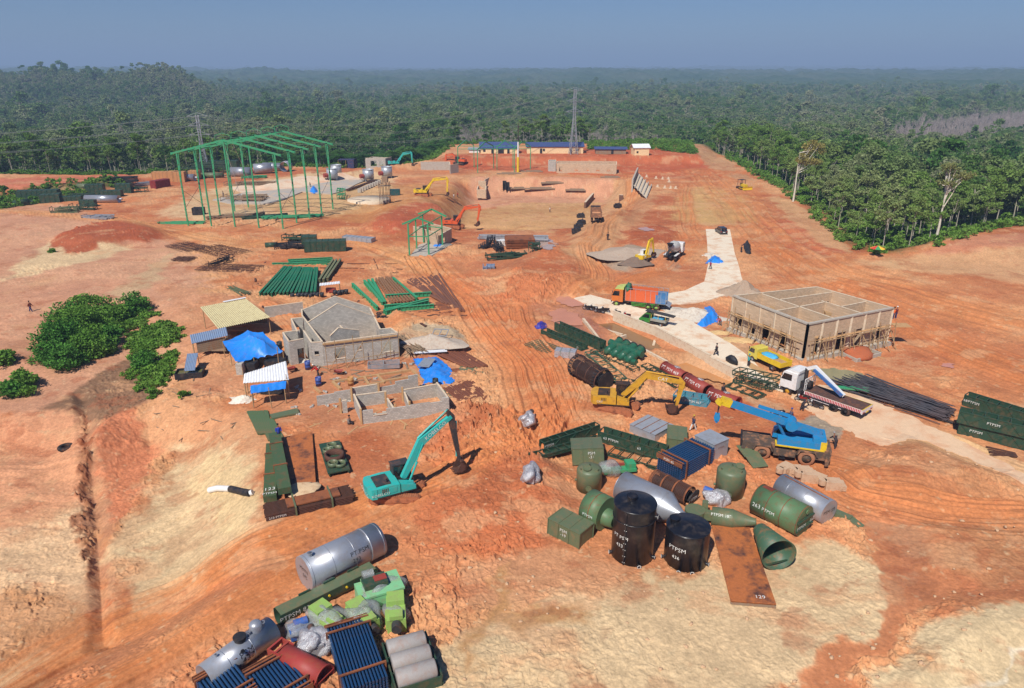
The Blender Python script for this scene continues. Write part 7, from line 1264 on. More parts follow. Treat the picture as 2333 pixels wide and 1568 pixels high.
 heap('heap of pale broken blocks beside the blue tarpaulin', 'F', 1440, 620, 6.5, 3.6, 1.3, RUB_, R(-20), 4); heap('heap of grey stone chippings under the small excavator', 'F', 960, 165, 4, 2.2, 1.3, mat('dark_gravel', (120, 104, 92), .95, bump=.4, scale=4), 0, 5)
 heap('patch of wood shavings left of the larger shavings heap', 'F', 1690, 775, 3.2, 1.6, .3, CHIP, R(-20), 6); heap('heap of wood shavings in front of the tan block building scaffold', 'F', 1890, 850, 3.8, 2.2, .5, CHIP, R(-25), 7); heap('pale rubble patch beside the concrete road and small tarpaulin', 'F', 1600, 95, 2.6, 2.2, .4, RUB_, 0, 8); heap('small rubble heap by the left wall of the grey building', 'E', 870, 885, 1.2, .8, .5, RUB_, 0, 9)
 heap('scatter of white sacks on the soil left of the awning', 'E', 420, 1180, 2.0, 1.3, .5, mat('sack_white', (222, 214, 198), .9, bump=.6), 0, 10, 'sacks', 'sack_heap'); heap('big pale gravel mound spread under the mixer truck', 'F', 880, 80, 8.5, 5, 1.2, mat('mound_gravel', (176, 158, 140), .95, bump=.4, scale=3), 0, 12)
shelters()
def drape_poly(name, poly, off, m, skirt=0.0, thing_=None):
 """flat outline laid over the terrain, split finely enough to follow it"""
 import bmesh
 bm = bmesh.new(); bm.faces.new([bm.verts.new((x, y, 0)) for x, y in poly]); bmesh.ops.triangulate(bm, faces=bm.faces[:])
 for k in range(7):
  es = [e for e in bm.edges if e.calc_length() > 2.2]
  if not es: break
  bmesh.ops.subdivide_edges(bm, edges=es, cuts=1); bmesh.ops.triangulate(bm, faces=[f for f in bm.faces if len(f.verts) > 3])
 bmesh.ops.recalc_face_normals(bm, faces=bm.faces[:])
 if bm.faces and sum(f.normal.z for f in bm.faces) < 0: bmesh.ops.reverse_faces(bm, faces=bm.faces[:])
 zs = H(np.array([v.co.x for v in bm.verts]), np.array([v.co.y for v in bm.verts]))
 if name == 'water': zs = np.full(len(zs), zs.min())
 for v, z in zip(bm.verts, zs): v.co.z = z + off
 if skirt:
  g = bmesh.ops.extrude_edge_only(bm, edges=[e for e in bm.edges if e.is_boundary])
  for v in g['geom']:
   if isinstance(v, bmesh.types.BMVert): v.co.z -= skirt
 me = bpy.data.meshes.new(name); bm.to_mesh(me); bm.free(); me.materials.append(m); o = bpy.data.objects.new(name, me); S.collection.objects.link(o); setting(o); return o
def concrete():
 RD = mat('road_concrete', (226, 210, 186), .9, dirt=.5, dcol=(206, 156, 116), scale=.35, bump=.1)
 MS = dict(road=RD, site=mat('site_road_soil', (218, 184, 150), .95, dirt=.55, dcol=(204, 148, 110), scale=.25, bump=.25), yard=mat('yard_slab', (172, 164, 154), .9, dirt=.5, dcol=(210, 176, 140), scale=.2), pale=mat('pale_slab', (216, 192, 166), .9, dirt=.5, dcol=(206, 150, 112), scale=.2), shed=CONC)
 for i, (nm, c, pts, off, mk) in enumerate(SURF):
  drape_poly(nm, SURFP[i], off, MS[mk] if mk in MS else watermat('%s_%d' % (nm, i), mk, .15), .4 if mk in MS and mk != 'site' else .1 if mk == 'site' else 0)
 t = thing('basin_wall', 'pale concrete walls around the flooded basins beside the apron', 'wall', W('F', 1100, 790)); b0 = t.location
 for a, b, hh in (((765, 640), (1130, 790), 1.3), ((1130, 790), (1600, 1040), 1.2), ((1600, 1040), (1815, 1150), 1.1), ((500, 670), (840, 815), .5), ((500, 670), (640, 850), .4), ((640, 850), (870, 820), .5), ((870, 850), (1230, 1045), .35), ((1130, 790), (1110, 900), .3)):
  A, B = rt(b0, W('F', *a)), rt(b0, W('F', *b)); wall(t, A, B, hh, CONCL, th=.3)
concrete()
# ---------------- steel stock, frames, far buildings, people ----------------
def rods(name, label, cat, group, c, items, r, m, shape='tube', seed=1, dz=.06):
 """separate bars lying on the ground: (x1,y1,x2,y2) in the crop"""
 rg = random.Random(seed); me = None
 for i, (x1, y1, x2, y2) in enumerate(items):
  p, rz, L, dd = span(c, x1, y1, x2, y2, dz + rg.uniform(0, .02))
  if me is None:
   b = MB()
   if shape == 'tube': b.tube((-.5, 0, 0), (.5, 0, 0), r, n=6)
   elif shape == 'I': b.box((0, 0, 0), (1, r * .18, r * 1.5)).box((0, 0, r * .8), (1, r, r * .16)).box((0, 0, -r * .8), (1, r, r * .16)); [b.box((-.48 + k * .0873, 0, 0), (.012, r * .9, r * 1.5)) for k in range(12)]
   else: b.box((0, 0, 0), (1, r, r * .6))
   me = b.mesh(name, m)
  o = bpy.data.objects.new(name, me); S.collection.objects.link(o); o.location = p + UP * (dz + (rg.uniform(0, .55) if name[0] == 'r' else 0)); o.scale = (L, 1, 1); o.rotation_euler = (0, -math.atan2(dd, L), rz); o['label'] = label; o['category'] = cat; o['group'] = group
def lerp4(a, b, n, j=0, rg=None):
 out = []
 for i in range(n):
  t = i / max(1, n - 1); out.append(tuple(a[k] + (b[k] - a[k]) * t + (rg.uniform(-j, j) if rg else 0) for k in range(4)))
 return out
def steel():
 rg = random.Random(4); G = 'green castellated girders lying in a row'
 rods('girder', 'dark green roof girder lying in the fanned row behind the grey gabled building', 'girder', G, 'E', lerp4((740, 180, 548, 385), (985, 190, 965, 375), 15, 3, rg), .42, mat('girder_green', (34, 112, 78), .5, dirt=.3, dcol=(140, 112, 84)), 'I', dz=.4)
 rods('girder', 'green and rust girder lying beside the fanned row of green girders', 'girder', 'slanted girders', 'E', [(1105, 125, 1000, 280), (1130, 125, 1030, 280), (1160, 122, 1060, 270)], .42, mat('girder_worn', (110, 116, 84), .6, dirt=.5, dcol=(140, 100, 74)), 'I', dz=.4)
 rods('girder', 'bright green beam lying flat above the fanned girders', 'girder', 'flat green beams', 'E', [(760, 125, 1100, 108), (765, 140, 1090, 122), (780, 150, 1095, 136), (640, 152, 1060, 148)], .3, FGREEN, 'I', dz=.2)
 rods('girder', 'green beam of the pile beside the small lime frame', 'girder', 'green beams in the second pile', 'E', [(1250, 310, 1440, 490), (1340, 285, 1480, 455), (1370, 280, 1500, 450), (1400, 275, 1490, 440), (1560, 265, 1740, 420), (1500, 400, 1850, 378)], .42, FGREEN, 'I', dz=.4)
 rods('girder', 'long green beam laid across the front of the second pile', 'girder', 'cross beams', 'E', [(1485, 515, 1830, 425), (1500, 520, 1830, 440), (1520, 500, 1870, 470), (1490, 478, 1700, 462)], .42, FGREEN, 'I', dz=.5)
 rods('steel_bar', 'rusty brown bar in the middle of the second beam pile', 'bar', 'rusty bars in the second pile', 'E', lerp4((1430, 265, 1550, 455), (1550, 255, 1720, 430), 8, 4, rg), .3, mat('bar_brown', (136, 100, 72), .8, dirt=.4), 'I', dz=.3)
 rods('steel_bar', 'rusty steel pole fanned out at the right of the second beam pile', 'bar', 'fanned rusty poles', 'E', lerp4((1670, 280, 1900, 430), (1900, 235, 2090, 500), 18, 10, rg), .2, mat('pole_rust', (112, 74, 60), .8, dirt=.3), 'tube', dz=.15)
 rods('steel_bar', 'dark bar lying below the second beam pile', 'bar', 'dark bars below the beams', 'E', lerp4((1430, 530, 1880, 470), (1440, 560, 1930, 540), 10, 10, rg), .16, SOOT, 'box', dz=.12)
 rods('steel_bar', 'single long rusty rail lying on the orange soil behind the girders', 'bar', 'long rusty rails', 'E', [(505, 312, 620, 316), (1000, 178, 1630, 190), (1080, 248, 1600, 212), (1210, 148, 1610, 150), (630, 226, 800, 232), (1300, 300, 1420, 300), (1410, 110, 1445, 190), (1100, 545, 2130, 540)], .14, RUSTD, 'box')
 rods('steel_bar', 'thin rusty bar in the loose field right of the blue tarpaulin', 'bar', 'rusty bars right of the tarpaulin', 'E', lerp4((1900, 830, 2110, 940), (2080, 815, 2270, 930), 16, 6, rg) + lerp4((1950, 1100, 2130, 1250), (2150, 1040, 2290, 1160), 16, 6, rg), .17, mat('thin_rust', (116, 68, 50), .85, dirt=.3), 'tube', dz=.08)
 for q, mm, lb in (([(2050, 935), (2170, 905), (2280, 1000), (2130, 1035)], OLIVE, 'flat green steel sheet beyond the blue tarpaulin'), ([(1920, 1085), (1960, 1085), (2080, 1170), (1990, 1180)], OLIVE, 'narrow green steel sheet in front of the rusty bars'), ([(1980, 950), (2060, 940), (2200, 1130), (2060, 1100)], RUST, 'rusty steel sheet lying beside the blue tarpaulin'), ([(1880, 440), (2010, 425), (2060, 500), (1930, 530)], RUST, 'brown steel sheet below the fanned rusty poles'), ([(1760, 600), (1850, 570), (1955, 605), (1800, 625)], RUSTD, 'dull rusty plate near the pale rubble road')):
  P = [W('E', *p, .1) for p in q]; ce = sum(P, Vector()) / 4; single('steel_sheet', lb, 'sheet', MB().add([p - ce for p in P] + [p - ce - UP * .12 for p in P], [(3, 2, 1, 0), (4, 5, 6, 7), (0, 1, 5, 4), (1, 2, 6, 5), (2, 3, 7, 6), (3, 0, 4, 7)]), mm, ce)
 rods('reinforcing_bar', 'black reinforcing bar in the long loose pile beyond the crane truck', 'bar', 'black reinforcing bars', 'G', lerp4((980, 1120, 1690, 1400), (640, 1170, 1600, 1480), 100, 34, rg), .045, mat('bar_black', (72, 70, 76), .55, dirt=.15), 'tube', dz=.2)
 rods('reinforcing_bar', 'thin black bar trailing off the near end of the pile', 'bar', 'trailing black bars', 'G', lerp4((850, 1130, 1300, 1380), (1200, 1360, 1750, 1520), 14, 8, rg), .05, SOOT, 'tube', dz=.1)
 rods('steel_bar', 'bright green channel lying on the black bars', 'bar', 'green channels', 'G', [(690, 1195, 980, 1225), (700, 1190, 985, 1205), (850, 1205, 990, 1232)], .3, FGREEN, 'box', dz=.5)
 rods('steel_bar', 'green corrugated strip in the mat behind the plate packs', 'strip', 'green corrugated strips', 'J', lerp4((455, 130, 540, 300), (600, 125, 640, 300), 9, 2, rg) + lerp4((540, 190, 620, 350), (640, 190, 720, 330), 8, 2, rg), .26, mat('strip_green', (84, 106, 72), .6, dirt=.35), 'box', dz=.12)
 rods('steel_bar', 'short green strip in the side stack next to the corrugated mat', 'strip', 'short green strips', 'J', lerp4((625, 160, 835, 115), (640, 182, 845, 140), 5, 2, rg), .3, OLIVE, 'box', dz=.2)
 # rusty mesh mats at left
 for x1, y1, x2, y2, w_, lb in ((1215, 130, 1380, 165, 5.5, 'rusty mesh mats stacked beside the wire fan'), (1420, 150, 1640, 200, 7, 'rusty reinforcing mesh spread in a fan'), (1210, 230, 1330, 235, 3, 'low clump of tangled rusty wire'), (1390, 290, 1800, 300, 5, 'dark rusty wire spread below the black frame')):
  m, rz, L, _ = span('D', x1, y1, x2, y2, .2); b = MB(); n = 26
  for k in range(n): y = -w_ / 2 + w_ * k / n; b.bar((-L / 2, y, rg.uniform(0, .5)), (L / 2, y + rg.uniform(-.8, .8), rg.uniform(0, .5)), .05)
  for k in range(14): x = -L / 2 + L * k / 13; b.bar((x, -w_ / 2, .25), (x + rg.uniform(-.5, .5), w_ / 2, .3), .05)
  single('wire_mesh', lb, 'wire mesh', b, RUSTD, m, rz)
 m, rz, L, _ = span('D', 1430, 290, 1620, 235, .3); b = MB(); [b.bar((-L / 2 + rg.uniform(0, L * .6), rg.uniform(-1, 1), rg.uniform(.2, 1.3)), (L / 2 - rg.uniform(0, L * .3), rg.uniform(-1, 1), rg.uniform(.3, 1.5)), .09) for _ in range(20)]; [b.bar((x, y, 0), (x, y, 1.2), .1) for x in (-L / 3, 0, L / 3) for y in (-.9, .9)]; single('steel_rack', 'tangle of black steel struts on a low rack in the orange soil', 'rack', b, SOOT, m, rz)
 m, rz, L, _ = span('D', 1570, 420, 1700, 480, .3); b = MB(); [b.bar((-L / 2 + rg.uniform(0, .6), rg.uniform(-1, 1), rg.uniform(.05, .5)), (L / 2 - rg.uniform(0, .6), rg.uniform(-1, 1), rg.uniform(.05, .5)), .1) for _ in range(18)]; single('strut_pile', 'small pile of green struts left of the fanned girders', 'strut pile', b, OLIVE, m, rz)
 b = MB(); m, rz, L, _ = span('E', 1600, 700, 1740, 830, .3); [b.tube((-L / 2 + rg.uniform(-1, 1), rg.uniform(-1.4, 1.4), rg.uniform(.05, .7)), (L / 2 + rg.uniform(-1, 1), rg.uniform(-1.4, 1.4), rg.uniform(.05, .7)), .05, n=4) for _ in range(60)]; single('pole_pile', 'pile of loose timber poles against the right end of the gabled building', 'pole pile', b, WOODG, m, rz)
 # box trusses
 def truss(label, c, a, b_, w, h, dz=.0, plate=False, txt=None, mm=DGREEN, n=None):
  m, rz, L, dd = span(c, *a, *b_, dz); t = thing('box_truss', label, 'truss', m + UP * (dz if dz > .8 else 0), rz, 'dark green box trusses'); t.rotation_euler = (0, -math.atan2(dd, L), rz); n = n or max(4, round(L / 1.1))
  for y in (-w / 2, w / 2):
   for z in (.05, h): part(t, 'chord', MB().bar((-L / 2, y, z), (L / 2, y, z), .1), mm)
   part(t, 'side_panel', MB().box((0, y * .98, h * .5), (L, .03, h * .96)) if plate else (lambda q: [q.bar((-L / 2 + L * k / n, y, .05), (-L / 2 + L * (k + 1) / n, y, h), .06) for k in range(n)] and q)(MB()), mm)
  q = MB(); [q.bar((-L / 2 + L * k / n, -w / 2, h), (-L / 2 + L * k / n, w / 2, h), .08).bar((-L / 2 + L * k / n, -w / 2, .05), (-L / 2 + L * k / n, w / 2, .05), .08).bar((-L / 2 + L * k / n, -w / 2 - .02, .05), (-L / 2 + L * k / n, -w / 2 - .02, h), .07).bar((-L / 2 + L * k / n, w / 2 + .02, .05), (-L / 2 + L * k / n, w / 2 + .02, h), .07) for k in range(n + 1)]; part(t, 'cross_members', q, mm)
  if plate: part(t, 'bottom_plate', MB().box((0, 0, .03), (L, w, .03)), mm); q = MB(); s = facing(m, rz); [q.bar((-L / 2 + L * k / n, s * (w / 2 + .03), .1 if k % 2 else h), (-L / 2 + L * (k + 1) / n, s * (w / 2 + .03), h if k % 2 else .1), .06) for k in range(n)]; part(t, 'brace', q, mm)
  if txt: s = facing(m, rz); [flat_text(t, tx, .4, (fx * L, s * (w / 2 + .07), h * .55), (-s, 0, 0), (0, 0, 1)) for tx, fx in txt]
  return t
 truss('dark green box truss marked 68, uppermost of those at the right edge', 'G', (1785, 1330), (2420, 1530), 1.3, 1.3, .05, True, [('68', -.47), ('PTPSM', -.36)]); truss('dark green box truss lying on top of another at the right edge', 'G', (1725, 1470), (2480, 1650), 1.3, 1.3, 1.35, True, [('PTPSM', -.1)]); truss('dark green box truss at the bottom of the pair at the right edge', 'G', (1730, 1560), (2480, 1745), 1.3, 1.3, .05, True, [('PTPSM', -.3)])
 truss('green truss marked 63 lying behind the crate 31', 'H', (655, 545), (1215, 715), 1.3, 1.1, .05, True, [('63', -.38), ('PTPSM', -.25), ('63', .15)]); truss('flat green truss under the end of the truss marked 63', 'H', (745, 665), (1160, 790), 1.6, .35, .05, False); truss('green channel stack pointing left of the crate 31', 'H', (140, 640), (620, 480), .8, .9, .05, True, [('PTPSM', -.42)]); truss('low stained green channel lying on the soil left of the crate 31', 'H', (50, 720), (640, 560), 1.0, .35, .05, True)
 truss('long dark green box girder beside the flooded basin', 'F', (275, 745), (670, 920), 1.0, 1.25, .05, True); truss('green sloped conveyor casing marked 21', 'F', (160, 770), (510, 920), 1.1, .6, .05, True, [('21', .42)]); truss('mesh-decked green walkway leading down to the yellow excavator', 'F', (560, 960), (830, 1200), 1.5, .5, .05, False, mm=mat('walk_green', (60, 104, 84), .6, dirt=.3)); truss('green ladder-like walkway beside the manifold', 'F', (590, 940), (960, 1110), 1.2, .5, .05, False)
 truss('green walkway lying behind the red cylinders', 'F', (1080, 1110), (1340, 1240), 1.3, .5, .05, False); truss('short green grating frame next to the manifold end', 'F', (1030, 1060), (1180, 1130), 1.2, .3, .05, False); truss('teal skip-like casing marked PTPSM 467 under the crane hook', 'F', (1300, 1350), (1590, 1400), 1.6, .9, .02, True, [('PTPSM 467', .1)], mat('skip_teal', (70, 138, 156), .55, dirt=.3)); truss('green sloping chute beside the dark ribbed drum', 'F', (770, 1190), (1010, 1240), 1.5, .4, .1, True, [('9', 0)])
 for i, (a, b_, dz) in enumerate((((1830, 1200), (2170, 1270), .05), ((1835, 1170), (2180, 1240), .75), ((1830, 1125), (2185, 1200), 1.4), ((1770, 1230), (2040, 1330), .05), ((1780, 1215), (2060, 1320), .35))): truss(('bottom', 'middle', 'top', 'lower flat', 'upper flat')[i] + ' green walkway frame in the stack beside the white crane truck', 'F', a, b_, 1.6, .6 if i < 3 else .25, dz, False)
 p = W('F', 160, 870); m, rz, L, _ = span('F', 50, 860, 250, 930); single('grating', 'flat green steel grating left of the wrapped silver pack', 'grating', (lambda b: [b.bar((-L / 2, -1.5 + k * .3, .1), (L / 2, -1.5 + k * .3, .1), .05) for k in range(11)] and [b.bar((-L / 2 + k * L / 8, -1.5, .14), (-L / 2 + k * L / 8, 1.5, .14), .05) for k in range(9)] and b)(MB()), OLIVE, m, rz)
 m, rz, L, _ = span('F', 260, 985, 440, 1000); t = thing('sheet_pack', 'silver foil-wrapped pack of sheets in front of the green casings', 'pack', m + Vector((0, .6, 0)), rz); part(t, 'pack', MB().box((0, 0, .5), (L, 1.5, .9)), WRAPG); part(t, 'strap', MB().box((.6, 0, .5), (.06, 1.56, .95)).box((-.6, 0, .5), (.06, 1.56, .95)), OLIVE)
 rods('timber_board', 'long raw timber board beside the green walkway stack', 'board', 'timber boards', 'F', lerp4((1960, 1040, 2200, 1180), (1950, 1070, 2190, 1200), 6, 2, rg), .3, WOOD, 'box', dz=.1)
 p = W('I', 2150, 570); m, rz, L, _ = span('I', 2040, 570, 2260, 600); b = MB(); [b.bar((-L / 2, -1 + k * .12, .1 + rg.uniform(0, .3)), (L / 2, -.4 + k * .06, .1), .05) for k in range(16)]; single('wire_bundle', 'bundle of dark rusty wire at the right edge below the box trusses', 'wire', b, RUSTD, m, rz)
 for i, (x, y, s) in enumerate(((700, 790, .5), (600, 745, .45), (660, 760, .5), (770, 795, .4), (530, 730, .45), (880, 850, .5))): p = W('I', x, y); single('scrap_casing', ('pale cardboard-like casing', 'bent pale metal housing', 'round-holed pale flange plate', 'tangled pale rack', 'pale box section', 'thin pale frame')[i] + ' behind the steel cylinder 59', 'scrap', MB().box((0, 0, s), (1.4, 1.0, s * 2)).box((.9, .3, s * .6), (.6, 1.2, s)).tube((-.9, 0, s), (-.9, 0, s * 2), .35, n=14), mat('pale_scrap', (196, 164, 134), .85, dirt=.3), p, rg.uniform(-1, 1), 'pale scrap pieces')
 m, rz, L, _ = span('I', 920, 1040, 1060, 1100, .2); single('chute', 'green bent chute at the flat end of the steel cylinder 59', 'chute', MB().box((-.8, 0, .3), (2.4, .7, .5)).box((.8, 0, .15), (1.2, .8, .3), M=Matrix.Rotation(R(20), 3, 'Y')), OLIVE, m, rz)
steel()
def yard_lot():
 """equipment laid out far off: kind, crop, x, y, length, depth, height, heading, material, label"""
 L_ = []
 for k, c, x, y, l, d, h, a, mm, lb in (
  ('box', 'A', 255, 1000, 11, 3.2, 3.0, 12, DGREEN, 'long dark green box in the far left equipment row'), ('box', 'A', 330, 1015, 5, 4, 2.4, 20, DGREEN, 'dark green cabinet right of the long green box'), ('cyl', 'A', 140, 1030, 4, 1.4, 0, 25, DGREEN, 'dark green open pipe at the left end of the equipment row'), ('box', 'A', 435, 1005, 9, 2.4, 1.4, 15, DGREEN, 'low dark green tray stack in the middle of the far left row'), ('cyl', 'A', 580, 940, 4, 1.5, 0, 5, OLIVE, 'olive vessel with a cone in the far left row'), ('box', 'A', 650, 950, 5, 2.6, 2.8, 10, DGREEN, 'tall dark green panel box behind the silver tank'), ('box', 'A', 760, 975, 6, 2.5, 2.0, 8, DGREEN, 'green box right of the silver tank in the left row'), ('box', 'A', 850, 950, 4.5, 2.6, 3.0, 8, DGREEN, 'upright green crate near the right of the left row'), ('rack', 'A', 790, 905, 14, 2.2, 1.8, 12, SOOT, 'black girders at the top of the left row'), ('rack', 'A', 915, 945, 8, 3, 1.8, 5, DGREEN, 'green tangle of frames at the right end of the left row'), ('rack', 'A', 540, 985, 12, 3, 1.2, 12, DGREEN, 'low green racks along the middle of the left row'),
  ('cyl', 'A', 700, 1015, 10, 1.9, 0, -3, STEEL, 'silver tank lying in the far left equipment row'), ('rack', 'A', 430, 1085, 7, 2.4, 1.6, 15, OLIVE, 'olive frames in the smaller pile in front of the left row'), ('rack', 'A', 560, 1065, 7, 2.5, 1.6, 5, DGREEN, 'dark frames at the top of the smaller left pile'), ('rack', 'A', 660, 1125, 9, 2.2, .8, -12, STEEL, 'pale steel strips at the foot of the smaller left pile'), ('box', 'A', 600, 1040, 4, 2, 1.8, 5, DGREEN, 'dark green box in the smaller left pile'), ('rack', 'A', 985, 895, 13, 2, 1.0, 35, STEEL, 'pale girder stack pointing at the red container'),
  ('box', 'A', 2240, 1350, 8.5, 2.6, 2.2, 8, DGREEN, 'long green box marked in white behind the flat green beams'), ('box', 'A', 2130, 1330, 3.0, 2.6, 2.6, 8, DGREEN, 'shorter green box left of the long green box'), ('rack', 'A', 2010, 1340, 8, 3.2, 1.2, 5, SOOT, 'dark grating stack left of the green boxes'), ('cyl', 'A', 1870, 1325, 2.5, 1.0, 0, 10, DGREEN, 'green open pipe at the left of the dark grating stack'), ('rack', 'A', 2030, 1290, 6, 2.5, 1.6, -10, DGREEN, 'green curved casings behind the dark gratings'),
  ('rack', 'B', 1010, 1330, 3.5, 1.5, 1.0, 70, SOOT, 'short black tube pack left of the brown plate stack'), ('rack', 'B', 1055, 1320, 5.5, 1.8, 2.0, 88, SOOT, 'tall black tube pack beside the white wrapped part'), ('rack', 'B', 1110, 1350, 4.5, 1.6, 1.6, 100, SOOT, 'leaning black tube pack against the brown plates'), ('plates', 'B', 1255, 1330, 6.2, 5.0, 2.0, 4, RUST, 'stack of brown steel plates in front of the grey wall panels'), ('rack', 'B', 1355, 1350, 2.5, 2.4, 1.6, 0, DGREEN, 'green frame right of the brown plate stack'), ('rack', 'B', 1160, 1405, 9, 2.4, 1.2, 12, DGREEN, 'green girders lying in front of the brown plates'), ('box', 'B', 1130, 1310, 2.2, 1.6, 1.2, 20, WHITEP, 'white wrapped part between the black tube packs'), ('rack', 'B', 1200, 1275, 17, 1, 1.2, -4, GALV, 'grey wall panels standing behind the brown plates'), ('box', 'B', 140, 1280, 7.5, 2.0, .9, -20, GALV, 'pale grey sheet pack on the orange soil left of the small green frame'), ('rack', 'B', 1040, 1475, 2.4, 1.5, .8, 0, SHEETB, 'small blue scrap heap in front of the girders'),
  ('box', 'O', 148, 560, 3.6, 3, 2.6, 5, CTN, 'brown carton crate left of its twin behind the red container'), ('box', 'O', 220, 560, 3.6, 3, 2.6, 5, CTN, 'brown carton crate second from the left behind the red container'), ('box', 'O', 300, 580, 3.2, 3, 3.4, 5, CTN, 'taller brown carton crate right of the red container'), ('box', 'O', 365, 585, 3.6, 3, 3.4, 5, CTN, 'brown carton crate partly behind the silver vessel'), ('box', 'O', 510, 560, 3.4, 3, 3.0, 5, CTN, 'brown carton crate right of the silver vessel'), ('cyl', 'O', 440, 575, 5.5, 2.0, 0, -5, STEEL, 'silver vessel in front of the brown carton crates'), ('cyl', 'O', 980, 535, 7.5, 2.9, 0, -3, STEEL, 'silver tank with a red nozzle behind the big green frame'), ('shell', 'O', 1195, 505, 6.5, 3.0, 0, 20, STEEL, 'open silver ring sections behind the big green frame'), ('cyl', 'O', 1290, 475, 7, 2.6, 0, -5, STEEL, 'silver tank farthest back of the row behind the green frame'), ('shell', 'O', 1430, 480, 3.5, 3.0, 0, 80, STEEL, 'open silver shell facing the camera behind the green frame'),
  ('box', 'O', 800, 470, 11, 4, 3.6, 3, DGREEN, 'large dark green casing behind the frame columns'), ('rack', 'O', 640, 500, 14, 5, 4.2, 0, DGREEN, 'tangle of dark green machinery behind the cartons'), ('rack', 'O', 460, 515, 10, 4, 2.6, 0, DGREEN, 'dark frames stacked behind the silver vessel'), ('cyl', 'O', 690, 545, 8, 1.6, 0, 5, OLIVE, 'olive pipe lying in front of the green machinery'), ('rack', 'O', 1100, 550, 9, 3, .8, 10, FGREEN, 'bright green bars in front of the silver tank'), ('rack', 'O', 1060, 625, 18, 4, 1.2, 3, WOODG, 'grey timber piles on the pale slab'), ('rack', 'O', 980, 790, 13, 6, 1.6, 0, WOODG, 'timber formwork stacks at the near corner of the slab'), ('rack', 'O', 1970, 760, 2.5, 6, 2.6, 10, FGREEN, 'leaning bright green beams right of the big frame'), ('rack', 'O', 1480, 950, 16, 3, .5, 12, FGREEN, 'green beams lying under the big frame'), ('rack', 'O', 1200, 950, 12, 2.5, .6, 28, DGREEN, 'dark green beams left of the centre under the big frame'), ('rack', 'O', 910, 945, 15, 2.5, .6, 22, WOODG, 'brown beams lying between the near columns'), ('rack', 'O', 370, 1008, 12, 1.2, .5, 0, FGREEN, 'green bars lying at the foot of the left corner column'), ('box', 'O', 550, 915, 2.6, 2.2, 1.8, 0, SOOT, 'black open box between the left columns')):
  p = W(c, x, y); nm = {'box': 'equipment_box', 'cyl': 'steel_vessel', 'rack': 'steelwork_pile', 'plates': 'plate_stack', 'shell': 'steel_shell'}[k]; t = thing(nm, lb, {'box': 'box', 'cyl': 'vessel', 'rack': 'steelwork', 'plates': 'steel plates', 'shell': 'shell'}[k], p + Vector((0, d / 2, 0)), R(a)); rg = random.Random(int(x * 7 + y))
  if k == 'box':
   part(t, 'body', MB().box((0, 0, h / 2), (l, d, h)), mm); n = max(2, round(l / 1.3)); q = MB(); [q.box((-l / 2 + l * i / n, -d / 2 - .04, h / 2), (.09, .09, h)).box((-l / 2 + l * i / n, 0, h + .03), (.09, d, .07)) for i in range(n + 1)]; part(t, 'ribs', q, mm if mm is not CTN else WOOD)
  elif k == 'cyl': d *= .58; lying(t, l, d, mm, head0=.5, head1=.4, n=28); part(t, 'band', MB().ring((0, 0, d), (1, 0, 0), d, .1, .03, 28), mm); part(t, 'nozzle', MB().tube((l / 2, 0, d), (l / 2 + .9, 0, d), d * .3, n=14), REDP if 'red nozzle' in lb else mm)
  elif k == 'shell': d *= .62; lying(t, l, d, mm, hollow=True, th=.08, n=28); part(t, 'band', MB().ring((0, 0, d), (1, 0, 0), d, .12, .05, 28), mm)
  elif k == 'plates': [part(t, 'plate', MB().box((rg.uniform(-.1, .1), rg.uniform(-.1, .1), .12 + i * h / 9), (l, d, .12)), mm) for i in range(9)]; part(t, 'bearers', MB().box((l / 3, 0, .0), (.2, d, .2)).box((-l / 3, 0, 0), (.2, d, .2)), WOODG)
  else:
   b = MB(); n = int(10 + l * 1.2)
   for i in range(n): x0 = rg.uniform(-l / 2, l * .1); y0 = rg.uniform(-d / 2, d / 2); z0 = rg.uniform(.1, h); b.bar((x0, y0, z0), (min(l / 2, x0 + rg.uniform(.4, .9) * l), y0 + rg.uniform(-.4, .4), max(.1, z0 + rg.uniform(-.25, .25))), rg.uniform(.12, .3), rg.uniform(.08, .35))
   part(t, 'beams', b, mm); q = MB(); [q.bar((x_ * l, y_ * d, 0), (x_ * l, y_ * d, h), .12) for x_ in (-.45, -.15, .15, .45) for y_ in (-.45, .45)]; [q.box((x_ * l, 0, h * f), (.12, d, .12)) for x_ in (-.45, -.15, .15, .45) for f in (.35, 1)]; part(t, 'uprights', q, mm)
 # red container
 m, rz, L, _ = span('O', 85, 652, 272, 628); A, B, C_ = W('O', 80, 640), W('O', 150, 655), W('O', 275, 628); d = C_ - B; rz = math.atan2(d.y, d.x); t = thing('shipping_container', 'small dark red shipping container at the end of the far left yard', 'container', (B + C_) / 2 + Vector((-math.sin(rz), math.cos(rz), 0)) * 1.3, rz)
 part(t, 'body', MB().box((0, 0, 1.3), (6.06, 2.44, 2.55)), CTRED); q = MB(); [q.box((-2.9 + i * .29, y, 1.3), (.14, .06, 2.3)) for i in range(21) for y in (-1.24, 1.24)]; part(t, 'corrugation', q, CTRED); part(t, 'door_panel', MB().box((-3.05, -.6, 1.3), (.06, 1.1, 2.3)).box((-3.05, .6, 1.3), (.06, 1.1, 2.3)), CTRED)
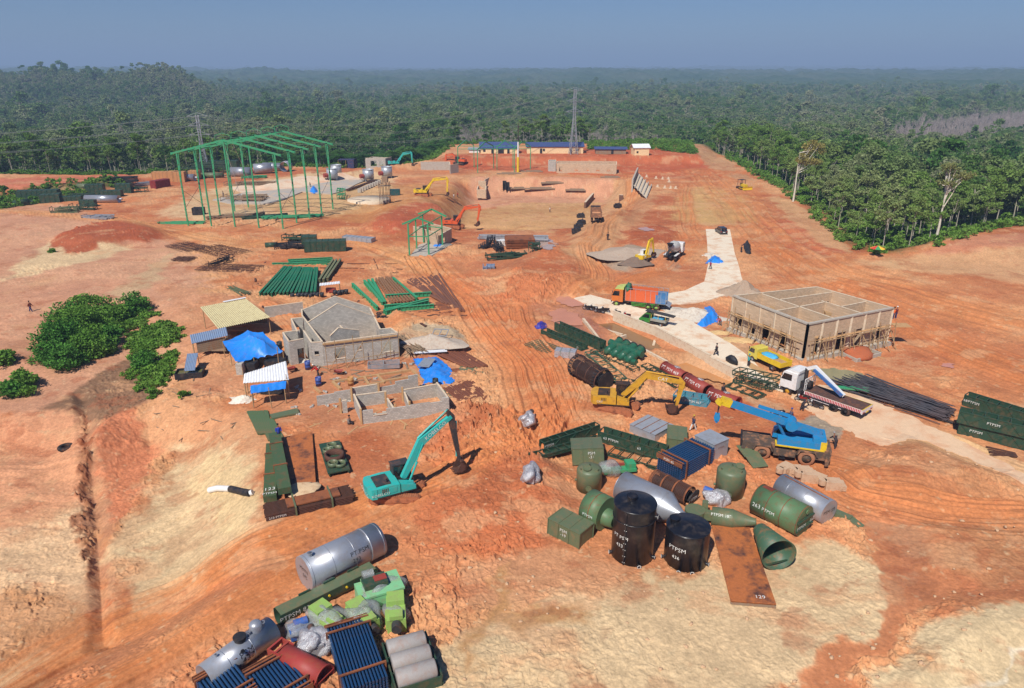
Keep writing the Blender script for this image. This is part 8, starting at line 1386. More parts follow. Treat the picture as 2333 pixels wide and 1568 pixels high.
 for c, x, y in (('O', 1905, 568), ('O', 1945, 525), ('O', 2265, 575), ('B', 340, 842)):   # four mixers
  p = W(c, x, y); t = dup(SILO, p, R(200)) if 'SILO' in globals() else None
  if not t:
   t = thing('steel_hopper', 'x', 'hopper', p, R(200), 'round steel hoppers'); part(t, 'drum', MB().lathe((0, 0, .8), (0, 0, 4), [(0, .01), (0, 1.9), (3.2, 1.9), (3.2, 1.8), (.1, 1.8)], 28), GALV); part(t, 'rim', MB().ring((0, 0, 4), (0, 0, 1), 1.9, .15, .08, 28), GALV); part(t, 'burner', MB().tube((1.7, .6, 1.9), (3.0, 1.0, 1.9), .75, n=18), REDP); [part(t, 'leg', MB().box((math.cos(a) * 1.7, math.sin(a) * 1.7, .4), (.25, .25, .9)), GALV) for a in (.8, 2.4, 4, 5.5)]; globals()['SILO'] = t
  t['label'] = 'round steel hopper with a red burner, ' + ('front of the pair right of the big frame' if x == 1905 else 'rear of the pair right of the big frame' if x == 1945 else 'third of the row past the big frame' if x == 2265 else 'nearest the small grey block house')
yard_lot()
def frames():
 # big green portal frame: near bases along the picture, far row behind
 nb = [W('O', 458, 1025), W('O', 690, 1035), W('O', 928, 1045), W('O', 1165, 1050), W('O', 1408, 1055)]; A, B = nb[0], nb[4]; ex = (B - A); wd = ex.length; ex.normalize(); F_ = W('O', 1908, 860); ey = (F_ - B); dp = ey.length; ey.normalize(); zb = (A.z + B.z) / 2; h = height_at('O', 360, 290, A); pk = height_at('O', 820, 165, (A + B) / 2) ; t = thing('steel_skeleton', 'tall bright green open portal frame of a mill hall without roof or walls', 'steel structure', (A.x, A.y, zb)); o = Vector(t.location)
 P = lambda u, v, z: ex * (u * wd) + ey * (v * dp) + UP * z
 def lat(a, b, w_): return MB().bar(a, b, w_, w_ * .45).bar(a + ex * 0, b, w_ * .2, w_)
 for j in range(5):
  v = j / 4
  for u in (0, 1): q = MB(); s = -1 if u else 1; q.bar(P(u, v, -.2), P(u, v, h), .34, .2); q.bar(P(u, v, h * .5) + ex * s * .0, P(u, v, h - .2) + ex * s * .5, .18, .16); [q.box(P(u, v, h * k / 13), (.5, .4, .07)) for k in range(1, 13)]; part(t, 'column', q, FGREEN)
  for a, b in ((P(0, v, h) - ex * 1.4 - UP * .25, P(.5, v, pk)), (P(.5, v, pk), P(1, v, h) + ex * 1.4 - UP * .25)): q = MB(); q.bar(a, b, .26, .42); [q.bar(a.lerp(b, k / 9) - UP * .3, a.lerp(b, k / 9) + UP * .3, .36, .06) for k in range(10)]; part(t, 'rafter', q, FGREEN)
  part(t, 'ridge_vent', MB().path([P(.42, v, pk - .5), P(.42, v, pk + 1.0), P(.5, v, pk + 1.6), P(.58, v, pk + 1.0), P(.58, v, pk - .5)], .07, 5), FGREEN)
 for u in (.25, .5, .75): part(t, 'gable_post', MB().bar(P(u, 0, -.2), P(u, 0, h + (pk - h) * (1 - abs(u - .5) * 2)), .3), FGREEN)
 for u, z in ((0, h), (1, h), (.5, pk), (.25, (h + pk) / 2), (.75, (h + pk) / 2)): part(t, 'purlin', MB().bar(P(u, 0, z), P(u, 1, z), .12, .18), DGREEN)
 for u in (0, 1): part(t, 'brace', MB().bar(P(u, 0, h * .25), P(u, .25, h * .5), .06).bar(P(u, 0, h * .5), P(u, .25, h * .25), .06).bar(P(u, .75, h * .25), P(u, 1, h * .5), .06), SOOT)
 part(t, 'guy_rope', MB().tube(P(.5, 0, pk), P(.3, .5, 0), .04, n=4).tube(P(.58, 0, pk), P(.45, .6, 0), .04, n=4), WSHEET)
 def small(label, c, bases, tops, wd_, nb_, dpt, ex_over=.6):
  pass
 # small frame with the block room
 A, B = W('B', 494, 1372), W('B', 628, 1370); A2, B2 = W('B', 592, 1290), W('B', 722, 1305); h = height_at('B', 485, 1160, A); t = thing('steel_skeleton', 'small green open shed frame standing around a grey block room', 'steel structure', A); r = lambda p: p - A
 for p, q in ((A, B), (A2, B2)):
  for s in (p, q): part(t, 'column', MB().bar(r(s) - UP * .2, r(s) + UP * h, .3), FGREEN)
  m = (p + q) / 2; e = (q - p).normalized() * 1.2; part(t, 'rafter', MB().bar(r(p) + UP * h - e, r(m) + UP * (h + 1.3), .2, .35).bar(r(m) + UP * (h + 1.3), r(q) + UP * h + e, .2, .35), FGREEN); part(t, 'tie', MB().bar(r(p) + UP * h * .6, r(q) + UP * h * .6, .18), FGREEN)
 M1, M2 = (A + B) / 2, (A2 + B2) / 2; part(t, 'column', MB().bar(r(A.lerp(A2, .5)), r(A.lerp(A2, .5)) + UP * h, .28), FGREEN)
 for p, q, z in ((A, A2, h), (B, B2, h), (M1, M2, h + 1.3), (A, A2, h * .6), (B, B2, h * .6)): part(t, 'purlin', MB().bar(r(p) + UP * z, r(q) + UP * z, .16), FGREEN)
 p = W('B', 640, 1310); t = thing('block_room', 'small roofless block room beside the small green frame', 'building', p, 0); q = [rt(p, W('B', *k)) for k in ((525, 1270), (690, 1310), (785, 1285), (640, 1240))]
 for a, b in zip(q, q[1:] + q[:1]): wall(t, a, b, 3.2, BLKT, [(.3, .5, 1.1, 2.2)] if a is q[1] else [])
 # far frame of three bays in front of the barracks
 t = thing('steel_skeleton', 'far green shed frame with three small ridges in front of the barracks', 'steel structure', W('B', 965, 808)); b0 = Vector(t.location)
 for i in range(4):
  nA = W('B', 965 + i * 140, 806 - i * 2) if i < 1 else W('B', 830 + i * 130, 800); x = (830, 965, 1098, 1218)[i]; f_ = W('B', x, (785, 806, 785, 800)[i]); bk = W('B', x + 110, (770, 780, 778, 785)[i] - 4); hh = 8.5
  for s in (f_, bk): part(t, 'column', MB().bar(rt(b0, s), rt(b0, s) + UP * hh, .3), FGREEN)
  m = (f_ + bk) / 2; part(t, 'rafter', MB().bar(rt(b0, f_) + UP * hh, rt(b0, m) + UP * (hh + 2.3), .2, .35).bar(rt(b0, m) + UP * (hh + 2.3), rt(b0, bk) + UP * hh, .2, .35), FGREEN)
 for z, y0 in ((8.5, 800), (8.5, 775)): a, b = W('B', 830, y0), W('B', 1330, y0); part(t, 'purlin', MB().bar(rt(b0, a) + UP * z, rt(b0, b) + UP * z, .18), FGREEN)
 p = W('B', 1243, 800); t = thing('mast', 'tall thin mast with a yellow and white foot near the far frame', 'mast', p); part(t, 'foot', MB().tube((0, 0, 0), (0, 0, 5.5), .5, n=10), YELB); part(t, 'white_section', MB().tube((0, 0, 5.5), (0, 0, 11), .3, n=8), WHITEP); part(t, 'pole', MB().tube((0, 0, 11), (0, 0, height_at('B', 1232, 462, p)), .16, n=6), GUN)
frames()
def far_buildings():
 def hut(label, c, x1, x2, y, ytop, yroof, dep, rm, wm, doors=()):
  A, B = W(c, x1, y), W(c, x2, y); h = height_at(c, x1, ytop, A); L = (B - A).length; rz = math.atan2(B.y - A.y, B.x - A.x); t = thing('barracks' if L > 15 else 'hut', label, 'building', (A + B) / 2, rz); part(t, 'wall', MB().box((0, dep / 2, h / 2), (L, dep, h)), wm)
  rh = max(.8, height_at(c, x1, yroof, A + Vector((0, dep * .5, 0))) - h); q = MB(); q.add([(-L / 2 - .6, -.4, h - .02), (L / 2 + .6, -.4, h - .02), (L / 2 + .6, dep / 2, h + rh), (-L / 2 - .6, dep / 2, h + rh), (-L / 2 - .6, dep + 1, h - .1), (L / 2 + .6, dep + 1, h - .1)], [(0, 1, 2, 3), (3, 2, 5, 4)]); q.add([(v[0], v[1], v[2] - .12) for v in q.v], [(3, 2, 1, 0), (4, 5, 2, 3)]); n = int(L / 1.0); [q.bar((-L / 2 + L * i / n, -.4, h), (-L / 2 + L * i / n, dep / 2, h + rh + .05), .07) for i in range(n + 1)]; part(t, 'roof', q, rm); part(t, 'gable', MB().prism([(0, h), (dep, h), (dep / 2, h + rh)], -L / 2 + .02, L / 2 - .02, Matrix.Rotation(R(90), 4, 'Z')), wm)
  for k, w_, z0, z1 in doors: part(t, 'door' if z0 < .2 else 'window', MB().box((-L / 2 + L * k, -.03, (z0 + z1) / 2), (w_, .1, z1 - z0)), SOOT)
  return t
 hut('long cream barracks wing with a blue roof, right half of the row', 'B', 1305, 1692, 672, 624, 592, 9, NAVYR, CREAMW, [(.25, 1.0, 0, 2.1), (.3, .9, 1, 2), (.78, 1.0, 0, 2.1), (.9, .9, 1, 2)]); hut('cream barracks wing with a blue roof, left half of the row', 'B', 985, 1240, 674, 634, 590, 9, NAVYR, CREAMW, [(.1, 1.0, .9, 2), (.32, 1.0, 0, 2.1), (.55, 2.5, 0, 2.2), (.75, 1, 0, 2.1)]); hut('low brown board hut with a dark blue roof right of the barracks', 'B', 1778, 1988, 676, 642, 628, 6, NAVYR, WOODG, [(.55, 1.0, 0, 2)]); hut('small cream hut with a white roof, last on the right', 'B', 2046, 2146, 686, 632, 604, 6, WSHEET, CREAMW, [(.2, .8, 1, 1.8)]); hut('tiny pale shed at the left end of the barracks', 'B', 905, 975, 668, 645, 640, 4, GALV, WHITEP)
 p = W('B', 1465, 668); [single('water_tank', 'blue plastic water tank in front of the barracks' + (', left of two' if k == 0 else ', right of two'), 'tank', MB().lathe((0, 0, 0), (0, 0, 1), [(0, .01), (0, .8), (1.7, .8), (2.0, .4), (2.0, .01)], 16), TARP, p + Vector((k * 2.1 - 1, -.8, 0)), 0, 'blue water tanks') for k in (0, 1)]
 A, B = W('B', 5, 775), W('B', 112, 775); L = (B - A).length; t = thing('tarpaulin_shed', 'dark blue tarpaulin-sided shed before the palms', 'shed', (A + B) / 2); part(t, 'cover', MB().box((0, 1.5, 3.3), (L, 4, .15)).box((L / 2, 1.5, 1.6), (.1, 4, 3.2)).box((L * .3, -.4, 1.7), (L * .4, .1, 3.0)), mat('navy_tarp', (44, 54, 92), .6)); [part(t, 'post', MB().tube((x, -.4, 0), (x, -.4, 3.3), .08, n=6), BAMB) for x in (-L / 2 + .1, 0)]
 def blockhouse(label, c, pts, h, m, holes, nm='block_building', cat='building'):
  P = [W(c, *p) for p in pts]; t = thing(nm, label, cat, P[0])
  for i, (a, b) in enumerate(zip(P, P[1:] + (P[:1] if nm == 'block_building' else []))): wall(t, rt(P[0], a), rt(P[0], b), h, m, holes if i == 0 else [], th=.25)
  return t
 t = blockhouse('small roofless grey block house beside the far teal excavator', 'B', [(195, 780), (330, 780), (372, 770), (240, 768)], 4.2, BLK, [(.25, .55, 1.2, 3.2), (.7, .9, 1.4, 3.0)]); blockhouse('long low grey block building with a row of openings on the far orange terrace', 'B', [(1510, 805), (1920, 812), (1920, 790), (1512, 786)], 3.4, BLKT, [(.04, .09, .6, 2.4), (.3, .36, .9, 2.2), (.48, .54, .9, 2.2), (.66, .72, .9, 2.2), (.84, .9, .9, 2.2)])
 blockhouse('square grey block kiosk left of the long low block building', 'B', [(1452, 795), (1502, 797), (1504, 786), (1455, 784)], 3.8, BLK, []); blockhouse('far grey concrete retaining wall with a blue sheet at its foot', 'B', [(572, 785), (772, 787), (775, 812), (832, 802)], 3.2, CONC, [], 'concrete_wall', 'wall'); blockhouse('grey concrete wall running back from the pit rim', 'B', [(1015, 868), (1115, 800)], 2.4, CONC, [], 'concrete_wall', 'wall'); blockhouse('stone block footing at the corner of the pit rim', 'B', [(960, 898), (1020, 898), (1022, 870), (968, 868)], 2.6, BLKT, [])
 # ribbed concrete abutment
 A, B = W('B', 2030, 920), W('B', 2130, 985); t = thing('concrete_abutment', 'grey stepped concrete abutment with ribs right of the ramp', 'abutment', A); b_ = rt(A, W('B', 2065, 845)); part(t, 'wall', MB().bar((0, 0, 1.8), b_ + UP * 1.8, .5, 4.2), CONC)
 for k in range(6): q = rt(A, W('B', 2140, 985)) * (k / 5) ; q2 = q + b_ * .9; part(t, 'rib', MB().bar(q * .9 + UP * (2.2 - k * .42), q2 * 1.0 + UP * (2.4 - k * .42), .35, .4), CONC)
 part(t, 'slope_slab', MB().add([Vector((.4, 0, 2.0)), rt(A, W('B', 2130, 985)) + UP * .05, rt(A, W('B', 2165, 915)) + UP * .05, b_ + Vector((.4, 0, 2.0))], [(0, 1, 2, 3)]), CONCL)
 for (x, y, n, dx) in ((150, 940, 9, 17),): [single('concrete_block', 'pale concrete footing block in the row right of the far slab', 'block', MB().box((0, 0, .6), (1.1, 1.1, 1.2)), CONC, W('B', x + i * dx, y - i * 7.5), 0, 'row of footing blocks') for i in range(n)]
 [single('rail_beam', 'dark steel beam lying along the edge of the far slab', 'beam', MB().box((0, 0, .3), (span('B', 60, 930, 250, 860)[2], .3, .4)), RUSTD, span('B', 55 + i * 9, 935, 240 + i * 9, 862)[0], span('B', 60, 930, 250, 860)[1], 'dark slab-edge beams') for i in range(3)]
 [single('concrete_post', 'short pale concrete footing post right of the abutment', 'post', MB().box((0, 0, .4), (.5, .5, .9)).box((0, 0, .1), (1.0, 1.0, .2)), CONCL, W('B', x, y), 0, 'pale footing posts') for x, y in ((2195, 845), (2240, 850), (2280, 850), (2205, 905), (2255, 912), (2295, 915), (2330, 915), (2285, 870), (2130, 835))]
 [single('form_stack', 'dark stack of formwork beside the ramp, %s' % lb, 'stack', MB().box((0, 0, .5), (2.2, 1.5, .9)).box((.2, .1, 1.1), (1.6, 1.6, .3)).bar((-1, -.7, 0), (1, .7, 1.6), .15), SOOT, W('B', x, y), R(a), 'formwork stacks by the ramp') for x, y, a, lb in ((1675, 1115, 10, 'farthest on the left side'), (1680, 1160, 30, 'second on the left side'), (1660, 1190, 5, 'third on the left side'), (1645, 1220, 0, 'nearest on the left side'), (1930, 1045, 20, 'farther on the right side'), (1915, 1085, 0, 'nearer on the right side'))]
 for a, b, lb in (((1705, 1050), (1760, 985), 'left'), ((1940, 1000), (1970, 945), 'right')): A, B = W('B', *a), W('B', *b); t = thing('brick_wall', 'dark brick wall on the %s bank of the ramp' % lb, 'wall', A); wall(t, Vector(), B - A, 2.0, blockmat('dark_brick', (120, 84, 66), (96, 70, 56)), th=.6)
 # lattice towers and their lines
 def tower(label, c, x, y, ytop, w0):
  p = W(c, x, y); h = height_at(c, x, ytop, p); t = thing('transmission_tower', label, 'pylon', p, R(12), 'lattice transmission towers'); n = 12; wz = lambda z: w0 * (1 - .82 * min(1, z / (h * .62))) + .0
  b = MB()
  for k in range(n):
   z0, z1 = h * k / n, h * (k + 1) / n; a, d = max(.9, wz(z0)), max(.9, wz(z1)); C4 = lambda w_, z: [Vector((i * w_ / 2, j * w_ / 2, z)) for i, j in ((-1, -1), (1, -1), (1, 1), (-1, 1))]; q, s = C4(a, z0), C4(d, z1)
   for i in range(4): b.bar(q[i], s[i], .16); b.bar(q[i], s[(i + 1) % 4], .06); b.bar(q[(i + 1) % 4], s[i], .06); b.bar(s[i], s[(i + 1) % 4], .06)
  part(t, 'lattice', b, GALV)
  for f in (.98, .82, .66): part(t, 'cross_arm', MB().bar((-3.6, 0, h * f), (3.6, 0, h * f), .1).bar((-3.6, 0, h * f), (0, 0, h * f + 1.2), .12).bar((3.6, 0, h * f), (0, 0, h * f + 1.2), .12), GALV)
  return p, h
 p1, h1 = tower('tall lattice transmission tower behind the barracks', 'Z', 1306, 352, 203, 3.2); p0, h0 = tower('lattice transmission tower behind the big green frame', 'Z', 468, 392, 262, 3.2); p2 = Vector((p1.x + (p1.x - p0.x) * 1.1, p1.y + 90, 0)); pm = Vector((p0.x - 330, p0.y - 40, -3))
 for q, r_, ha, hb, side in ((p0, p1, h0, h1, 'between the two lattice towers'), (p1, p2, h1, h1, 'running right from the tall tower'), (pm, p0, h0, h0, 'running left from the left tower')):
  for f in (.98, .82, .66):
   for s in (-3.4, 3.4):
    a, b = q + Vector((0, s, ha * f)), r_ + Vector((0, s, hb * f)); P = [a.lerp(b, k / 24) - UP * (7.5 * 4 * (k / 24) * (1 - k / 24)) for k in range(25)]; c0 = P[0]; mb = MB(); [mb.tube(P[k] - c0, P[k + 1] - c0, .06, n=3, caps=False) for k in range(24)]; single('power_line', 'thin pale power line ' + side + (', top pair' if f == .98 else ', middle pair' if f == .82 else ', lower pair'), 'cable', mb, mat('cable', (120, 128, 124), .6, dirt=0), c0, 0, 'power lines ' + side)
far_buildings()
def person(label, c, x, y, rz, shirt, trousers, helmet=None, pose='stand', z=0.0, sc=1.0):
 p = W(c, x, y, z); t = thing('person', label, 'person', p, rz); t.scale = (sc,) * 3; rg = random.Random(int(x)); st = {'stand': (.05, .05, 0), 'walk': (.28, .28, .02), 'bend': (.05, .15, .75), 'sit': (0, 0, .1)}[pose]; lean = st[2]; hz = .92 if pose != 'sit' else .3
 hip = Vector((0, 0, hz)); chest = hip + Vector((math.sin(lean) * .42, 0, math.cos(lean) * .42)); neck = chest + Vector((math.sin(lean) * .14, 0, math.cos(lean) * .14)); head = neck + Vector((math.sin(lean) * .2, 0, .17 * math.cos(lean) + .03)); V = [hip, chest, neck, head + Vector((0, 0, .07))]; Rr = [.15, .17, .06, .09]; E = [(0, 1), (1, 2), (2, 3)]
 for s, f in ((-1, st[0]), (1, -st[1])):
  k = Vector((f * .6 + (.35 if pose == 'sit' else 0), s * .1, .48 if pose != 'sit' else .4)); an = Vector((f * 1.1 + (.45 if pose == 'sit' else 0), s * .11, .08)); to = an + Vector((.16, 0, -.03)); i = len(V); V += [Vector((0, s * .09, hz - .05)), k, an, to]; Rr += [.1, .07, .045, .04]; E += [(0, i), (i, i + 1), (i + 1, i + 2), (i + 2, i + 3)]
  sh = chest + Vector((0, s * .19, .06)); el = sh + Vector((.02 - f * .5, s * .06, -.27)) + (Vector((.2, 0, -.02)) if pose == 'bend' else Vector()); ha = el + Vector((.12 - f * .4, 0, -.2)); i = len(V); V += [sh, el, ha]; Rr += [.065, .05, .035]; E += [(1, i), (i, i + 1), (i + 1, i + 2)]
 me = bpy.data.meshes.new('body'); me.from_pydata([tuple(v) for v in V], E, []); me.materials.append(SKIN); o = bpy.data.objects.new('body', me); S.collection.objects.link(o); o.parent = t; md = o.modifiers.new('skin', 'SKIN'); me.skin_vertices
 for sv, r_ in zip(me.skin_vertices[0].data, Rr): sv.radius = (r_, r_)
 me.skin_vertices[0].data[0].use_root = True; o.modifiers.new('sub', 'SUBSURF').levels = 1; o.modifiers[-1].render_levels = 1
 q = MB(); q.lathe(hip - UP * .02, chest + (chest - hip) * .22, [(0, .17), (.2, .165), (.42, .2), (.52, .12), (.54, .02)], 14)
 for i in (8, 15) if False else ():
  pass
 for s, i in ((-1, 4), (1, 11)): q.tube(V[i + 4], V[i + 5], .085, .07, n=8); q.tube(V[i + 5], V[i + 5].lerp(V[i + 6], .7), .065, .055, n=8)
 part(t, 'shirt', q, cloth(*shirt)); q = MB(); q.tube(hip + UP * .06, hip - UP * .14, .17, .17, n=12)
 for i in (4, 11): q.tube(V[i], V[i + 1], .115, .09, n=8).tube(V[i + 1], V[i + 2], .09, .07, n=8)
 part(t, 'trousers', q, cloth(*trousers))
 if helmet: part(t, 'helmet' if helmet[0] != 'hair' else 'hair', MB().blob(head + UP * .1, (.125, .11, .1), 1, 0, 12), cloth(*helmet))
 return t
def people():
 DK, NV, RD_, OR, WH, GY, TL, HR = ('dark', (44, 44, 52)), ('navy', (30, 44, 96)), ('red', (190, 40, 40)), ('orange', (226, 106, 46)), ('white', (214, 210, 204)), ('grey', (120, 116, 112)), ('teal', (60, 160, 160)), ('hair', (28, 24, 22))
 person('person in blue overalls standing on the corner of the plate packs', 'J', 697, 345, R(-60), ('blue', (34, 60, 160)), NV, ('hair', (28, 24, 22)), z=.6); person('person in red bending over mortar beside the blue drums', 'E', 990, 1005, R(180), RD_, DK, ('helm_w', (226, 220, 210)), 'bend'); person('person in dark blue shirt and white trousers walking past the grey sheets', 'H', 1455, 478, R(200), ('inkblue', (40, 48, 78)), WH, ('helm_y', (196, 160, 60)), 'walk')
 person('person in dark clothes walking along the pale concrete apron', 'F', 1655, 975, R(180), DK, DK, HR, 'walk'); person('person in orange jacket standing on the scaffold platform at the right corner', 'G', 1183, 628, R(120), OR, NV, HR, z=3.1); person('second person beside the orange jacket on the scaffold platform', 'G', 1206, 622, R(150), ('darkred', (120, 40, 36)), NV, ('helm_w', (226, 220, 210)), z=3.1)
 person('person in red sitting on rubble inside the tan block building', 'G', 635, 545, R(190), RD_, DK, HR, 'sit', z=2.9); person('person in grey working inside the tan block building', 'G', 645, 480, R(180), GY, DK, HR, 'bend', z=2.9); person('person in teal with a blue headscarf beside the covered motorcycle', 'F', 1935, 1070, R(180), TL, DK, TL); person('person in blue helmet standing by the red motorcycle', 'G', 325, 1495, R(170), ('slate', (70, 80, 110)), GY, ('helm_b', (50, 80, 150)))
 person('person in dark clothes sitting on the third red cylinder', 'F', 1712, 1290, R(-60), DK, DK, HR, 'sit', z=1.2); person('person crouching beside the flatbed truck step', 'G', 425, 1395, R(10), DK, DK, HR, 'bend'); person('lone person walking over the pink slope at the far left', 'D', 215, 598, R(0), ('brown', (120, 60, 50)), NV, HR, 'walk'); person('person in magenta walking on the concrete road near the small tarpaulin', 'F', 1605, 225, R(200), ('magenta', (140, 40, 80)), GY, HR, 'walk')
 person('person in white vest standing on the pit floor', 'B', 1463, 1078, R(180), WH, DK, HR); person('person in a red vest near the yellow excavator bucket', 'B', 827, 975, R(180), RD_, DK, HR); person('person in white beside the one in the red vest', 'B', 800, 985, R(0), WH, GY, HR); person('dark-clad person by the tripod on the ramp', 'B', 1862, 1270, R(90), DK, DK, HR); person('dark-clad person standing at the crane rear', 'I', 905, 545, R(100), DK, DK, ('helm_g', (150, 150, 150)), 'bend')
 person('person crouching by the corner of the low grey walls', 'E', 1225, 1375, R(0), GY, DK, HR, 'sit'); person('person in pale shirt beside the blue tarpaulin heap', 'F', 1690, 715, R(200), ('rose', (190, 90, 80)), GY, HR, 'bend'); person('person working on the slab left of the frame columns', 'O', 810, 735, R(0), GY, NV, HR); person('person in dark clothes beside the black tarpaulin', 'C', 436, 1322, R(0), DK, DK, HR); person('person standing by the bright tarpaulin on the slab', 'O', 1680, 640, R(0), DK, DK, HR); person('person bending under the near columns of the big frame', 'O', 1340, 1000, R(0), DK, DK, HR, 'bend')
people()
def oddments():
 def drum(lb, c, x, y, m): single('oil_drum', lb, 'drum', MB().lathe((0, 0, 0), (0, 0, 1), [(0, .01), (0, .29), (.28, .29), (.3, .31), (.32, .29), (.58, .29), (.6, .31), (.62, .29), (.88, .29), (.88, .27), (.7, .27), (.7, .01)], 20), m, W(c, x, y), 0, 'oil drums'); bpy.context.scene.collection.objects[-1].scale = (1.25,) * 3
 drum('blue drum against the left wall of the gabled grey building', 'E', 913, 950, mat('drum_blue', (50, 74, 140), .5, dirt=.3)); drum('blue drum in front of the bending person in red', 'E', 995, 1075, mat('drum_blue', (50, 74, 140), .5, dirt=.3)); drum('tan rusty drum among the foundation frames', 'E', 1240, 1072, mat('drum_tan', (176, 128, 76), .7, dirt=.4)); drum('dark drum beside the big blue tent', 'E', 700, 800, SOOT); drum('black drum at the lower end of the crumpled blue tarpaulin', 'E', 1882, 1085, SOOT)
 [single('paint_bucket', 'black bucket in the row along the ends of the green girders', 'bucket', MB().lathe((0, 0, 0), (0, 0, 1), [(0, .01), (0, .3), (.75, .38), (.75, .34), (.1, .28)], 14), SOOT, W('E', x, y), 0, 'row of black buckets') for x, y in ((795, 410), (840, 408), (870, 406), (900, 405), (935, 408), (960, 402), (985, 404), (1020, 402), (1120, 385), (1150, 388), (1175, 382), (1205, 378))]
 for x, y, a, lb in ((1145, 995, 0, 'red wheelbarrow in front of the gabled grey building'), (785, 975, 40, 'red wheelbarrow at the right end of the white sheet roof')): t = thing('wheelbarrow', lb, 'wheelbarrow', W('E', x, y), R(a), 'red wheelbarrows'); part(t, 'tray', MB().add([(-.5, -.35, .65), (.6, -.35, .65), (.6, .35, .65), (-.5, .35, .65), (-.25, -.2, .35), (.3, -.2, .35), (.3, .2, .35), (-.25, .2, .35)], [(0, 1, 5, 4), (1, 2, 6, 5), (2, 3, 7, 6), (3, 0, 4, 7), (4, 5, 6, 7)]), REDP); part(t, 'handle', MB().tube((.6, -.2, .3), (-1.0, -.32, .6), .025, n=5).tube((.6, .2, .3), (-1.0, .32, .6), .025, n=5), GUN); part(t, 'wheel', MB().tube((.7, -.05, .22), (.7, .05, .22), .22, n=14), RUBC)
 t = thing('casement_stack', 'stack of grey window frames on the ground in front of the gabled building', 'window', W('E', 1490, 935), R(8)); [part(t, 'frame', MB().bar((-2, -.7, .1 + k * .14), (2, -.7, .1 + k * .14), .08).bar((-2, .7, .1 + k * .14), (2, .7, .1 + k * .14), .08).bar((-2, -.7, .1 + k * .14), (-2, .7, .1 + k * .14), .08).bar((2, -.7, .1 + k * .14), (2, .7, .1 + k * .14), .08).bar((0, -.7, .1 + k * .14), (0, .7, .1 + k * .14), .08), GALV) for k in range(5)]
 single('window_casement', 'grey two-pane window frame lying on the grey sand heap', 'window', MB().bar((-1, -.9, 0), (1, -.9, 0), .1).bar((-1, .9, 0), (1, .9, 0), .1).bar((-1, -.9, 0), (-1, .9, 0), .1).bar((1, -.9, 0), (1, .9, 0), .1).bar((0, -.9, 0), (0, .9, 0), .1), GALV, W('E', 1920, 728) + UP * 1.1, R(-8), rot=(R(10), 0, R(-8)))
 single('tyre', 'worn black tyre lying flat on the pale left field', 'tyre', MB().lathe((0, 0, 0), (0, 0, 1), [(0, .4), (0, .75), (.1, .82), (.25, .82), (.35, .75), (.35, .4), (.2, .42), (0, .4)], 24), RUBC, W('M', 352, 290), 0)
 t = thing('parasol', 'striped red, yellow and green parasol at the wood edge', 'parasol', W('C', 1342, 1342)); part(t, 'pole', MB().tube((0, 0, 0), (0, 0, 2.1), .04, n=6), GUN)
 for k, mm in enumerate((('pr', (206, 60, 50)), ('pg', (60, 150, 90)), ('py', (230, 196, 60)), ('po', (230, 130, 60))) * 2): a, b = k * math.pi / 4, (k + 1) * math.pi / 4; part(t, 'panel', MB().add([(0, 0, 2.3), (1.5 * math.cos(a), 1.5 * math.sin(a), 1.7), (1.5 * math.cos(b), 1.5 * math.sin(b), 1.7)], [(0, 1, 2)]), cloth(*mm))
 t = thing('rebar_tower', 'square cage of brown formwork poles beside the round slab', 'tower', W('B', 328, 1025)); [part(t, 'pole', MB().tube((x, y, 0), (x, y, 6.5), .07, n=5), RUSTD) for x in (-1.4, -.5, .5, 1.4) for y in (-1, 1)]; part(t, 'box', MB().box((.3, 0, 7.2), (1.6, 1.6, 1.6)), WOODG); part(t, 'platform', MB().box((0, 0, 5.4), (3.4, 2.5, .15)).box((0, 0, 2.6), (3.4, 2.5, .12)), WOODG)
 single('round_slab', 'round pale concrete slab below the far yellow excavator', 'slab', MB().lathe((0, 0, 0), (0, 0, 1), [(0, 6.2), (.9, 6.2), (.9, .01)], 36), CONCL, W('B', 195, 1015) + Vector((0, 4, -.3))); single('generator_box', 'teal generator box behind the formwork tower', 'box', MB().box((0, 0, .9), (3, 1.4, 1.7)).box((0, 0, 1.8), (3.1, 1.5, .1)), TEALD, W('B', 395, 960))
 for i, (x, y, lb) in enumerate(((1150, 860, 'left of two'), (1172, 862, 'right of two'))): t = thing('steel_locker', 'dark open steel form above the pit, ' + lb, 'form', W('B', x, y), 0, 'steel forms above the pit'); part(t, 'frame', MB().box((-.6, 0, 1.5), (.15, 1.2, 3)).box((.6, 0, 1.5), (.15, 1.2, 3)).box((0, .6, 1.5), (1.2, .1, 3)), SOOT)
 [single('timber_board', 'long board lying loose on the terrace edge above the pit', 'board', MB().box((0, 0, .2), (l, 1.2, .4)).box((.5, .6, .5), (l * .7, .6, .25)), WOODG, W('B', x, y), R(a), 'timber above the pit') for x, y, l, a in ((1390, 862, 11, 0), (1240, 858, 5, 5), (1480, 858, 8, 2), (1180, 815, 9, 0), (1340, 800, 8, 0), (1640, 875, 7, -8), (1880, 840, 7, 0))]
 rg = random.Random(9); [single('stone', 'loose pale stone on the churned ground', 'stone', MB().blob((0, 0, .03), (s, s * .8, s * .6), i, .3, 8), mat('stone_pale', (196, 160, 126), .95, dirt=.3), W('Z', x, y), rg.uniform(0, 3), 'loose stones') for i, (x, y, s) in enumerate([(rg.uniform(620, 1250), rg.uniform(940, 1400), rg.uniform(.08, .24)) for _ in range(70)] + [(rg.uniform(1050, 2000), rg.uniform(1300, 1560), rg.uniform(.06, .2)) for _ in range(70)] + [(rg.uniform(1950, 2330), rg.uniform(1020, 1540), rg.uniform(.08, .22)) for _ in range(40)])]
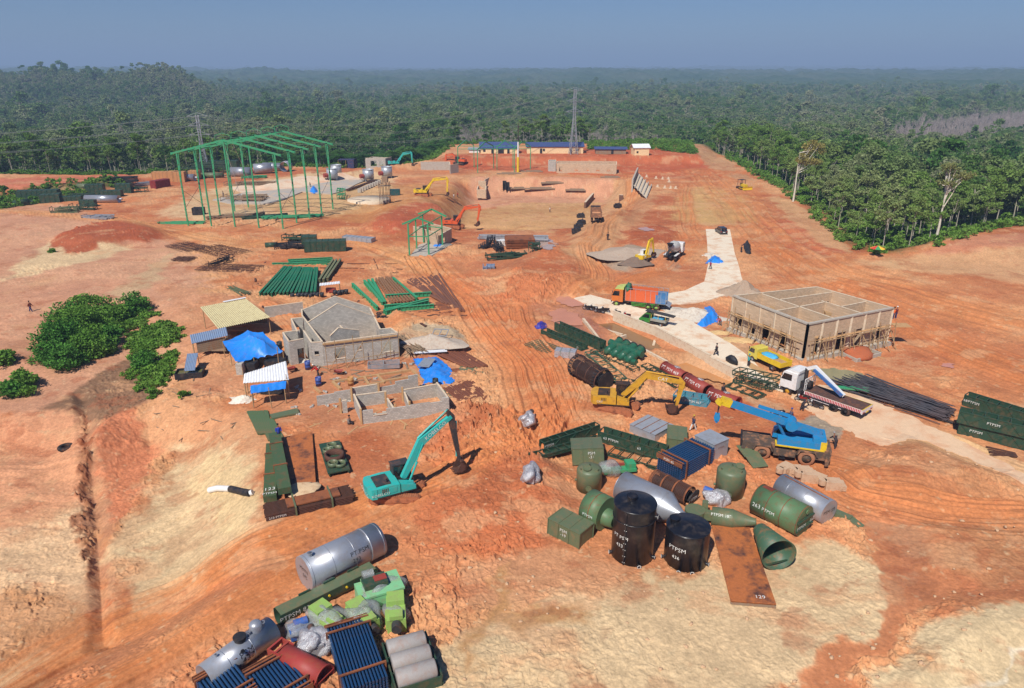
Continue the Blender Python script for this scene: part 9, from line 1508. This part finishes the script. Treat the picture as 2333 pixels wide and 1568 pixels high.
 # bushes on the left bank
 for i, (c, x, y, s, lb) in enumerate((('D', 420, 860, 3.0, 'largest dark green bush on the left bank, front of the clump'), ('D', 560, 800, 3.6, 'tall bush in the middle of the left clump'), ('D', 490, 720, 2.9, 'bush at the upper left side of the left clump'), ('D', 600, 900, 2.3, 'bush at the lower right of the left clump'), ('D', 760, 820, 1.9, 'bush between the right foot of the clump and the bank'), ('D', 640, 640, 2.8, 'round bush at the top of the left clump'), ('D', 340, 940, 2.0, 'low bush at the left foot of the clump'), ('D', 700, 760, 2.6, 'bush right of the middle of the left clump'), ('D', 920, 600, 2.2, 'isolated round bush above the right of the clump'), ('D', 800, 680, 2.2, 'spreading bush linking the clump and the round one'), ('D', 480, 980, 2.2, 'low bright bush at the lower edge of the clump'), ('D', 170, 1120, 1.7, 'separate dark bush at the lower left edge'), ('D', 90, 1170, 1.3, 'low bush beside the dark one at the lower left edge'), ('D', 25, 960, 1.4, 'bush cut by the left edge of the picture'), ('D', 1000, 980, 1.5, 'small bush on the grassy bank near the water tub'), ('D', 700, 890, 2.0, 'yellow-green bush at the right foot of the clump'))):
  p = W(c, x, y); sd = 300 + i; cr, cs = crown_mesh('bush_foliage', sd, .1, s * 1.25, s * 1.12, int(3200 * s / 2.4), .17, 40, LEAFC[i % 2]); t = thing('bush', lb, 'bush', p, 0, 'bushes on the left bank'); part(t, 'foliage', cr, None); part(t, 'stems', trunk_mb(sd, s, cs, .08, .1, 8), BARKG)
 rg2 = np.random.RandomState(8); pl = [W('D', *q) for q in ((940, 1000), (900, 800), (640, 620), (900, 560), (1150, 620), (1250, 800), (1180, 1000), (1160, 1110), (960, 1150))]; pp = [(p.x, p.y) for p in pl]; xs, ys = rg2.uniform(min(p[0] for p in pp), max(p[0] for p in pp), 2600), rg2.uniform(min(p[1] for p in pp), max(p[1] for p in pp), 2600); k = (sdf(pp, xs, ys) > .3 * fbm(xs, ys, 2)) & (fbm(xs / 4, ys / 4, 3, 3) > -.25)
 xs, ys = xs[k], ys[k]; gm = crown_mesh('grass_tuft', 400, .0, .55, .9, 90, .17, 6, LEAFU)[0]; gn_scatter('grass', np.stack([xs, ys, H(xs, ys)], 1), np.zeros(len(xs), int), rg2.rand(len(xs)) * 6, rg2.rand(len(xs)) * .8 + .5, [gm], 'low green weeds covering the bank around the bushes', 'weeds')
 # two singular trees and the bright one in the wood
 def tree(label, c, x, y, ht, lean, leaf, nl, size, kind=1, rad=4.5, lo=.62):
  p = W(c, x, y); cr, cs = crown_mesh('crown', int(x), ht * lo, ht, rad, nl, size, 22, leaf); cs = [((q[0] + lean * ht, q[1], q[2]), r_) for q, r_ in cs]; t = thing('tree', label, 'tree', p); part(t, 'trunk', trunk_mb(int(x), ht, cs, .34, 0, 22, .4).xf(Matrix.Identity(4)), mat('white_bark', (206, 200, 184), .85, dirt=.2)); o = part(t, 'crown', cr, None); o.location = (lean * ht, 0, 0)
 tree('tall pale tree leaning right with a sparse yellowing crown at the slope edge', 'C', 785, 975, 17.5, .2, LEAFY, 2600, .24, rad=4); tree('tall straight pale-trunked tree with a thin spreading crown above the wood', 'C', 1740, 1235, 16, .02, LEAFY, 1500, .24, rad=3.5, lo=.75); tree('round bright green tree standing out in the grey leafless stand', 'Z', 2118, 275, 22, 0, LEAFB, 2500, .5, rad=7, lo=.3)
LEAFC = [leafmat('bush_leaves_dark', [(70, 118, 50), (94, 142, 62)]), leafmat('bush_leaves', [(88, 130, 52), (114, 152, 66)])]
oddments()
def litter():
 rg = random.Random(21)
 kinds = [('timber_scrap', 'loose piece of timber lying around the block buildings', 'timber', lambda: MB().box((0, 0, .06), (rg.uniform(1, 3.2), .16, .08)), WOOD, 'E', (880, 1250, 1850, 1420), 16), ('timber_scrap', 'loose offcut of wood in the worked strip between the two grey buildings', 'timber', lambda: MB().box((0, 0, .06), (rg.uniform(.5, 2.2), .2, .08)), WOODG, 'E', (900, 930, 1700, 1060), 22), ('concrete_block', 'loose grey block dropped near the grey buildings', 'block', lambda: MB().box((0, 0, .12), (.4, .2, .2)).box((.3, .25, .1), (.4, .2, .2), .7), BLK, 'E', (780, 860, 1700, 1400), 26),
             ('timber_scrap', 'thin stick lying on the peach slope left of the shelters', 'timber', lambda: MB().box((0, 0, .05), (rg.uniform(.8, 2.6), .09, .07)), WOODG, 'D', (1020, 1050, 1650, 1500), 18), ('scrap_plate', 'scrap of dark steel on the orange soil around the girders', 'scrap', lambda: MB().box((0, 0, .08), (rg.uniform(.5, 2.5), .3, .1)), RUSTD, 'E', (500, 120, 1650, 560), 30), ('timber_scrap', 'broken board near the scaffolded building', 'timber', lambda: MB().box((0, 0, .06), (rg.uniform(.8, 2.6), .2, .08)), WOOD, 'G', (80, 760, 1300, 1010), 16)]
 for nm, lb, cat, f, m, c, (x0, y0, x1, y1), n in kinds:
  for _ in range(n): single(nm, lb, cat, f(), m, W(c, rg.uniform(x0, x1), rg.uniform(y0, y1)), rg.uniform(0, 3.1), 'litter: ' + lb)
 # weeds between the equipment and along banks
 for x, y, s in ((345, 905, 1.2), (120, 575, .8), (418, 905, .8), (60, 905, 1.4), (300, 860, 1.3), (330, 800, 1.4), (355, 760, 1.2), (375, 850, 1.0)):
  cr, _ = crown_mesh('bush_foliage', int(x), 0, s * .8, s, 700, .13, 14, LEAFU); t = thing('bush', 'small pale green weed bush on the left bank', 'bush', W('Z', x, y), 0, 'small weed bushes'); part(t, 'foliage', cr, None)
litter()
# ---------------- haze: the air between the camera and the far hills ----------------
def build_haze():
 b = MB().box((0, 15500, 105), (64000, 37000, 310)); me = b.mesh('haze', [])
 m, t, p, N, Lk = newmat('haze_air'); N.remove(p); v = N.new('ShaderNodeVolumePrincipled'); v.inputs['Color'].default_value = (.50, .70, 1.0, 1); v.inputs['Density'].default_value = HAZE
 v.inputs['Anisotropy'].default_value = .0; Lk.new(v.outputs[0], N['Material Output'].inputs['Volume']); me.materials.clear(); me.materials.append(m)
 o = bpy.data.objects.new('haze', me); S.collection.objects.link(o); setting(o, 'stuff', 'pale blue haze over the distant forest', 'haze')
HAZE = .00030
build_haze()
